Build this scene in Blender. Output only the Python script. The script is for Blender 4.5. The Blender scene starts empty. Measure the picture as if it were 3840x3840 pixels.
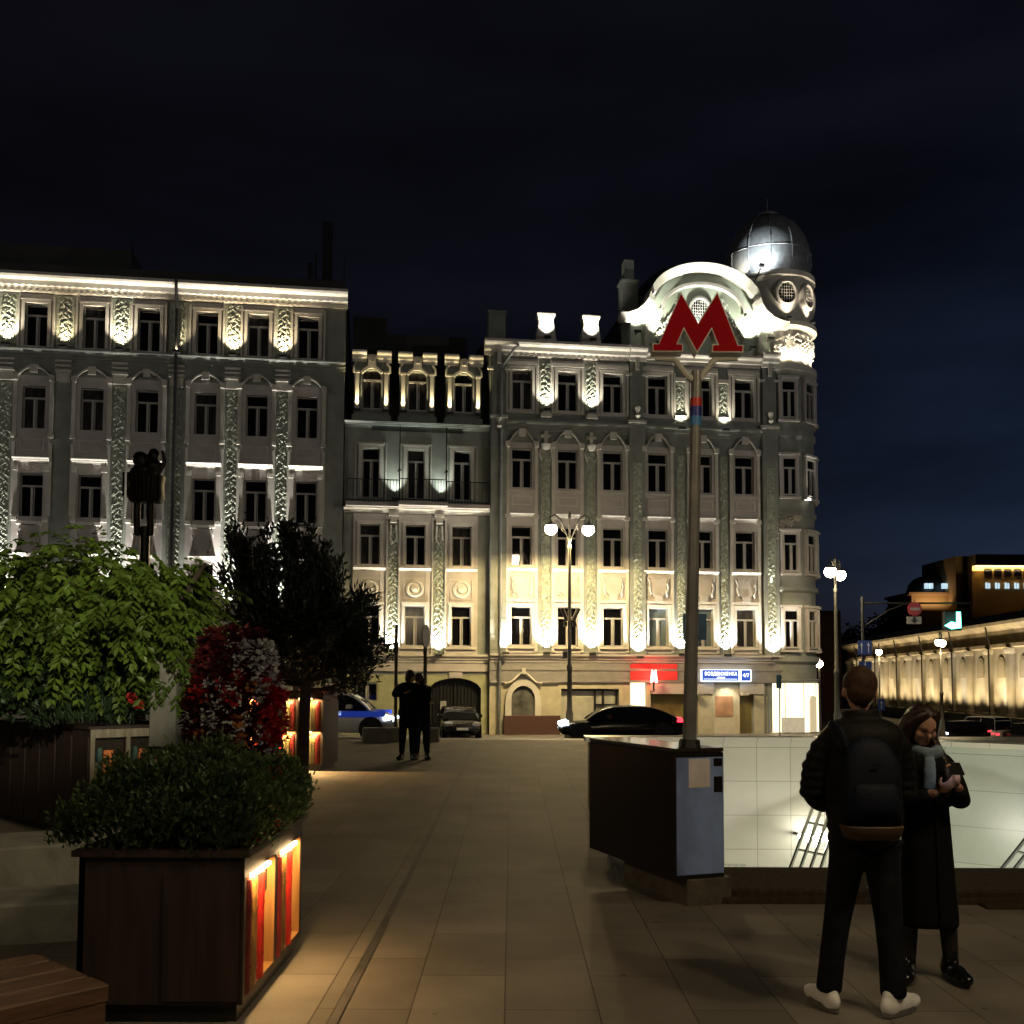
import bpy, bmesh, math, random
import numpy as np
from mathutils import Vector, Matrix
R = math.radians
random.seed(7); rng = np.random.default_rng(7)
sc = bpy.context.scene
COL = sc.collection
SKY_S = 0.10
# ------------------------------------------------------------------ camera
CAMH = 1.72; PITCH = 0.06; ROLL = 0.0039
SH = (2550 - 1920) / 3840 - math.tan(PITCH)
cam_d = bpy.data.cameras.new('camera'); cam = bpy.data.objects.new('camera', cam_d); COL.objects.link(cam)
cam_d.sensor_width = 36; cam_d.lens = 36; cam_d.shift_y = SH; cam_d.clip_end = 3000; cam_d.clip_start = 0.05
CR = Matrix.Rotation(R(90) + PITCH, 4, 'X') @ Matrix.Rotation(ROLL, 4, 'Z')
cam.matrix_world = Matrix.Translation((0, 0, CAMH)) @ CR
sc.camera = cam
def at(u, v, Y):
    """3D point at depth Y seen at photo pixel (u, v) (3840 px frame): used to read positions off the survey"""
    x = (u - 1920) / 3840; y = -(v - 1920) / 3840 + SH
    d = CR.to_3x3() @ Vector((x, y, -1))
    return Vector((0, 0, CAMH)) + d * (Y / d.y)

# ------------------------------------------------------------------ materials
def mat(name, col, rough=0.6, metal=0.0, var=0.25, scale=3.0, bump=0.0, bscale=20.0, emit=None, es=0.0, spec=0.5, trans=0.0, stretch=None):
    m = bpy.data.materials.new(name); m.use_nodes = True
    nt = m.node_tree; b = nt.nodes['Principled BSDF']
    b.inputs['Roughness'].default_value = rough; b.inputs['Metallic'].default_value = metal
    b.inputs['Specular IOR Level'].default_value = spec
    b.inputs['Base Color'].default_value = (*col, 1)
    tc = nt.nodes.new('ShaderNodeTexCoord'); src = tc.outputs['Object']
    if stretch:
        mp = nt.nodes.new('ShaderNodeMapping'); mp.inputs['Scale'].default_value = stretch
        nt.links.new(src, mp.inputs['Vector']); src = mp.outputs[0]
    if var > 0:
        n = nt.nodes.new('ShaderNodeTexNoise'); n.inputs['Scale'].default_value = scale; n.inputs['Detail'].default_value = 6
        nt.links.new(src, n.inputs['Vector'])
        mx = nt.nodes.new('ShaderNodeMix'); mx.data_type = 'RGBA'
        rp = nt.nodes.new('ShaderNodeValToRGB'); rp.color_ramp.elements[0].position = .3; rp.color_ramp.elements[1].position = .7
        nt.links.new(n.outputs['Fac'], rp.inputs[0]); nt.links.new(rp.outputs[0], mx.inputs[0])
        mx.inputs[6].default_value = (*[c * (1 - var) for c in col], 1)
        mx.inputs[7].default_value = (*[min(1, c * (1 + var)) for c in col], 1)
        nt.links.new(mx.outputs[2], b.inputs['Base Color'])
    if bump > 0:
        n2 = nt.nodes.new('ShaderNodeTexNoise'); n2.inputs['Scale'].default_value = bscale; n2.inputs['Detail'].default_value = 5
        nt.links.new(src, n2.inputs['Vector'])
        bp = nt.nodes.new('ShaderNodeBump'); bp.inputs['Strength'].default_value = bump; bp.inputs['Distance'].default_value = .02
        nt.links.new(n2.outputs['Fac'], bp.inputs['Height']); nt.links.new(bp.outputs[0], b.inputs['Normal'])
    if emit:
        b.inputs['Emission Color'].default_value = (*emit, 1); b.inputs['Emission Strength'].default_value = es
    if trans:
        b.inputs['Transmission Weight'].default_value = trans
    return m
M = {}
M['beige'] = mat('beige_plaster', (.50, .465, .44), .75, var=.14, scale=1.2, bump=.15, bscale=8)
M['trim'] = mat('white_trim_plaster', (.60, .57, .51), .7, var=.10, scale=2, bump=.1, bscale=12)
M['green'] = mat('grey_green_plaster', (.25, .265, .238), .75, var=.18, scale=1.5, bump=.2, bscale=10)
M['relief'] = mat('green_relief_stucco', (.36, .39, .32), .75, var=.25, scale=5, bump=.3, bscale=30)
M['frame'] = mat('window_frame_paint', (.44, .42, .39), .5, var=.08)
M['glass'] = mat('dark_window_glass', (.006, .006, .008), .04, var=0, spec=.6)
M['glass_pale'] = mat('curtained_window_glass', (.16, .20, .22), .15, var=.25, scale=1.3, spec=.6)
M['glass_dim'] = mat('curtained_dark_glass', (.045, .042, .04), .12, var=.6, scale=1.4, spec=.6, stretch=(3, 1, .6))
M['roof'] = mat('dark_roof_sheet', (.035, .035, .035), .6, var=.3, scale=.7)
M['granite'] = mat('brown_granite', (.10, .055, .045), .25, var=.4, scale=30)
M['darkgranite'] = mat('dark_granite', (.012, .009, .008), .4, var=.4, scale=40, spec=.2)
M['metal'] = mat('dark_painted_metal', (.02, .02, .02), .4, var=.2, scale=6)
M['iron'] = mat('black_wrought_iron', (.008, .008, .008), .5, var=.2)
M['zinc'] = mat('dome_sheet_metal', (.34, .36, .37), .48, metal=.55, var=.2, scale=4, bump=.1, bscale=3)
M['pipe'] = mat('galvanised_pipe', (.28, .29, .29), .4, metal=.5, var=.2)
M['fixture'] = mat('floodlight_housing', (.03, .03, .03), .4, var=.1)
M['globe'] = mat('lit_lamp_globe', (.8, .75, .65), .3, var=0, emit=(1, .80, .50), es=45)
M['globe_far'] = mat('lit_far_lamp_globe', (.8, .75, .65), .3, var=0, emit=(1, .82, .52), es=45)
M['lamp_post'] = mat('lamp_post_paint', (.10, .095, .08), .45, var=.2, scale=5)
M['concrete'] = mat('pale_concrete', (.34, .34, .30), .8, var=.25, scale=5, bump=.3, bscale=30)
M['wood_dark'] = mat('dark_stained_wood', (.034, .020, .016), .5, var=.4, scale=3, bump=.1, stretch=(6, 6, .7))
M['wood_warm'] = mat('warm_varnished_wood', (.42, .22, .08), .4, var=.3, scale=4, stretch=(5, 5, .6))
M['wood_grey'] = mat('weathered_grey_wood', (.22, .19, .14), .7, var=.3, scale=5, stretch=(6, 6, .8))
M['bench_wood'] = mat('bench_slat_wood', (.13, .068, .04), .55, var=.45, scale=5, stretch=(.8, 6, 6), bump=.2, bscale=20)
M['soil'] = mat('potting_soil', (.02, .014, .01), .95, var=.4, scale=20)
for nm, c in dict(red=(.5, .02, .015), darkred=(.16, .012, .012), gold=(.24, .12, .03), brown=(.13, .06, .03), olive=(.16, .14, .06), orange=(.8, .2, .05), teal=(.05, .10, .09), cream=(.5, .42, .28)).items():
    M['book_' + nm] = mat('book_spine_' + nm, c, .5, var=.45, scale=9, bump=.5, bscale=25, stretch=(3, 3, 1))

# ------------------------------------------------------------------ mesh builder
class MB:
    def __init__(s): s.v = []; s.f = []; s.m = []; s.k = 0; s.T = None
    def add(s, vs, fs):
        n = len(s.v)
        if s.T is not None: vs = [tuple(s.T @ Vector(p)) for p in vs]
        s.v += [tuple(p) for p in vs]; s.f += [tuple(i + n for i in f) for f in fs]; s.m += [s.k] * len(fs)
        return s
    def box(s, x0, x1, y0, y1, z0, z1):
        return s.add([(x0, y0, z0), (x1, y0, z0), (x1, y1, z0), (x0, y1, z0), (x0, y0, z1), (x1, y0, z1), (x1, y1, z1), (x0, y1, z1)],
                     [(3, 2, 1, 0), (4, 5, 6, 7), (0, 1, 5, 4), (1, 2, 6, 5), (2, 3, 7, 6), (3, 0, 4, 7)])
    def bbox(s, x0, x1, y0, y1, z0, z1, b=.01):
        """box with chamfered vertical and top edges"""
        def ring(i, z): return [(x0 + i + b, y0 + i, z), (x1 - i - b, y0 + i, z), (x1 - i, y0 + i + b, z), (x1 - i, y1 - i - b, z), (x1 - i - b, y1 - i, z), (x0 + i + b, y1 - i, z), (x0 + i, y1 - i - b, z), (x0 + i, y0 + i + b, z)]
        return s.loft([ring(0, z0), ring(0, z1 - b), ring(b * .8, z1)], True)
    def loft(s, rings, cap=False, closed=True):
        n = len(rings[0]); vs = [p for r in rings for p in r]; fs = []
        for i in range(len(rings) - 1):
            for j in range(n if closed else n - 1):
                a = i * n + j; b = i * n + (j + 1) % n
                fs.append((a, b, b + n, a + n))
        if cap: fs.append(tuple(range(n - 1, -1, -1))); fs.append(tuple(range((len(rings) - 1) * n, len(rings) * n)))
        return s.add(vs, fs)
    def tube(s, pts, r, n=8, cap=True):
        pts = [Vector(p) for p in pts]; rs = r if isinstance(r, (list, tuple)) else [r] * len(pts); rings = []
        for i, p in enumerate(pts):
            d = (pts[min(i + 1, len(pts) - 1)] - pts[max(i - 1, 0)]).normalized()
            a = Vector((0, 0, 1)) if abs(d.z) < .95 else Vector((1, 0, 0))
            e1 = d.cross(a).normalized(); e2 = d.cross(e1)
            rings.append([tuple(p + (e1 * math.cos(2 * math.pi * k / n) + e2 * math.sin(2 * math.pi * k / n)) * rs[i]) for k in range(n)])
        return s.loft(rings, cap)
    def lathe(s, prof, n=16, c=(0, 0, 0), cap=True, a0=0, a1=2 * math.pi):
        full = abs(a1 - a0 - 2 * math.pi) < 1e-6; k = n if full else n + 1
        rings = [[(c[0] + r * math.cos(a0 + (a1 - a0) * j / n), c[1] + r * math.sin(a0 + (a1 - a0) * j / n), c[2] + z) for j in range(k)] for r, z in prof]
        return s.loft(rings, cap and full, full)
    def prism(s, poly, y0, y1):
        """poly in (x, z), extruded along y from y0 (front) to y1"""
        n = len(poly); vs = [(x, y0, z) for x, z in poly] + [(x, y1, z) for x, z in poly]
        a = sum(poly[i][0] * poly[(i + 1) % n][1] - poly[(i + 1) % n][0] * poly[i][1] for i in range(n))
        fr = tuple(range(n)); bk = tuple(range(2 * n - 1, n - 1, -1))
        fs = [fr, bk] + [(i, i + n, (i + 1) % n + n, (i + 1) % n) for i in range(n)]
        if a < 0: fs = [tuple(reversed(f)) for f in fs]
        return s.add(vs, fs)
    def mould(s, x0, x1, prof):
        """profile of (y, z) points extruded along x"""
        n = len(prof); vs = [(x0, y, z) for y, z in prof] + [(x1, y, z) for y, z in prof]
        return s.add(vs, [(i, (i + 1) % n, (i + 1) % n + n, i + n) for i in range(n)] + [tuple(range(n - 1, -1, -1)), tuple(range(n, 2 * n))])
    def panel(s, x0, x1, z0, z1, y, holes, depth, edge=0):
        """vertical sheet with rectangular holes (x0,x1,z0,z1) and reveals going in by depth"""
        xs = sorted({x0, x1} | {h[0] for h in holes} | {h[1] for h in holes}); zs = sorted({z0, z1} | {h[2] for h in holes} | {h[3] for h in holes})
        xs = [x for x in xs if x0 <= x <= x1]; zs = [z for z in zs if z0 <= z <= z1]
        for i in range(len(xs) - 1):
            for j in range(len(zs) - 1):
                cx = (xs[i] + xs[i + 1]) / 2; cz = (zs[j] + zs[j + 1]) / 2
                if any(h[0] < cx < h[1] and h[2] < cz < h[3] for h in holes): continue
                s.add([(xs[i], y, zs[j]), (xs[i + 1], y, zs[j]), (xs[i + 1], y, zs[j + 1]), (xs[i], y, zs[j + 1])], [(0, 1, 2, 3)])
        for a, b, c, d in holes:
            e = y + depth
            s.add([(a, y, c), (b, y, c), (b, y, d), (a, y, d), (a, e, c), (b, e, c), (b, e, d), (a, e, d)], [(0, 1, 5, 4), (1, 2, 6, 5), (2, 3, 7, 6), (3, 0, 4, 7)])
        if edge:
            e = y + edge
            s.add([(x0, y, z0), (x1, y, z0), (x1, y, z1), (x0, y, z1), (x0, e, z0), (x1, e, z0), (x1, e, z1), (x0, e, z1)], [(0, 4, 5, 1), (1, 5, 6, 2), (2, 6, 7, 3), (3, 7, 4, 0)])
        return s
    def relief(s, x0, x1, z0, z1, y, amp=.06, cell=.085):
        """carved foliage: a jagged height field"""
        w = x1 - x0; L = z1 - z0; cell = .042; nx = max(5, int(w / cell)); nz = max(5, int(L / cell)); vs = []; fs = []; per = random.uniform(.44, .52); ph = random.uniform(0, 6)
        lv = []
        z = -.1; q = 1
        while z < L + .1:
            lv.append((q * w * random.uniform(.17, .25), z, random.uniform(.5, 1.0) * q, random.uniform(.13, .18), random.uniform(.055, .08), random.uniform(.75, 1.1))); q = -q; z += random.uniform(.10, .16)
            if random.random() < .3: lv.append((random.uniform(-.3, .3) * w, z, random.uniform(-3, 3), .07, .06, 1.1))
        for j in range(nz + 1):
            zz = L * j / nz; near = [l for l in lv if abs(l[1] - zz) < .26]
            for i in range(nx + 1):
                xx = -w / 2 + w * i / nx; h = .12 * random.random()
                d = abs(xx - .16 * w * math.sin(2 * math.pi * zz / per + ph)); h = max(h, .7 * max(0, 1 - (d / .045) ** 2))
                for lx, lz, an, la, lb_, lh in near:
                    u = (xx - lx) * math.cos(an) + (zz - lz) * math.sin(an); v = -(xx - lx) * math.sin(an) + (zz - lz) * math.cos(an)
                    e = (v / la) ** 2 + (u / lb_) ** 2
                    if e < 1: h = max(h, lh * (1 - e) ** .5 * (1 - .45 * max(0, 1 - abs(u) / .02)) * (.8 + .2 * math.cos(v * 60)))
                if i in (0, nx) or j in (0, nz): h = 0
                vs.append((x0 + w / 2 + xx, y - amp * h, z0 + zz))
        for j in range(nz):
            for i in range(nx):
                a = j * (nx + 1) + i; fs.append((a, a + 1, a + nx + 2, a + nx + 1))
        return s.add(vs, fs)
    def build(s, name, mats, parent=None, off=(0, 0, 0), smooth=False, loc=None, auto=None):
        me = bpy.data.meshes.new(name)
        me.from_pydata([(a - off[0], b - off[1], c - off[2]) for a, b, c in s.v], [], s.f)
        ms = mats if isinstance(mats, (list, tuple)) else [mats]
        for m_ in ms: me.materials.append(M[m_] if isinstance(m_, str) else m_)
        if len(ms) > 1: me.polygons.foreach_set('material_index', s.m)
        if smooth: me.polygons.foreach_set('use_smooth', [True] * len(s.f))
        me.update()
        if auto: me.set_sharp_from_angle(angle=R(auto))
        o = bpy.data.objects.new(name, me); COL.objects.link(o)
        if parent: o.parent = parent
        if loc is not None: o.location = loc
        return o
def tag(o, label=None, cat=None, group=None, kind=None):
    if label: o['label'] = label
    if cat: o['category'] = cat
    if group: o['group'] = group
    if kind: o['kind'] = kind
    return o
def empty(name, loc=(0, 0, 0), rz=0, label=None, cat=None, group=None):
    o = bpy.data.objects.new(name, None); COL.objects.link(o); o.location = loc; o.rotation_euler = (0, 0, rz); o.empty_display_size = .2
    return tag(o, label, cat, group)
def dup(root, loc=None, rz=None, label=None, group=None):
    def cp(o, par):
        c = o.copy(); COL.objects.link(c)
        if par: c.parent = par
        for ch in [x for x in bpy.data.objects if x.parent == o]: cp(ch, c)
        return c
    c = cp(root, None)
    if loc is not None: c.location = loc
    if rz is not None: c.rotation_euler = (0, 0, rz)
    if label: c['label'] = label
    if group: c['group'] = group
    return c
def spot(loc, target, W, col=(1, .85, .62), size=70, blend=.9, parent=None, off=(0, 0, 0), rad=.04):
    l = bpy.data.lights.new('spot_beam', 'SPOT'); l.energy = W; l.color = col; l.spot_size = R(size); l.spot_blend = blend; l.shadow_soft_size = rad
    o = bpy.data.objects.new('spot_beam', l); COL.objects.link(o)
    a = Vector(loc) - Vector(off); b = Vector(target) - Vector(off)
    o.location = a; o.rotation_euler = (b - a).to_track_quat('-Z', 'Y').to_euler()
    if parent: o.parent = parent
    return o
def point(loc, W, col=(1, .85, .62), rad=.1, parent=None, off=(0, 0, 0)):
    l = bpy.data.lights.new('lamp_light', 'POINT'); l.energy = W; l.color = col; l.shadow_soft_size = rad
    o = bpy.data.objects.new('lamp_light', l); COL.objects.link(o); o.location = Vector(loc) - Vector(off)
    if parent: o.parent = parent
    return o
def area(loc, target, W, col, sx, sy, parent=None, off=(0, 0, 0)):
    l = bpy.data.lights.new('lamp_panel', 'AREA'); l.energy = W; l.color = col; l.shape = 'RECTANGLE'; l.size = sx; l.size_y = sy
    o = bpy.data.objects.new('lamp_panel', l); COL.objects.link(o)
    a = Vector(loc) - Vector(off); b = Vector(target) - Vector(off)
    o.location = a; o.rotation_euler = (b - a).to_track_quat('-Z', 'Y').to_euler()
    if parent: o.parent = parent
    return o
def text(s, name, size, m, parent, loc, rot=(R(90), 0, 0), ext=.004, sx=1):
    c = bpy.data.curves.new(name, 'FONT'); c.body = s; c.size = size; c.extrude = ext; c.align_x = 'CENTER'; c.align_y = 'CENTER'; c.resolution_u = 3
    t = bpy.data.objects.new('tmp', c); COL.objects.link(t); bpy.context.view_layer.update()
    me = bpy.data.meshes.new_from_object(t.evaluated_get(bpy.context.evaluated_depsgraph_get())); bpy.data.objects.remove(t)
    me.materials.clear(); me.materials.append(M[m] if isinstance(m, str) else m)
    o = bpy.data.objects.new(name, me); COL.objects.link(o); o.location = loc; o.rotation_euler = rot; o.scale = (sx, 1, 1)
    if parent: o.parent = parent
    return o
#--SPLIT--
# ------------------------------------------------------------------ facade frame
FT = math.atan(.141)
def FW(s, d, z=0):       # facade coords -> world
    return Vector((s * math.cos(FT) - d * math.sin(FT), 50 + s * math.sin(FT) + d * math.cos(FT), z))
WARM = (1, .80, .52); NEUT = (1, .95, .86); COOL = (.93, 1, .88)
def floodlight(root, off, s, z, W, col, d=-.30, size=75, up=4.0, lean=.10, fix=True):
    W = W * 2.6
    if fix:
        b = MB(); b.box(s - .17, s + .17, d - .09, d + .05, z - .14, z - .03); b.box(s - .03, s + .03, d + .05, -.0, z - .12, z - .07)
        b.build('floodlight', 'fixture', root, off)
    spot((s, d, z), (s, d + lean, z + up), W, col, size, .9, root, off)
_wcache = {}
def window(root, off, c, z0, w, h, y=.16, pane='glass', arch=False, tr=.70):
    key = (round(w, 2), round(h, 2), arch, tr)
    if key not in _wcache:
        b = MB(); t = .045
        b.box(-w / 2, -w / 2 + t, -.05, .05, 0, h); b.box(w / 2 - t, w / 2, -.05, .05, 0, h)
        b.box(-w / 2 + t, w / 2 - t, -.05, .05, 0, t); b.box(-w / 2 + t, w / 2 - t, -.05, .05, h - t, h)
        zt = h * tr; b.box(-w / 2 + t, w / 2 - t, -.07, .05, zt, zt + .09); b.box(-.05, .05, -.065, .05, t, zt)
        b.box(-w / 2 - .03, w / 2 + .03, -.16, -.05, -.04, 0)
        for q in (-1, 1): b.box(q * (w / 4 + .02) - (w / 4 - .06), q * (w / 4 + .02) - (w / 4 - .06) + .03, -.03, .02, t, zt); 
        g = MB(); g.add([(-w / 2, .03, 0), (w / 2, .03, 0), (w / 2, .03, h), (-w / 2, .03, h)], [(0, 1, 2, 3)])
        o = b.build('window', 'frame'); p = g.build('pane', 'glass', o)
        _wcache[key] = (o.data, p.data); bpy.data.objects.remove(p); bpy.data.objects.remove(o)
    fd, gd = _wcache[key]
    o = bpy.data.objects.new('window', fd); COL.objects.link(o); o.parent = root; o.location = Vector((c, y, z0)) - Vector(off)
    if pane == 'glass' and random.random() < .22: pane = 'glass_dim'
    if pane != 'glass':
        gd = gd.copy(); gd.materials[0] = M[pane]
    p = bpy.data.objects.new('pane', gd); COL.objects.link(p); p.parent = o
    return o
CORN = lambda y0, z0, h, p: [(y0, z0), (y0 - p * .25, z0), (y0 - p * .3, z0 + h * .25), (y0 - p * .55, z0 + h * .35), (y0 - p * .6, z0 + h * .6), (y0 - p * .92, z0 + h * .7), (y0 - p, z0 + h * .82), (y0 - p, z0 + h), (y0, z0 + h)]
def surround(b, c, z0, w, h, y, t=.13, p=.06):
    b.box(c - w / 2 - t, c - w / 2, y - p, y, z0, z0 + h); b.box(c + w / 2, c + w / 2 + t, y - p, y, z0, z0 + h)
    b.box(c - w / 2 - t, c + w / 2 + t, y - p, y, z0 + h, z0 + h + t); b.box(c - w / 2 - t - .05, c + w / 2 + t + .05, y - p - .012, y, z0 + h + t, z0 + h + t + .06)
def arch_hood(b, c, hw, z0, z1, y, p=.16):
    """eyebrow hood: shoulders at z0, crown at z1"""
    n = 12; top = []; bot = []
    for i in range(n + 1):
        x = -hw + 2 * hw * i / n; e = max(0, 1 - (abs(x) / hw / .8) ** 2) ** .8 if abs(x) < hw * .8 else 0
        top.append((c + x, z0 + .10 + (z1 - z0) * e)); bot.append((c + x, z0 + (z1 - z0) * e))
    b.prism(bot + top[::-1], y - p, y)
    b.box(c - .17, c + .17, y - p - .07, y - p - .001, z1 - .26, z1 + .12)
    for q in (-1, 1): b.box(c + q * hw - .11, c + q * hw + .11, y - p - .06, y, z0 - .22, z0 + .04)
def frame_panel(b, c, z0, z1, hw, y):
    for a, bb, cc, d in ((c - hw, c + hw, z0, z0 + .05), (c - hw, c + hw, z1 - .05, z1), (c - hw, c - hw + .05, z0 + .05, z1 - .05), (c + hw - .05, c + hw, z0 + .05, z1 - .05)): b.box(a, bb, y - .035, y, cc, d)
def hood(b, c, hw, z, y, p=.26, h=.24): b.mould(c - hw, c + hw, CORN(y, z, h, p))
def shield(b, c, z0, z1, hw, y):
    zc = (z0 + z1) / 2; h = z1 - z0
    prof = [(-.8, .5), (-.55, .42), (-.3, .5), (0, .4), (.3, .5), (.55, .42), (.8, .5), (.72, .1), (.62, -.3), (.35, -.46), (0, -.5), (-.35, -.46), (-.62, -.3), (-.72, .1)]
    b.prism([(c + x * hw, zc + z * h) for x, z in prof], y - .09, y)
    for q in (-1, 1): b.tube([(c + q * hw * .95, y - .06, z1 - .05), (c + q * hw * .78, y - .1, z1 - .3), (c + q * hw * .86, y - .08, zc), (c + q * hw * .7, y - .09, zc - .3), (c + q * hw * .8, y - .05, z0 + .04)], .055, 6)
    b.box(c - .2, c + .2, y - .13, y - .0905, z0 - .16, z0 + .12)

# ---------------------------------------------------------------- left building
def build_left():
    off = (-16.5, 0, -1.0); rt = empty('apartment_house', FW(-16.5, 0, -1.0), FT, 'long pale stucco house with lit cornice, left of the narrow house with dormers', 'building')
    S0, S1 = -27.5, -8.25
    cols = [-25.0, -22.45, -19.87, -17.4, -14.73, -12.35, -10.0]; w = 1.02
    rows = [(17.17, 2.02), (13.27, 2.0), (9.15, 2.0), (5.1, 2.0)]
    holes = [(c - w / 2, c + w / 2, z, z + h) for c in cols for z, h in rows]
    holes += [(c - .55, c + .55, .2, 2.0) for c in cols]
    b = MB(); b.panel(S0, S1, -1.2, 20.5, 0, holes, .3)
    b.add([(S1, 0, -1.2), (S1, 14, -1.2), (S1, 14, 20.5), (S1, 0, 20.5)], [(0, 1, 2, 3)]); b.add([(S0, 0, -1.2), (S0, 14, -1.2), (S0, 14, 20.5), (S0, 0, 20.5)], [(3, 2, 1, 0)])
    b.build('wall', 'green', rt, off)
    for i, c in enumerate(cols):
        hb = .80; bb = MB(); tr = MB()
        H = [(c - w / 2, c + w / 2, z, z + h) for z, h in rows]
        bb.panel(c - hb + .06, c + hb - .06, 16.98, 19.62, -.05, [H[0]], .06, .05)
        bb.panel(c - hb, c + hb, 3.4, 15.75, -.07, H[1:], .08, .07)
        surround(tr, c, 17.17, w, 2.02, -.05, .14, .07); tr.box(c - w / 2 - .30, c - w / 2 - .22, -.13, -.05, 17.0, 19.5); tr.box(c + w / 2 + .22, c + w / 2 + .30, -.13, -.05, 17.0, 19.5)
        arch_hood(tr, c, hb, 15.72, 16.12, -.07, .12)
        # row 2 side strips and shoulders
        for q in (-1, 1):
            tr.box(c + q * hb - .09, c + q * hb + .09, -.13, -.07, 12.9, 15.5)
            tr.box(c + q * hb - .12, c + q * hb + .12, -.2, -.07, 12.82, 12.98)
            tr.box(c + q * hb - .08, c + q * hb + .08, -.12, -.07, 9.2, 12.6)
            tr.box(c + q * (w / 2 + .16) - .12, c + q * (w / 2 + .16) + .12, -.17, -.07, 11.30, 11.48)
            tr.box(c + q * (w / 2 + .14) - .07, c + q * (w / 2 + .14) + .07, -.13, -.07, 9.0, 11.30)
            tr.box(c + q * (w / 2 + .18) - .13, c + q * (w / 2 + .18) + .13, -.2, -.07, 8.95, 9.12)
        frame_panel(tr, c, 12.22, 12.78, .52, -.07)
        hood(tr, c, hb, 11.68, -.07, .28, .22)
        tr.box(c - w / 2 - .05, c + w / 2 + .05, -.26, -.07, 8.78, 8.92)
        shield(bb, c, 7.6, 8.5, .5, -.07); hood(tr, c, .62, 7.3, -.07, .26, .16)
        for z, h in rows: window(rt, off, c, z, w, h)
        window(rt, off, c, .2, 1.1, 1.8)
        bb.build('window_bay', 'beige', rt, off); tr.build('window_trim', 'trim', rt, off)
    pls = [(-24.07, -23.31), (-21.64, -20.69), (-19.06, -18.22), (-16.59, -15.56), (-13.87, -13.11), (-11.54, -10.78)]
    for i, (a, c) in enumerate(pls):
        m = (a + c) / 2; hw = .36; rl = MB(); tr = MB()
        rl.relief(m - .40, m + .40, 17.25, 19.6, -.02, .09, .10)
        if i != 1: rl.relief(m - .27, m + .27, 5.0, 15.4, -.02, .08, .09)
        for z, hh in ((16.42, .10), (16.20, .09), (15.95, .12)): tr.box(m - .36, m + .36, -.2, -.002, z, z + hh)
        tr.box(m - .31, m + .31, -.13, -.002, 15.5, 15.93)
        rl.build('carved_pilaster', 'relief', rt, off); tr.build('pilaster_capital', 'trim', rt, off)
    co = MB(); co.mould(S0, S1 + .12, CORN(0, 19.68, .80, .62))
    for k in range(int((S1 - S0) / .28)): co.box(S0 + k * .28, S0 + k * .28 + .14, -.26, -.2, 19.70, 19.84)
    co2 = MB(); co2.mould(S0, S1 + .05, CORN(-.002, 16.62, .42, .30)); co2.build('string_course', 'green', rt, off); co2 = MB(); co2.mould(S0, S1 + .03, CORN(-.002, 2.5, .35, .3)); co2.build('string_course', 'trim', rt, off)
    for k in range(60): co.box(S0 + .1 + k * .32, S0 + .24 + k * .32, -.34, -.27, 19.93, 20.02)
    co.build('cornice', 'trim', rt, off)
    ro = MB(); ro.add([(S0, -.55, 20.49), (S1 + .1, -.55, 20.49), (S1 + .1, 6, 21.0), (S0, 6, 21.0), (S0, 14, 20.49), (S1 + .1, 14, 20.49)], [(0, 1, 2, 3), (3, 2, 5, 4)])
    ro.box(S0, S1, -.35, -.25, 20.5, 20.95); ro.box(S0, -18.6, 1.5, 12, 20.6, 22.6); ro.box(-18.5, S1 - .5, 2.5, 11, 20.6, 21.4)
    ro.build('roof', 'roof', rt, off)
    pp = MB(); pp.tube([(-16.1, -.62, 20.5), (-16.1, -.62, 20.1), (-16.1, -.28, 19.2), (-16.1, -.28, -1)], .075, 8); pp.build('drainpipe', 'metal', rt, off)
    an = MB(); an.box(-10.3, -8.9, 2, 3.2, 21.2, 21.9); an.tube([(-9.84, 2.5, 21.8), (-9.84, 2.5, 23.4)], .05); an.box(-9.5, -9.0, 2.2, 2.7, 21.9, 25.0); an.tube([(-8.4, 2.5, 20.8), (-8.4, 2.5, 23.2)], .03); an.tube([(-10.1, 2.5, 21.9), (-10.1, 2.5, 22.9)], .12)
    an.build('rooftop_antenna', 'metal', rt, off)
    an = MB(); an.tube([(-18.9, 3, 22.6), (-18.9, 3, 23.4)], .02); an.tube([(-18.6, 1.5, 21), (-18.6, 1.5, 22.9)], .03); an.build('aerial', 'metal', rt, off)
    for (a, c), W in zip(pls, (210, 80, 210, 175, 190, 150)):
        floodlight(rt, off, (a + c) / 2, 17.2, W, WARM if W < 200 else (1, .88, .66), -.34, 96, 2.6, .13)
    for (a, c), W in zip(pls, (1100, 60, 1100, 360, 1900, 2500)):
        floodlight(rt, off, (a + c) / 2, 4.6, W, NEUT, -.45, 55, 12, .25)
    return rt
build_left()

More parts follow.
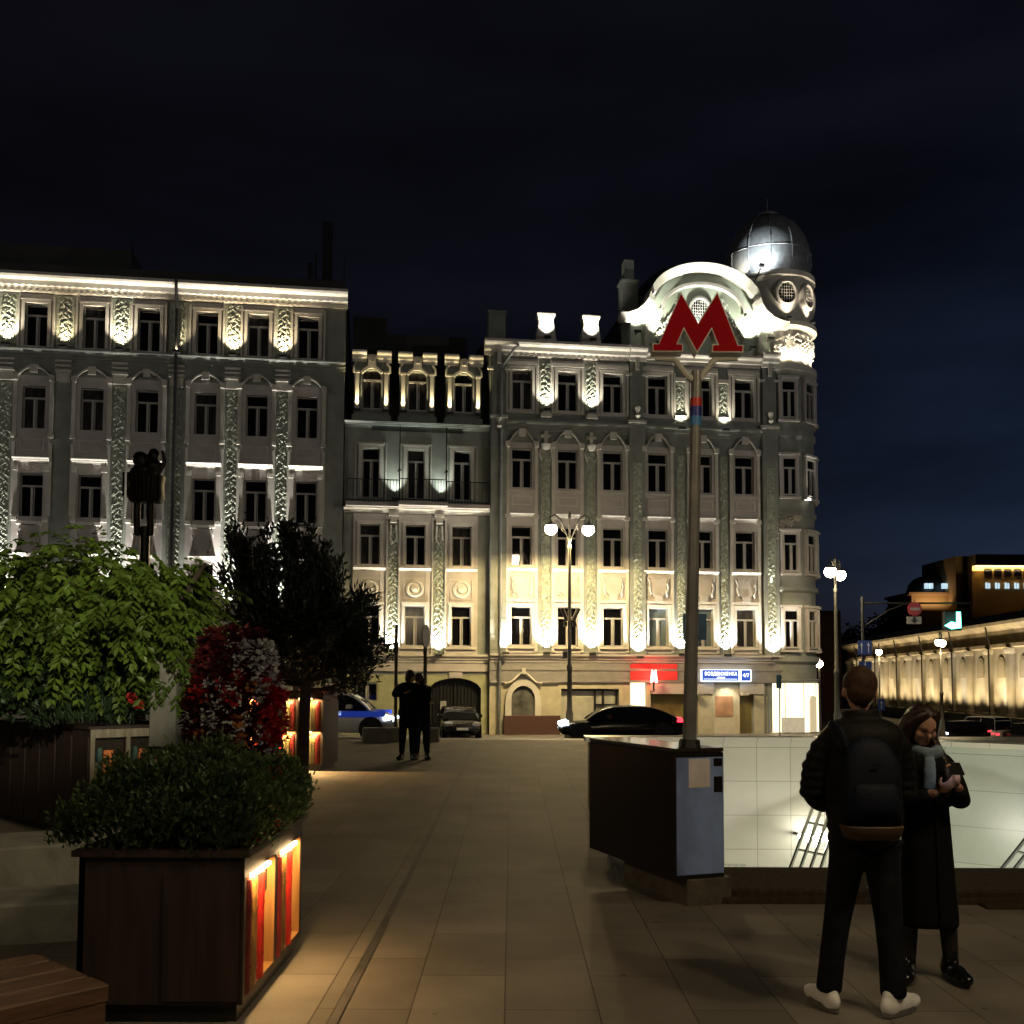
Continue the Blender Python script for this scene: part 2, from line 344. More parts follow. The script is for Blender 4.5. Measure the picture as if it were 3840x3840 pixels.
# ---------------------------------------------------------------- middle building
def build_mid():
    off = (-4.6, 0, -1.0); rt = empty('narrow_house', FW(-4.6, 0, -1.0), FT, 'narrow green house with three lit dormers, iron balcony and arched gateway, between two wider facades', 'building')
    S0, S1 = -8.2, -1.12; D = .25
    cols = [(-6.93, .98), (-4.74, .98), (-2.48, .96)]
    H = [(c - w / 2, c + w / 2, z, z + h) for c, w in cols for z, h in ((7.27, 1.95), (3.36, 1.92))]
    H += [(c - .42, c + .42, 10.55, 12.96) for c, w in cols] + [(-7.5, -6.5, .70, 1.58), (-4.0, -1.48, -1.0, 1.93)]
    b = MB(); b.panel(S0, S1, -1.2, 14.2, D, H, .3)
    b.build('wall', 'green', rt, off)
    gr = MB(); gr.panel(S0, S1, -1.2, 1.95, D - .03, [(-7.5, -6.5, .70, 1.58), (-4.0, -1.48, -1.0, 1.9)], .035)
    n = 14; arc = [(-2.74 + 1.26 * math.cos(math.pi * k / n), 1.2 + .6 * math.sin(math.pi * k / n)) for k in range(n + 1)]
    gr.prism([(-1.48, 1.2)] + arc[1:-1] + [(-4.0, 1.2), (-4.0, 1.95), (-1.48, 1.95)], D - .03, D + .1)
    gr.build('ground_floor', mat('yellow_green_plaster', (.42, .42, .25), .8, var=.12), rt, off)
    g = MB(); g.add([(-4.0, D + .28, -1.0), (-1.48, D + .28, -1.0), (-1.48, D + .28, 1.9), (-4.0, D + .28, 1.9)], [(0, 1, 2, 3)])
    for k in range(15): g.box(-3.95 + k * .17, -3.91 + k * .17, D + .22, D + .27, -.9, 1.7)
    g.box(-2.77, -2.71, D + .18, D + .27, -1, 1.7); gt = g.build('gate', 'iron', rt, off)
    nb = MB(); nb.box(-3.45, -3.15, D + .16, D + .2, .28, .68); nb.build('notice', mat('white_notice', (.35, .35, .34), .7, var=.2, scale=12), gt, off)
    sg = MB(); sg.box(-3.05, -2.4, D - .09, D - .035, 1.82, 2.08); sg.build('sign_plate', 'beige', rt, off)
    for c, w in cols:
        bb = MB(); tr = MB(); bb.panel(c - .80, c + .80, 2.95, 9.75, D - .08, [(c - w / 2, c + w / 2, 7.27, 9.22), (c - w / 2, c + w / 2, 3.36, 5.28)], .1, .08)
        surround(tr, c, 3.36, w, 1.92, D - .08, .12, .07); surround(tr, c, 7.27, w, 1.95, D - .08, .12, .05)
        hood(tr, c, .78, 6.98, D - .08, .2, .14); tr.box(c - .75, c + .75, D - .2, D - .08, 3.2, 3.33); tr.box(c - .75, c + .75, D - .18, D - .08, 7.14, 7.24)
        frame_panel(tr, c, 5.62, 6.62, .55, D - .08)
        M0 = Matrix.Translation((c, D - .08, 6.12)) @ Matrix.Rotation(R(90), 4, 'X'); tr.T = M0
        tr.lathe([(.44, 0), (.42, .08), (.33, .09), (.29, .03), (.19, .03), (.17, .10), (.02, .12)], 20); tr.T = None
        for z, h in ((7.27, 1.95), (3.36, 1.92)): window(rt, off, c, z, w, h, D + .16)
        window(rt, off, c, 10.55, .84, 2.41, D + .16, tr=.74); surround(tr, c, 10.55, .84, 2.41, D, .17, .06); frame_panel(tr, c, 10.4, 13.25, .76, D)
        bb.build('window_bay', 'beige', rt, off); tr.build('window_trim', 'trim', rt, off)
    tr = MB()
    window(rt, off, -7.0, .70, 1.0, .88, D + .14, tr=.9)
    for q in (-6.1, -5.5, -3.9, -3.26): tr.box(q - .035, q + .035, D - .14, D - .003, 2.95, 9.7)
    for m in (-5.8, -3.58):
        tr.box(m - .16, m + .16, D - .36, D - .003, 9.3, 9.62); tr.box(m - .24, m + .24, D - .4, D - .003, 9.62, 9.75); tr.box(m - .4, m + .4, D - .12, D - .003, 9.5, 9.6)
        tr.tube([(m - .12, D - .12, 9.2), (m - .16, D - .1, 8.6), (m, D - .14, 8.3), (m + .16, D - .1, 8.6), (m + .12, D - .12, 9.2)], .05, 6)
    tr.build('pilaster_mouldings', 'trim', rt, off)
    for m in (-5.8, -3.58): rl = MB(); rl.relief(m - .26, m + .26, 3.0, 9.1, D - .02, .09, .085); rl.build('carved_pilaster', 'relief', rt, off)
    co = MB(); co.mould(S0, S1, CORN(D - .002, 9.78, .24, .42)); co.build('string_course', 'trim', rt, off); co = MB(); co.mould(S0, S1, CORN(D - .002, 2.55, .4, .26)); co.build('string_course', 'trim', rt, off); co = MB(); co.mould(S0, S1, CORN(D - .002, 13.98, .24, .5)); co.build('cornice', 'green', rt, off); co = MB(); co.box(S0, S1, D - .1, D - .004, 2.12, 2.5)
    co.build('fascia', 'beige', rt, off)
    la = MB()
    for k in range(34):
        x = -6.85 + k * .13; la.tube([(x, D - .42, 13.95), (x + .065, D - .42, 13.86), (x, D - .42, 13.78), (x - .065, D - .42, 13.86), (x, D - .42, 13.95)], .022, 4); la.tube([(x - .05, D - .42, 13.93), (x + .06, D - .42, 13.79)], .02, 4)
    la.box(-6.95, -2.4, D - .44, D - .40, 13.95, 13.98); la.box(-6.95, -2.4, D - .44, D - .40, 13.75, 13.775); la.build('iron_frieze', 'iron', rt, off)
    bl = MB(); bl.box(S0 + .1, S1 - .05, D - .75, D - .003, 10.02, 10.2); bl.box(-5.6, -3.25, D - 1.15, D - .75, 10.04, 10.22)
    bl.build('balcony', 'beige', rt, off)
    ra = MB(); segs = [((S0 + .15, D - .7), (-5.55, D - .7)), ((-5.55, D - .7), (-5.55, D - 1.1)), ((-5.55, D - 1.1), (-3.3, D - 1.1)), ((-3.3, D - 1.1), (-3.3, D - .7)), ((-3.3, D - .7), (S1 - .1, D - .7))]
    for (x0, y0), (x1, y1) in segs:
        L = math.hypot(x1 - x0, y1 - y0); n = max(2, int(L / .14))
        for z in (10.3, 11.3): ra.tube([(x0, y0, z), (x1, y1, z)], .025, 5)
        for k in range(n + 1): ra.tube([(x0 + (x1 - x0) * k / n, y0 + (y1 - y0) * k / n, 10.22), (x0 + (x1 - x0) * k / n, y0 + (y1 - y0) * k / n, 11.3)], .012, 4)
    ra.build('railing', 'iron', rt, off)
    cl = MB()
    for x in (-5.55, -3.3): cl.tube([(x, D - .7, 10.2), (x, D - .7, 13.95)], [.045, .03], 6); cl.tube([(x - .09, D - .7, 11.7), (x, D - .72, 11.9), (x + .07, D - .7, 11.75)], .03, 5)
    cl.build('balcony_posts', 'iron', rt, off)
    # mansard with three dormer bays
    ro = MB(); ro.add([(S0, .5, 14.2), (S1, .5, 14.2), (S1, 2.2, 17.6), (S0, 2.2, 17.6), (S1, 9, 18.2), (S0, 9, 18.2)], [(0, 1, 2, 3), (3, 2, 4, 5)])
    ro.box(S0, S1, .6, 8, 13.5, 14.18); ro.box(-7.2, -2.0, 3, 8, 17.9, 19.6); ro.box(-7.9, -6.2, 2.6, 3.4, 18.6, 20.3); ro.build('roof', 'roof', rt, off)
    db = MB(); dt = MB()
    for c in (-6.93, -4.70, -2.42):
        db.panel(c - .86, c + .86, 14.6, 17.25, D + .1, [(c - .47, c + .47, 14.95, 16.9)], .25)
        for q in (-1, 1): db.add([(c + q * .86, D + .1, 14.6), (c + q * .86, 2.2, 14.6), (c + q * .86, 2.2, 17.25), (c + q * .86, D + .1, 17.25)], [(0, 1, 2, 3)])
        db.box(c - .95, c + .95, D - .05, D + .8, 14.25, 14.6)
        for q in (-1, 1):
            dt.mould(min(c + q * .95, c + q * .25), max(c + q * .95, c + q * .25), CORN(D + .1, 17.25, .5, .34))
            dt.box(c + q * .70 - .09, c + q * .70 + .09, D - .08, D + .098, 14.72, 16.65); dt.box(c + q * .70 - .13, c + q * .70 + .13, D - .14, D + .098, 16.65, 16.75)
            dt.tube([(c + q * .88, D + .02, 16.7), (c + q * .86, D + .0, 17.0), (c + q * .74, D - .05, 17.2)], .06, 6)
        dt.box(c - .2, c + .2, D - .08, D + .098, 16.98, 17.5); dt.box(c - .1, c + .1, D - .2, D - .085, 17.2, 17.55); dt.box(c - .24, c + .24, D + .0, D + .4, 17.5, 17.6)
        n = 10; o1 = [(c + .62 * math.cos(R(30 + 120 * k / n)), 16.42 + .62 * math.sin(R(30 + 120 * k / n))) for k in range(n + 1)]; o2 = [(c + .50 * math.cos(R(30 + 120 * k / n)), 16.42 + .50 * math.sin(R(30 + 120 * k / n))) for k in range(n + 1)]
        dt.prism(o1 + o2[::-1], D - .05, D + .098)
        window(rt, off, c, 14.95, .94, 1.95, D + .24)
        # arched head over the window top corners
        for q in (-1, 1):
            pl = [(c + q * .47, 16.9), (c + q * .47, 16.55)] + [(c + q * .47 * math.cos(R(a)), 16.55 + .33 * math.sin(R(a))) for a in range(15, 91, 15)] + [(c, 16.9)]
            db.prism(pl, D + .11, D + .2)
        for q in (-1, 1): floodlight(rt, off, c + q * .70, 14.86, 80, (1, .80, .42), D - .24, 62, 2.4, .13)
    db.build('dormers', 'green', rt, off); dt.build('dormer_trim', 'trim', rt, off)
    for m in (-5.75, -3.50): floodlight(rt, off, m, 10.55, 75, COOL, D - .3, 80, 2.6, .2)
    for m in (-5.8, -3.58): floodlight(rt, off, m, 2.98, 430, (1, .94, .76), D - .32, 100, 6, .35)
build_mid()
#--SPLIT--
# ---------------------------------------------------------------- right building
def build_right():
    off = (7.5, 0, -1.0); rt = empty('corner_building', FW(7.5, 0, -1.0), FT, 'floodlit corner building with curved gable and round tower under a metal dome', 'building')
    S0, S1 = -1.10, 14.2
    cols = [.45, 2.75, 5.05, 7.37, 9.70, 11.92]; w = 1.01
    rows = [(15.13, 1.96), (11.19, 1.95), (7.35, 1.93), (3.41, 1.9)]
    H = [(c - w / 2, c + w / 2, z, z + h) for c in cols for z, h in rows]
    H += [(2.45, 5.35, -1.0, 1.30), (5.92, 6.75, -1.0, 1.62), (6.95, 9.4, -1.0, 1.05), (11.56, 12.3, -1.0, 1.05)]
    b = MB(); b.panel(S0, S1, -1.2, 18.4, 0, H, .3); b.add([(S0, 0, -1.2), (S0, 14, -1.2), (S0, 14, 18.4), (S0, 0, 18.4)], [(3, 2, 1, 0)])
    b.add([(16.2, 2.0, -1.2), (16.2, 14, -1.2), (16.2, 14, 18.4), (16.2, 2.0, 18.4)], [(0, 1, 2, 3)])
    b.build('wall', 'green', rt, off)
    for i, c in enumerate(cols):
        bb = MB(); tr = MB(); hb = .72; hs = [(c - w / 2, c + w / 2, z, z + h) for z, h in rows]
        bb.panel(c - hb - .14, c + hb + .14, 14.95, 17.65, -.05, [hs[0]], .06, .05)
        bb.panel(c - hb, c + hb, 3.05, 13.45, -.07, hs[1:], .08, .07)
        surround(tr, c, 15.13, w, 1.96, -.05, .13, .08); tr.box(c - w / 2 - .3, c - w / 2 - .2, -.13, -.05, 14.95, 17.3); tr.box(c + w / 2 + .2, c + w / 2 + .3, -.13, -.05, 14.95, 17.3)
        tr.box(c - w / 2 - .31, c + w / 2 + .31, -.17, -.05, 17.32, 17.5)
        arch_hood(tr, c, hb, 13.42, 13.98, -.07, .12)
        for q in (-1, 1):
            tr.box(c + q * hb - .08, c + q * hb + .08, -.13, -.07, 8.2, 13.2); tr.box(c + q * hb - .075, c + q * hb + .075, -.12, -.07, 3.1, 8.2)
            tr.box(c + q * (hb - .02) - .14, c + q * (hb - .02) + .14, -.24, -.07, 9.66, 9.84); tr.box(c + q * (hb - .02) - .10, c + q * (hb - .02) + .10, -.19, -.07, 9.36, 9.48)
        frame_panel(tr, c, 10.32, 10.78, .5, -.07); tr.box(c - hb, c + hb, -.16, -.07, 10.98, 11.08)
        hood(tr, c, hb - .1, 9.72, -.07, .22, .2); hood(tr, c, hb + .04, 7.02, -.07, .24, .18)
        shield(bb, c, 5.85, 6.85, .56, -.07); tr.box(c - hb, c + hb, -.17, -.07, 5.55, 5.68)
        surround(tr, c, 3.41, w, 1.9, -.07, .12, .07); tr.box(c - .66, c + .66, -.2, -.07, 3.26, 3.38)
        for j, (z, h) in enumerate(rows): window(rt, off, c, z, w, h, pane='glass_pale' if j == 3 and i in (3, 4) else 'glass')
        bb.build('window_bay', 'beige', rt, off); tr.build('window_trim', 'trim', rt, off)
    for m in (1.65, 3.95):
        rl = MB(); tr = MB()
        rl.relief(m - .30, m + .30, 15.2, 17.5, -.02, .09, .085); rl.relief(m - .22, m + .22, 3.3, 13.1, -.02, .08, .08)
        tr.box(m - .27, m + .27, -.3, -.003, 14.72, 14.92); tr.box(m - .2, m + .2, -.24, -.003, 14.92, 15.0)
        tr.box(m - .09, m + .09, -.17, -.003, 13.3, 14.05); tr.box(m - .24, m + .24, -.2, -.003, 13.72, 13.84)
        tr.lathe([(.02, 0), (.2, .05), (.25, .18), (.27, .3)], 10, (m, -.06, 13.1)); tr.tube([(m - .25, -.1, 13.2), (m - .32, -.13, 12.9), (m - .2, -.1, 12.6)], .05, 6); tr.tube([(m + .25, -.1, 13.2), (m + .32, -.13, 12.9), (m + .2, -.1, 12.6)], .05, 6)
        rl.build('carved_pilaster', 'relief', rt, off); tr.build('pilaster_capital', 'trim', rt, off)
    for m in (8.57, 10.83):
        rl = MB(); tr = MB()
        rl.relief(m - .22, m + .22, 15.2, 16.8, -.02, .08, .08); rl.relief(m - .2, m + .2, 3.3, 13.1, -.02, .08, .08)
        tr.box(m - .25, m + .25, -.14, -.003, 16.85, 17.05); tr.box(m - .3, m + .3, -.14, -.003, 14.95, 15.1)
        for x in (m - .3, m + .3): tr.box(x - .04, x + .04, -.1, -.003, 15.1, 17.3)
        rl.build('carved_pilaster', 'relief', rt, off); tr.build('pilaster_capital', 'trim', rt, off)
    # big flat pilasters
    for a, c in ((-1.09, -.33), (5.88, 6.68), (12.86, 13.66)):
        bp = MB(); tr = MB(); rl = MB(); m = (a + c) / 2; bp.box(a, c, -.22, -.003, 2.9, 14.6); bp.box(a + .05, c - .05, -.16, -.003, 14.6, 18.0)
        for k in range(14 if a < 0 else 0): bp.box(a - .012, c + .012, -.235, -.22, 3.2 + k * .78, 3.2 + k * .78 + .70)
        if a > 0: rl.relief(m - .22, m + .22, 3.3, 12.6, -.225, .07, .08)
        tr.box(a - .06, c + .06, -.3, -.0, 14.6, 14.74); tr.lathe([(.06, 0), (.14, .1), (.05, .25), (.13, .4), (.15, .52), (.03, .62)], 10, (m, -.3, 14.05 if a < 0 else 14.85))
        for q in (-1, 1): tr.box(m + q * .42 - .15, m + q * .42 + .15, -.26, -.0, 17.02, 17.14)
        tr.box(m - .09, m + .09, -.34, -.2, 17.3, 18.1)
        pq = bp.build('corner_pilaster', 'green', rt, off); tr.build('pilaster_capital', 'trim', pq, (0, 0, 0)); tr_ = rl.build('carved_strip', 'relief', pq, (0, 0, 0)) if a > 0 else None
        for ch in pq.children: ch.data.transform(Matrix.Translation(-Vector(off)))
    co = MB(); co.mould(S0 - .35, 5.85, CORN(0, 17.75, .72, .55)); co.mould(5.87, 6.75, CORN(-.18, 17.75, .70, .45)); co.mould(6.77, 12.82, CORN(0, 17.7, .58, .4)); co.mould(12.84, 13.75, CORN(-.18, 17.75, .70, .45))
    for k in range(24): co.box(S0 + k * .29, S0 + k * .29 + .15, -.2, -.14, 17.78, 17.92)
    co.build('cornice', 'trim', rt, off); co = MB(); co.mould(S0, S1, CORN(-.002, 14.05, .5, .22)); co.build('string_course', 'green', rt, off); co = MB(); co.mould(S0, S1 - .3, CORN(-.002, 2.6, .4, .3)); co.build('string_course', 'beige', rt, off); co = MB(); co.box(S0, S1 - .3, -.10, -.004, 1.65, 2.56); co.box(S0, S1 - .3, -.16, -.1, 1.62, 1.74); co.box(S0, S1 - .3, -.14, -.1, 2.2, 2.3)
    co.build('fascia', mat('grey_fascia', (.26, .25, .24), .6, var=.1), rt, off)
    ro = MB(); ro.add([(S0 - .2, -.4, 18.49), (6.0, -.4, 18.49), (6.0, 5, 19.6), (S0 - .2, 5, 19.6), (S0 - .2, 14, 18.4), (6.0, 14, 18.4)], [(0, 1, 2, 3), (3, 2, 5, 4)])
    n = 16; ar = [(9.6 + 4.0 * math.cos(math.pi * k / n), 18.4 + 5.2 * math.sin(math.pi * k / n)) for k in range(n + 1)]
    ro.prism(ar, 1.2, 9); ro.box(5.9, 14.0, .4, 9, 18.35, 18.6); ro.build('roof', 'roof', rt, off)
    ch = MB(); ch.box(-1.1, -.25, 1.0, 1.9, 18.5, 20.3); ch.box(-1.16, -.19, .95, 1.95, 20.3, 20.42); ch.build('chimney', 'green', rt, off)
    ch = MB(); ch.box(5.75, 6.6, .7, 1.6, 18.5, 22.2); ch.box(5.7, 6.65, .65, 1.65, 22.2, 22.32); ch.box(5.9, 6.4, .8, 1.4, 22.32, 23.4); ch.build('chimney', 'green', rt, off)
    # parapet vases
    for m in (1.69, 3.98):
        va = MB(); pr = [(.50, 18.62), (.50, 18.8), (.47, 18.86), (.46, 19.1), (.41, 19.4), (.37, 19.65), (.40, 19.85), (.44, 19.9), (.47, 19.98), (.47, 20.08), (.4, 20.12)]
        va.loft([[(m - r, .02 - r * .6 + .3, z), (m + r, .02 - r * .6 + .3, z), (m + r, .3 + r * .6, z), (m - r, .3 + r * .6, z)] for r, z in pr], True)
        va.build('parapet_vase', 'trim', rt, off, True, auto=40)
        floodlight(rt, off, m, 18.82, 110, (1, .95, .8), -.32, 85, 1.6, .45)
    # gable
    g0 = 9.80
    outer = [(5.35, 20.10), (5.75, 20.12), (6.2, 20.28), (6.55, 20.58), (6.8, 20.95), (6.9, 21.28), (7.05, 21.28), (7.05, 21.1)]
    arc = [(g0 + 2.95 * math.cos(R(a)), 20.95 + 1.96 * math.sin(R(a))) for a in range(172, 7, -7)]
    rightp = [(2 * g0 - x - .02, z) for x, z in outer[::-1]]
    top = outer + arc + rightp
    inner = []
    for i in range(len(top)):
        p0 = Vector(top[max(i - 1, 0)]); p1 = Vector(top[min(i + 1, len(top) - 1)]); d = (p1 - p0)
        d = d.normalized() if d.length else Vector((1, 0)); nrm = Vector((d.y, -d.x)); inner.append((top[i][0] + nrm.x * .34, top[i][1] + nrm.y * .34))
    body = [(6.0, 18.4), (6.0, 19.6), (6.2, 20.2)] + [p for p in arc] + [(13.4, 20.2), (13.6, 19.6), (13.6, 18.4)]
    gb = MB(); gb.prism(body, .06, .9); gb.build('gable_wall', mat('pale_green_plaster', (.50, .56, .45), .7, var=.1, scale=2), rt, off)
    gc = MB()
    for i in range(len(top) - 1):
        q = [top[i], top[i + 1], inner[i + 1], inner[i]]
        gc.add([(x, -.62, z) for x, z in q[:2]] + [(x, -.42, z) for x, z in q[2:]] + [(x, .06, z) for x, z in q], [(0, 1, 2, 3), (0, 4, 5, 1), (3, 2, 6, 7)])
    gc.box(5.35, 5.36, -.6, .05, 19.8, 20.1)
    # second, inner archivolt
    a2 = [(g0 + 2.25 * math.cos(R(a)), 20.55 + 1.5 * math.sin(R(a))) for a in range(180, -1, -9)]; a2 = [(6.75, 18.45), (6.75, 19.6), (7.1, 20.1), (7.35, 20.55)] + a2 + [(12.25, 20.55), (12.5, 20.1), (12.85, 19.6), (12.85, 18.45)]
    for i in range(len(a2) - 1):
        p0, p1 = Vector(a2[i]), Vector(a2[i + 1]); d = (p1 - p0).normalized() if (p1 - p0).length > 0 else Vector((0, 1)); nn = Vector((-d.y, d.x)) * -.16
        q = [p0, p1, p1 + nn, p0 + nn]
        gc.add([(p.x, -.22, p.y) for p in q] + [(p.x, .06, p.y) for p in q], [(0, 1, 2, 3), (0, 4, 5, 1), (2, 6, 7, 3)])
    gc.build('gable_cornice', 'trim', rt, off)
    go = MB(); M0 = Matrix.Translation((g0 - .15, .05, 20.62)) @ Matrix.Rotation(R(90), 4, 'X')
    go.T = M0 @ Matrix.Diagonal((1, 1.25, 1, 1)); go.lathe([(.62, 0), (.60, .12), (.5, .14), (.47, .005)], 20, cap=False); go.T = None
    gw = go.build('gable_window', 'trim', rt, off)
    gp = MB(); gp.T = M0 @ Matrix.Diagonal((1, 1.25, 1, 1)); gp.lathe([(.48, .012), (.005, .014)], 20); gp.T = None; gp.build('pane', 'glass', gw, off)
    gg = MB(); 
    for k in range(-3, 4): gg.tube([(g0 - .15 + k * .12, -.03, 20.62 - .55), (g0 - .15 + k * .12, -.03, 20.62 + .55)], .014, 4)
    for k in range(-3, 4): gg.tube([(g0 - .6, -.03, 20.62 + k * .15), (g0 + .3, -.03, 20.62 + k * .15)], .010, 4)
    gg.build('grille', 'trim', gw, off)
    fo = MB()
    for k in range(150):
        q = random.choice((-1, 1)); t = random.random(); x = g0 - .1 + q * (1.0 + 1.3 * t); z = 21.1 - 2.0 * t + random.uniform(-.2, .2); a = random.uniform(0, 6.28); l = random.uniform(.1, .24)
        fo.tube([(x, .05, z), (x + l * .5 * math.cos(a), -.1, z + l * .5 * math.sin(a)), (x + l * math.cos(a), .02, z + l * math.sin(a))], [.03, .055, .02], 5)
    fo.build('gable_foliage_relief', 'trim', rt, off)
    for q, W in ((6.25, 150), (13.25, 150)): floodlight(rt, off, q, 19.3, W * 1.0, (1, 1, .88), -.45, 110, 2, 0.05); spot((q, -.45, 19.4), (g0 + (q - g0) * .55, -.2, 21.8), 480, (1, 1, .88), 80, .8, rt, off)
    for q in (7.35, 12.25): floodlight(rt, off, q, 18.75, 260, (1, 1, .82), -.5, 80, 2, .2)
    spot((g0, -.75, 18.9), (g0, -.1, 22), 800, (1, 1, .90), 75, .8, rt, off)
    # ------ tower
    TC = (14.3, 1.8); tw = MB(); tp = lambda phi, r: (TC[0] + r * math.sin(R(phi)), TC[1] - r * math.cos(R(phi)))
    tw.lathe([(2.0, -1.2), (2.0, 17.9)], 48, (TC[0], TC[1], 0)); tw.build('tower_wall', 'green', rt, off, True, auto=40)
    td = MB(); td.lathe([(1.95, 18.0), (1.95, 20.2)], 48, (TC[0], TC[1], 0), False); td.build('tower_frieze', 'trim', rt, off, True, auto=40)
    t2 = MB(); t2.lathe([(1.95, 20.3), (1.95, 22.6)], 48, (TC[0], TC[1], 0), False); t2.build('drum', 'trim', rt, off, True, auto=40)
    tc = MB()
    def ring(r0, r1, z0, z1): tc.lathe([(r0, z0), (r1, z0 + (z1 - z0) * .4), (r1, z1), (r0 - .1, z1 + .05)], 48, (TC[0], TC[1], 0))
    for q_ in ((2.0, 2.15, 2.55, 2.95), (2.02, 2.10, 1.65, 1.8), (2.0, 2.1, 10.1, 10.35), (2.0, 2.14, 6.2, 6.5), (2.0, 2.1, 14.1, 14.5), (1.98, 2.22, 17.5, 17.95), (2.0, 2.25, 19.85, 20.25)): ring(*q_); tc.build('tower_moulding', 'green' if q_[2] < 17 else 'trim', rt, off, True, auto=30); tc = MB()
    ring(1.95, 2.2, 22.5, 22.95)
    for k in range(30):
        x, y = tp(k * 12, 2.1); tc.box(x - .06, x + .06, y - .06, y + .06, 22.95, 23.2) if k % 30 < 0 else None
    tc.build('tower_cornice', 'trim', rt, off, True, auto=30)
    tf = MB()
    for k in range(130):
        ph = random.uniform(-75, 95); z = random.uniform(18.75, 19.6); x, y = tp(ph, 1.93); a = random.uniform(0, 6.28); l = random.uniform(.15, .32); x2, y2 = tp(ph + math.cos(a) * l * 15, 2.06); x3, y3 = tp(ph + math.cos(a) * l * 28, 1.97)
        tf.tube([(x, y, z), (x2, y2, z + l * .5 * math.sin(a)), (x3, y3, z + l * math.sin(a))], [.03, .06, .025], 5)
    for k in range(140):
        ph = random.uniform(-40, 15); t = (ph + 40) / 55; z = random.uniform(10.05 - 2.2 * (1 - t) ** 1.5, 10.05); x, y = tp(ph, 1.98); a = random.uniform(0, 6.28); l = random.uniform(.12, .25); x2, y2 = tp(ph + math.cos(a) * l * 15, 2.12); x3, y3 = tp(ph + math.cos(a) * l * 28, 2.0)
        tf.tube([(x, y, z), (x2, y2, z + l * .5 * math.sin(a)), (x3, y3, z + l * math.sin(a))], [.03, .06, .025], 5)
    tf.build('tower_foliage_relief', 'trim', rt, off)
    for ph in (-2, 36, 76):
        for z, h in ((15.2, 1.9), (11.2, 1.9), (7.3, 1.9), (3.4, 1.9)):
            x, y = tp(ph, 2.06); o = window(rt, off, x, z, .72, h, y); o.rotation_euler = (0, 0, R(ph))
            s_ = MB(); s_.box(-.5, -.36, -.08, .1, -.1, h + .1); s_.box(.36, .5, -.08, .1, -.1, h + .1); s_.box(-.36, .36, -.08, .1, h, h + .14); s_.box(-.55, .55, -.15, .1, -.22, -.1); s_.box(-.55, .55, -.14, .1, h + .14, h + .26)
            so = s_.build('window_surround', 'beige', rt); so.location = o.location; so.rotation_euler = o.rotation_euler
    for ph in (-2, 38, 78, -100, -60, 130):
        x, y = tp(ph, 1.95); M0 = Matrix.Translation((x, y, 21.75)) @ Matrix.Rotation(R(ph), 4, 'Z') @ Matrix.Rotation(R(90), 4, 'X') @ Matrix.Diagonal((1, 1.22, 1, 1))
        ov = MB(); ov.T = M0; ov.lathe([(.62, -.1), (.60, .16), (.48, .18), (.40, .0)], 22, cap=False); ov.T = None; oo = ov.build('oval_window', 'trim', rt, off, True, auto=35)
        og = MB(); og.T = M0; og.lathe([(.42, .02), (.005, .025)], 22); og.T = None; og.build('pane', 'glass', oo, off)
        gg = MB(); gg.T = Matrix.Translation((x, y, 21.75)) @ Matrix.Rotation(R(ph), 4, 'Z')
        for k in range(-2, 3): gg.tube([(k * .13, -.09, -.45), (k * .13, -.09, .45)], .016, 4); gg.tube([(-.4, -.09, k * .16), (.4, -.09, k * .16)], .012, 4)
        gg.T = None; gg.build('grille', 'trim', oo, off)
        if ph in (-2, 38):
            x, y = tp(ph, 2.32); xt, yt = tp(ph, 1.95); spot((x, y, 20.4), (xt, yt, 22.3), 150, (1, .86, .66), 84, 1, rt, off)
            f = MB(); f.box(x - .1, x + .1, y - .1, y + .1, 20.27, 20.37); f.build('floodlight', 'fixture', rt, off)
    for ph, W in ((-8, 130), (12, 130), (32, 130), (52, 130), (72, 100)):
        x, y = tp(ph, 2.35); xt, yt = tp(ph, 2.1); spot((x, y, 18.15), (xt, yt, 20), W, (1, .86, .62), 140, .6, rt, off, .2)
    x, y = tp(26, 2.3); spot((x, y, 10.5), (x, y + .1, 14), 300, (1, .95, .8), 60, .9, rt, off)
    x, y = tp(-28, 2.35); spot((x, y, 6.7), (x, y + .25, 10), 160, COOL, 60, .9, rt, off)
    x, y = tp(-25, 2.4); spot((x, y, 2.9), (x, y + .3, 7), 100, COOL, 60, .9, rt, off)
    # dome
    dm = MB(); prof = [(1.9, 22.9), (2.16, 23.4), (2.24, 23.9), (2.23, 24.4), (2.14, 24.95), (1.97, 25.5), (1.7, 26.0), (1.35, 26.45), (.95, 26.8), (.66, 26.98), (.66, 27.1), (.5, 27.2), (.34, 27.5), (.16, 27.9), (.06, 28.4), (.02, 29.0)]
    prof = [(r_, 22.9 + (z_ - 22.9) * (.91 if z_ < 27.3 else .86)) for r_, z_ in prof[:-3]] + [(.12, 26.85), (.03, 27.1), (.012, 27.7)]
    dm.lathe(prof, 48, (14.1, 1.9, 0)); dome = dm.build('dome', 'zinc', rt, off, True, auto=35)
    rb = MB()
    for k in range(12): 
        a = k * math.pi / 6 + .2; rb.tube([(14.1 + (r + .01) * math.cos(a), 1.9 + (r + .01) * math.sin(a), z) for r, z in prof[:10]], .035, 5)
    rb.lathe([(2.22, 24.27), (2.26, 24.30), (2.22, 24.33)], 48, (14.1, 1.9, 0), False); rb.build('dome_ribs', 'zinc', dome, off)
    spot((12.6, -1.0, 22.9), (13.5, 1.2, 25.0), 620, (.9, .97, 1), 100, .8, rt, off, .1); spot((12.0, 0.4, 22.6), (12.4, 1.2, 24.8), 150, (1, .9, .7), 70, .8, rt, off)
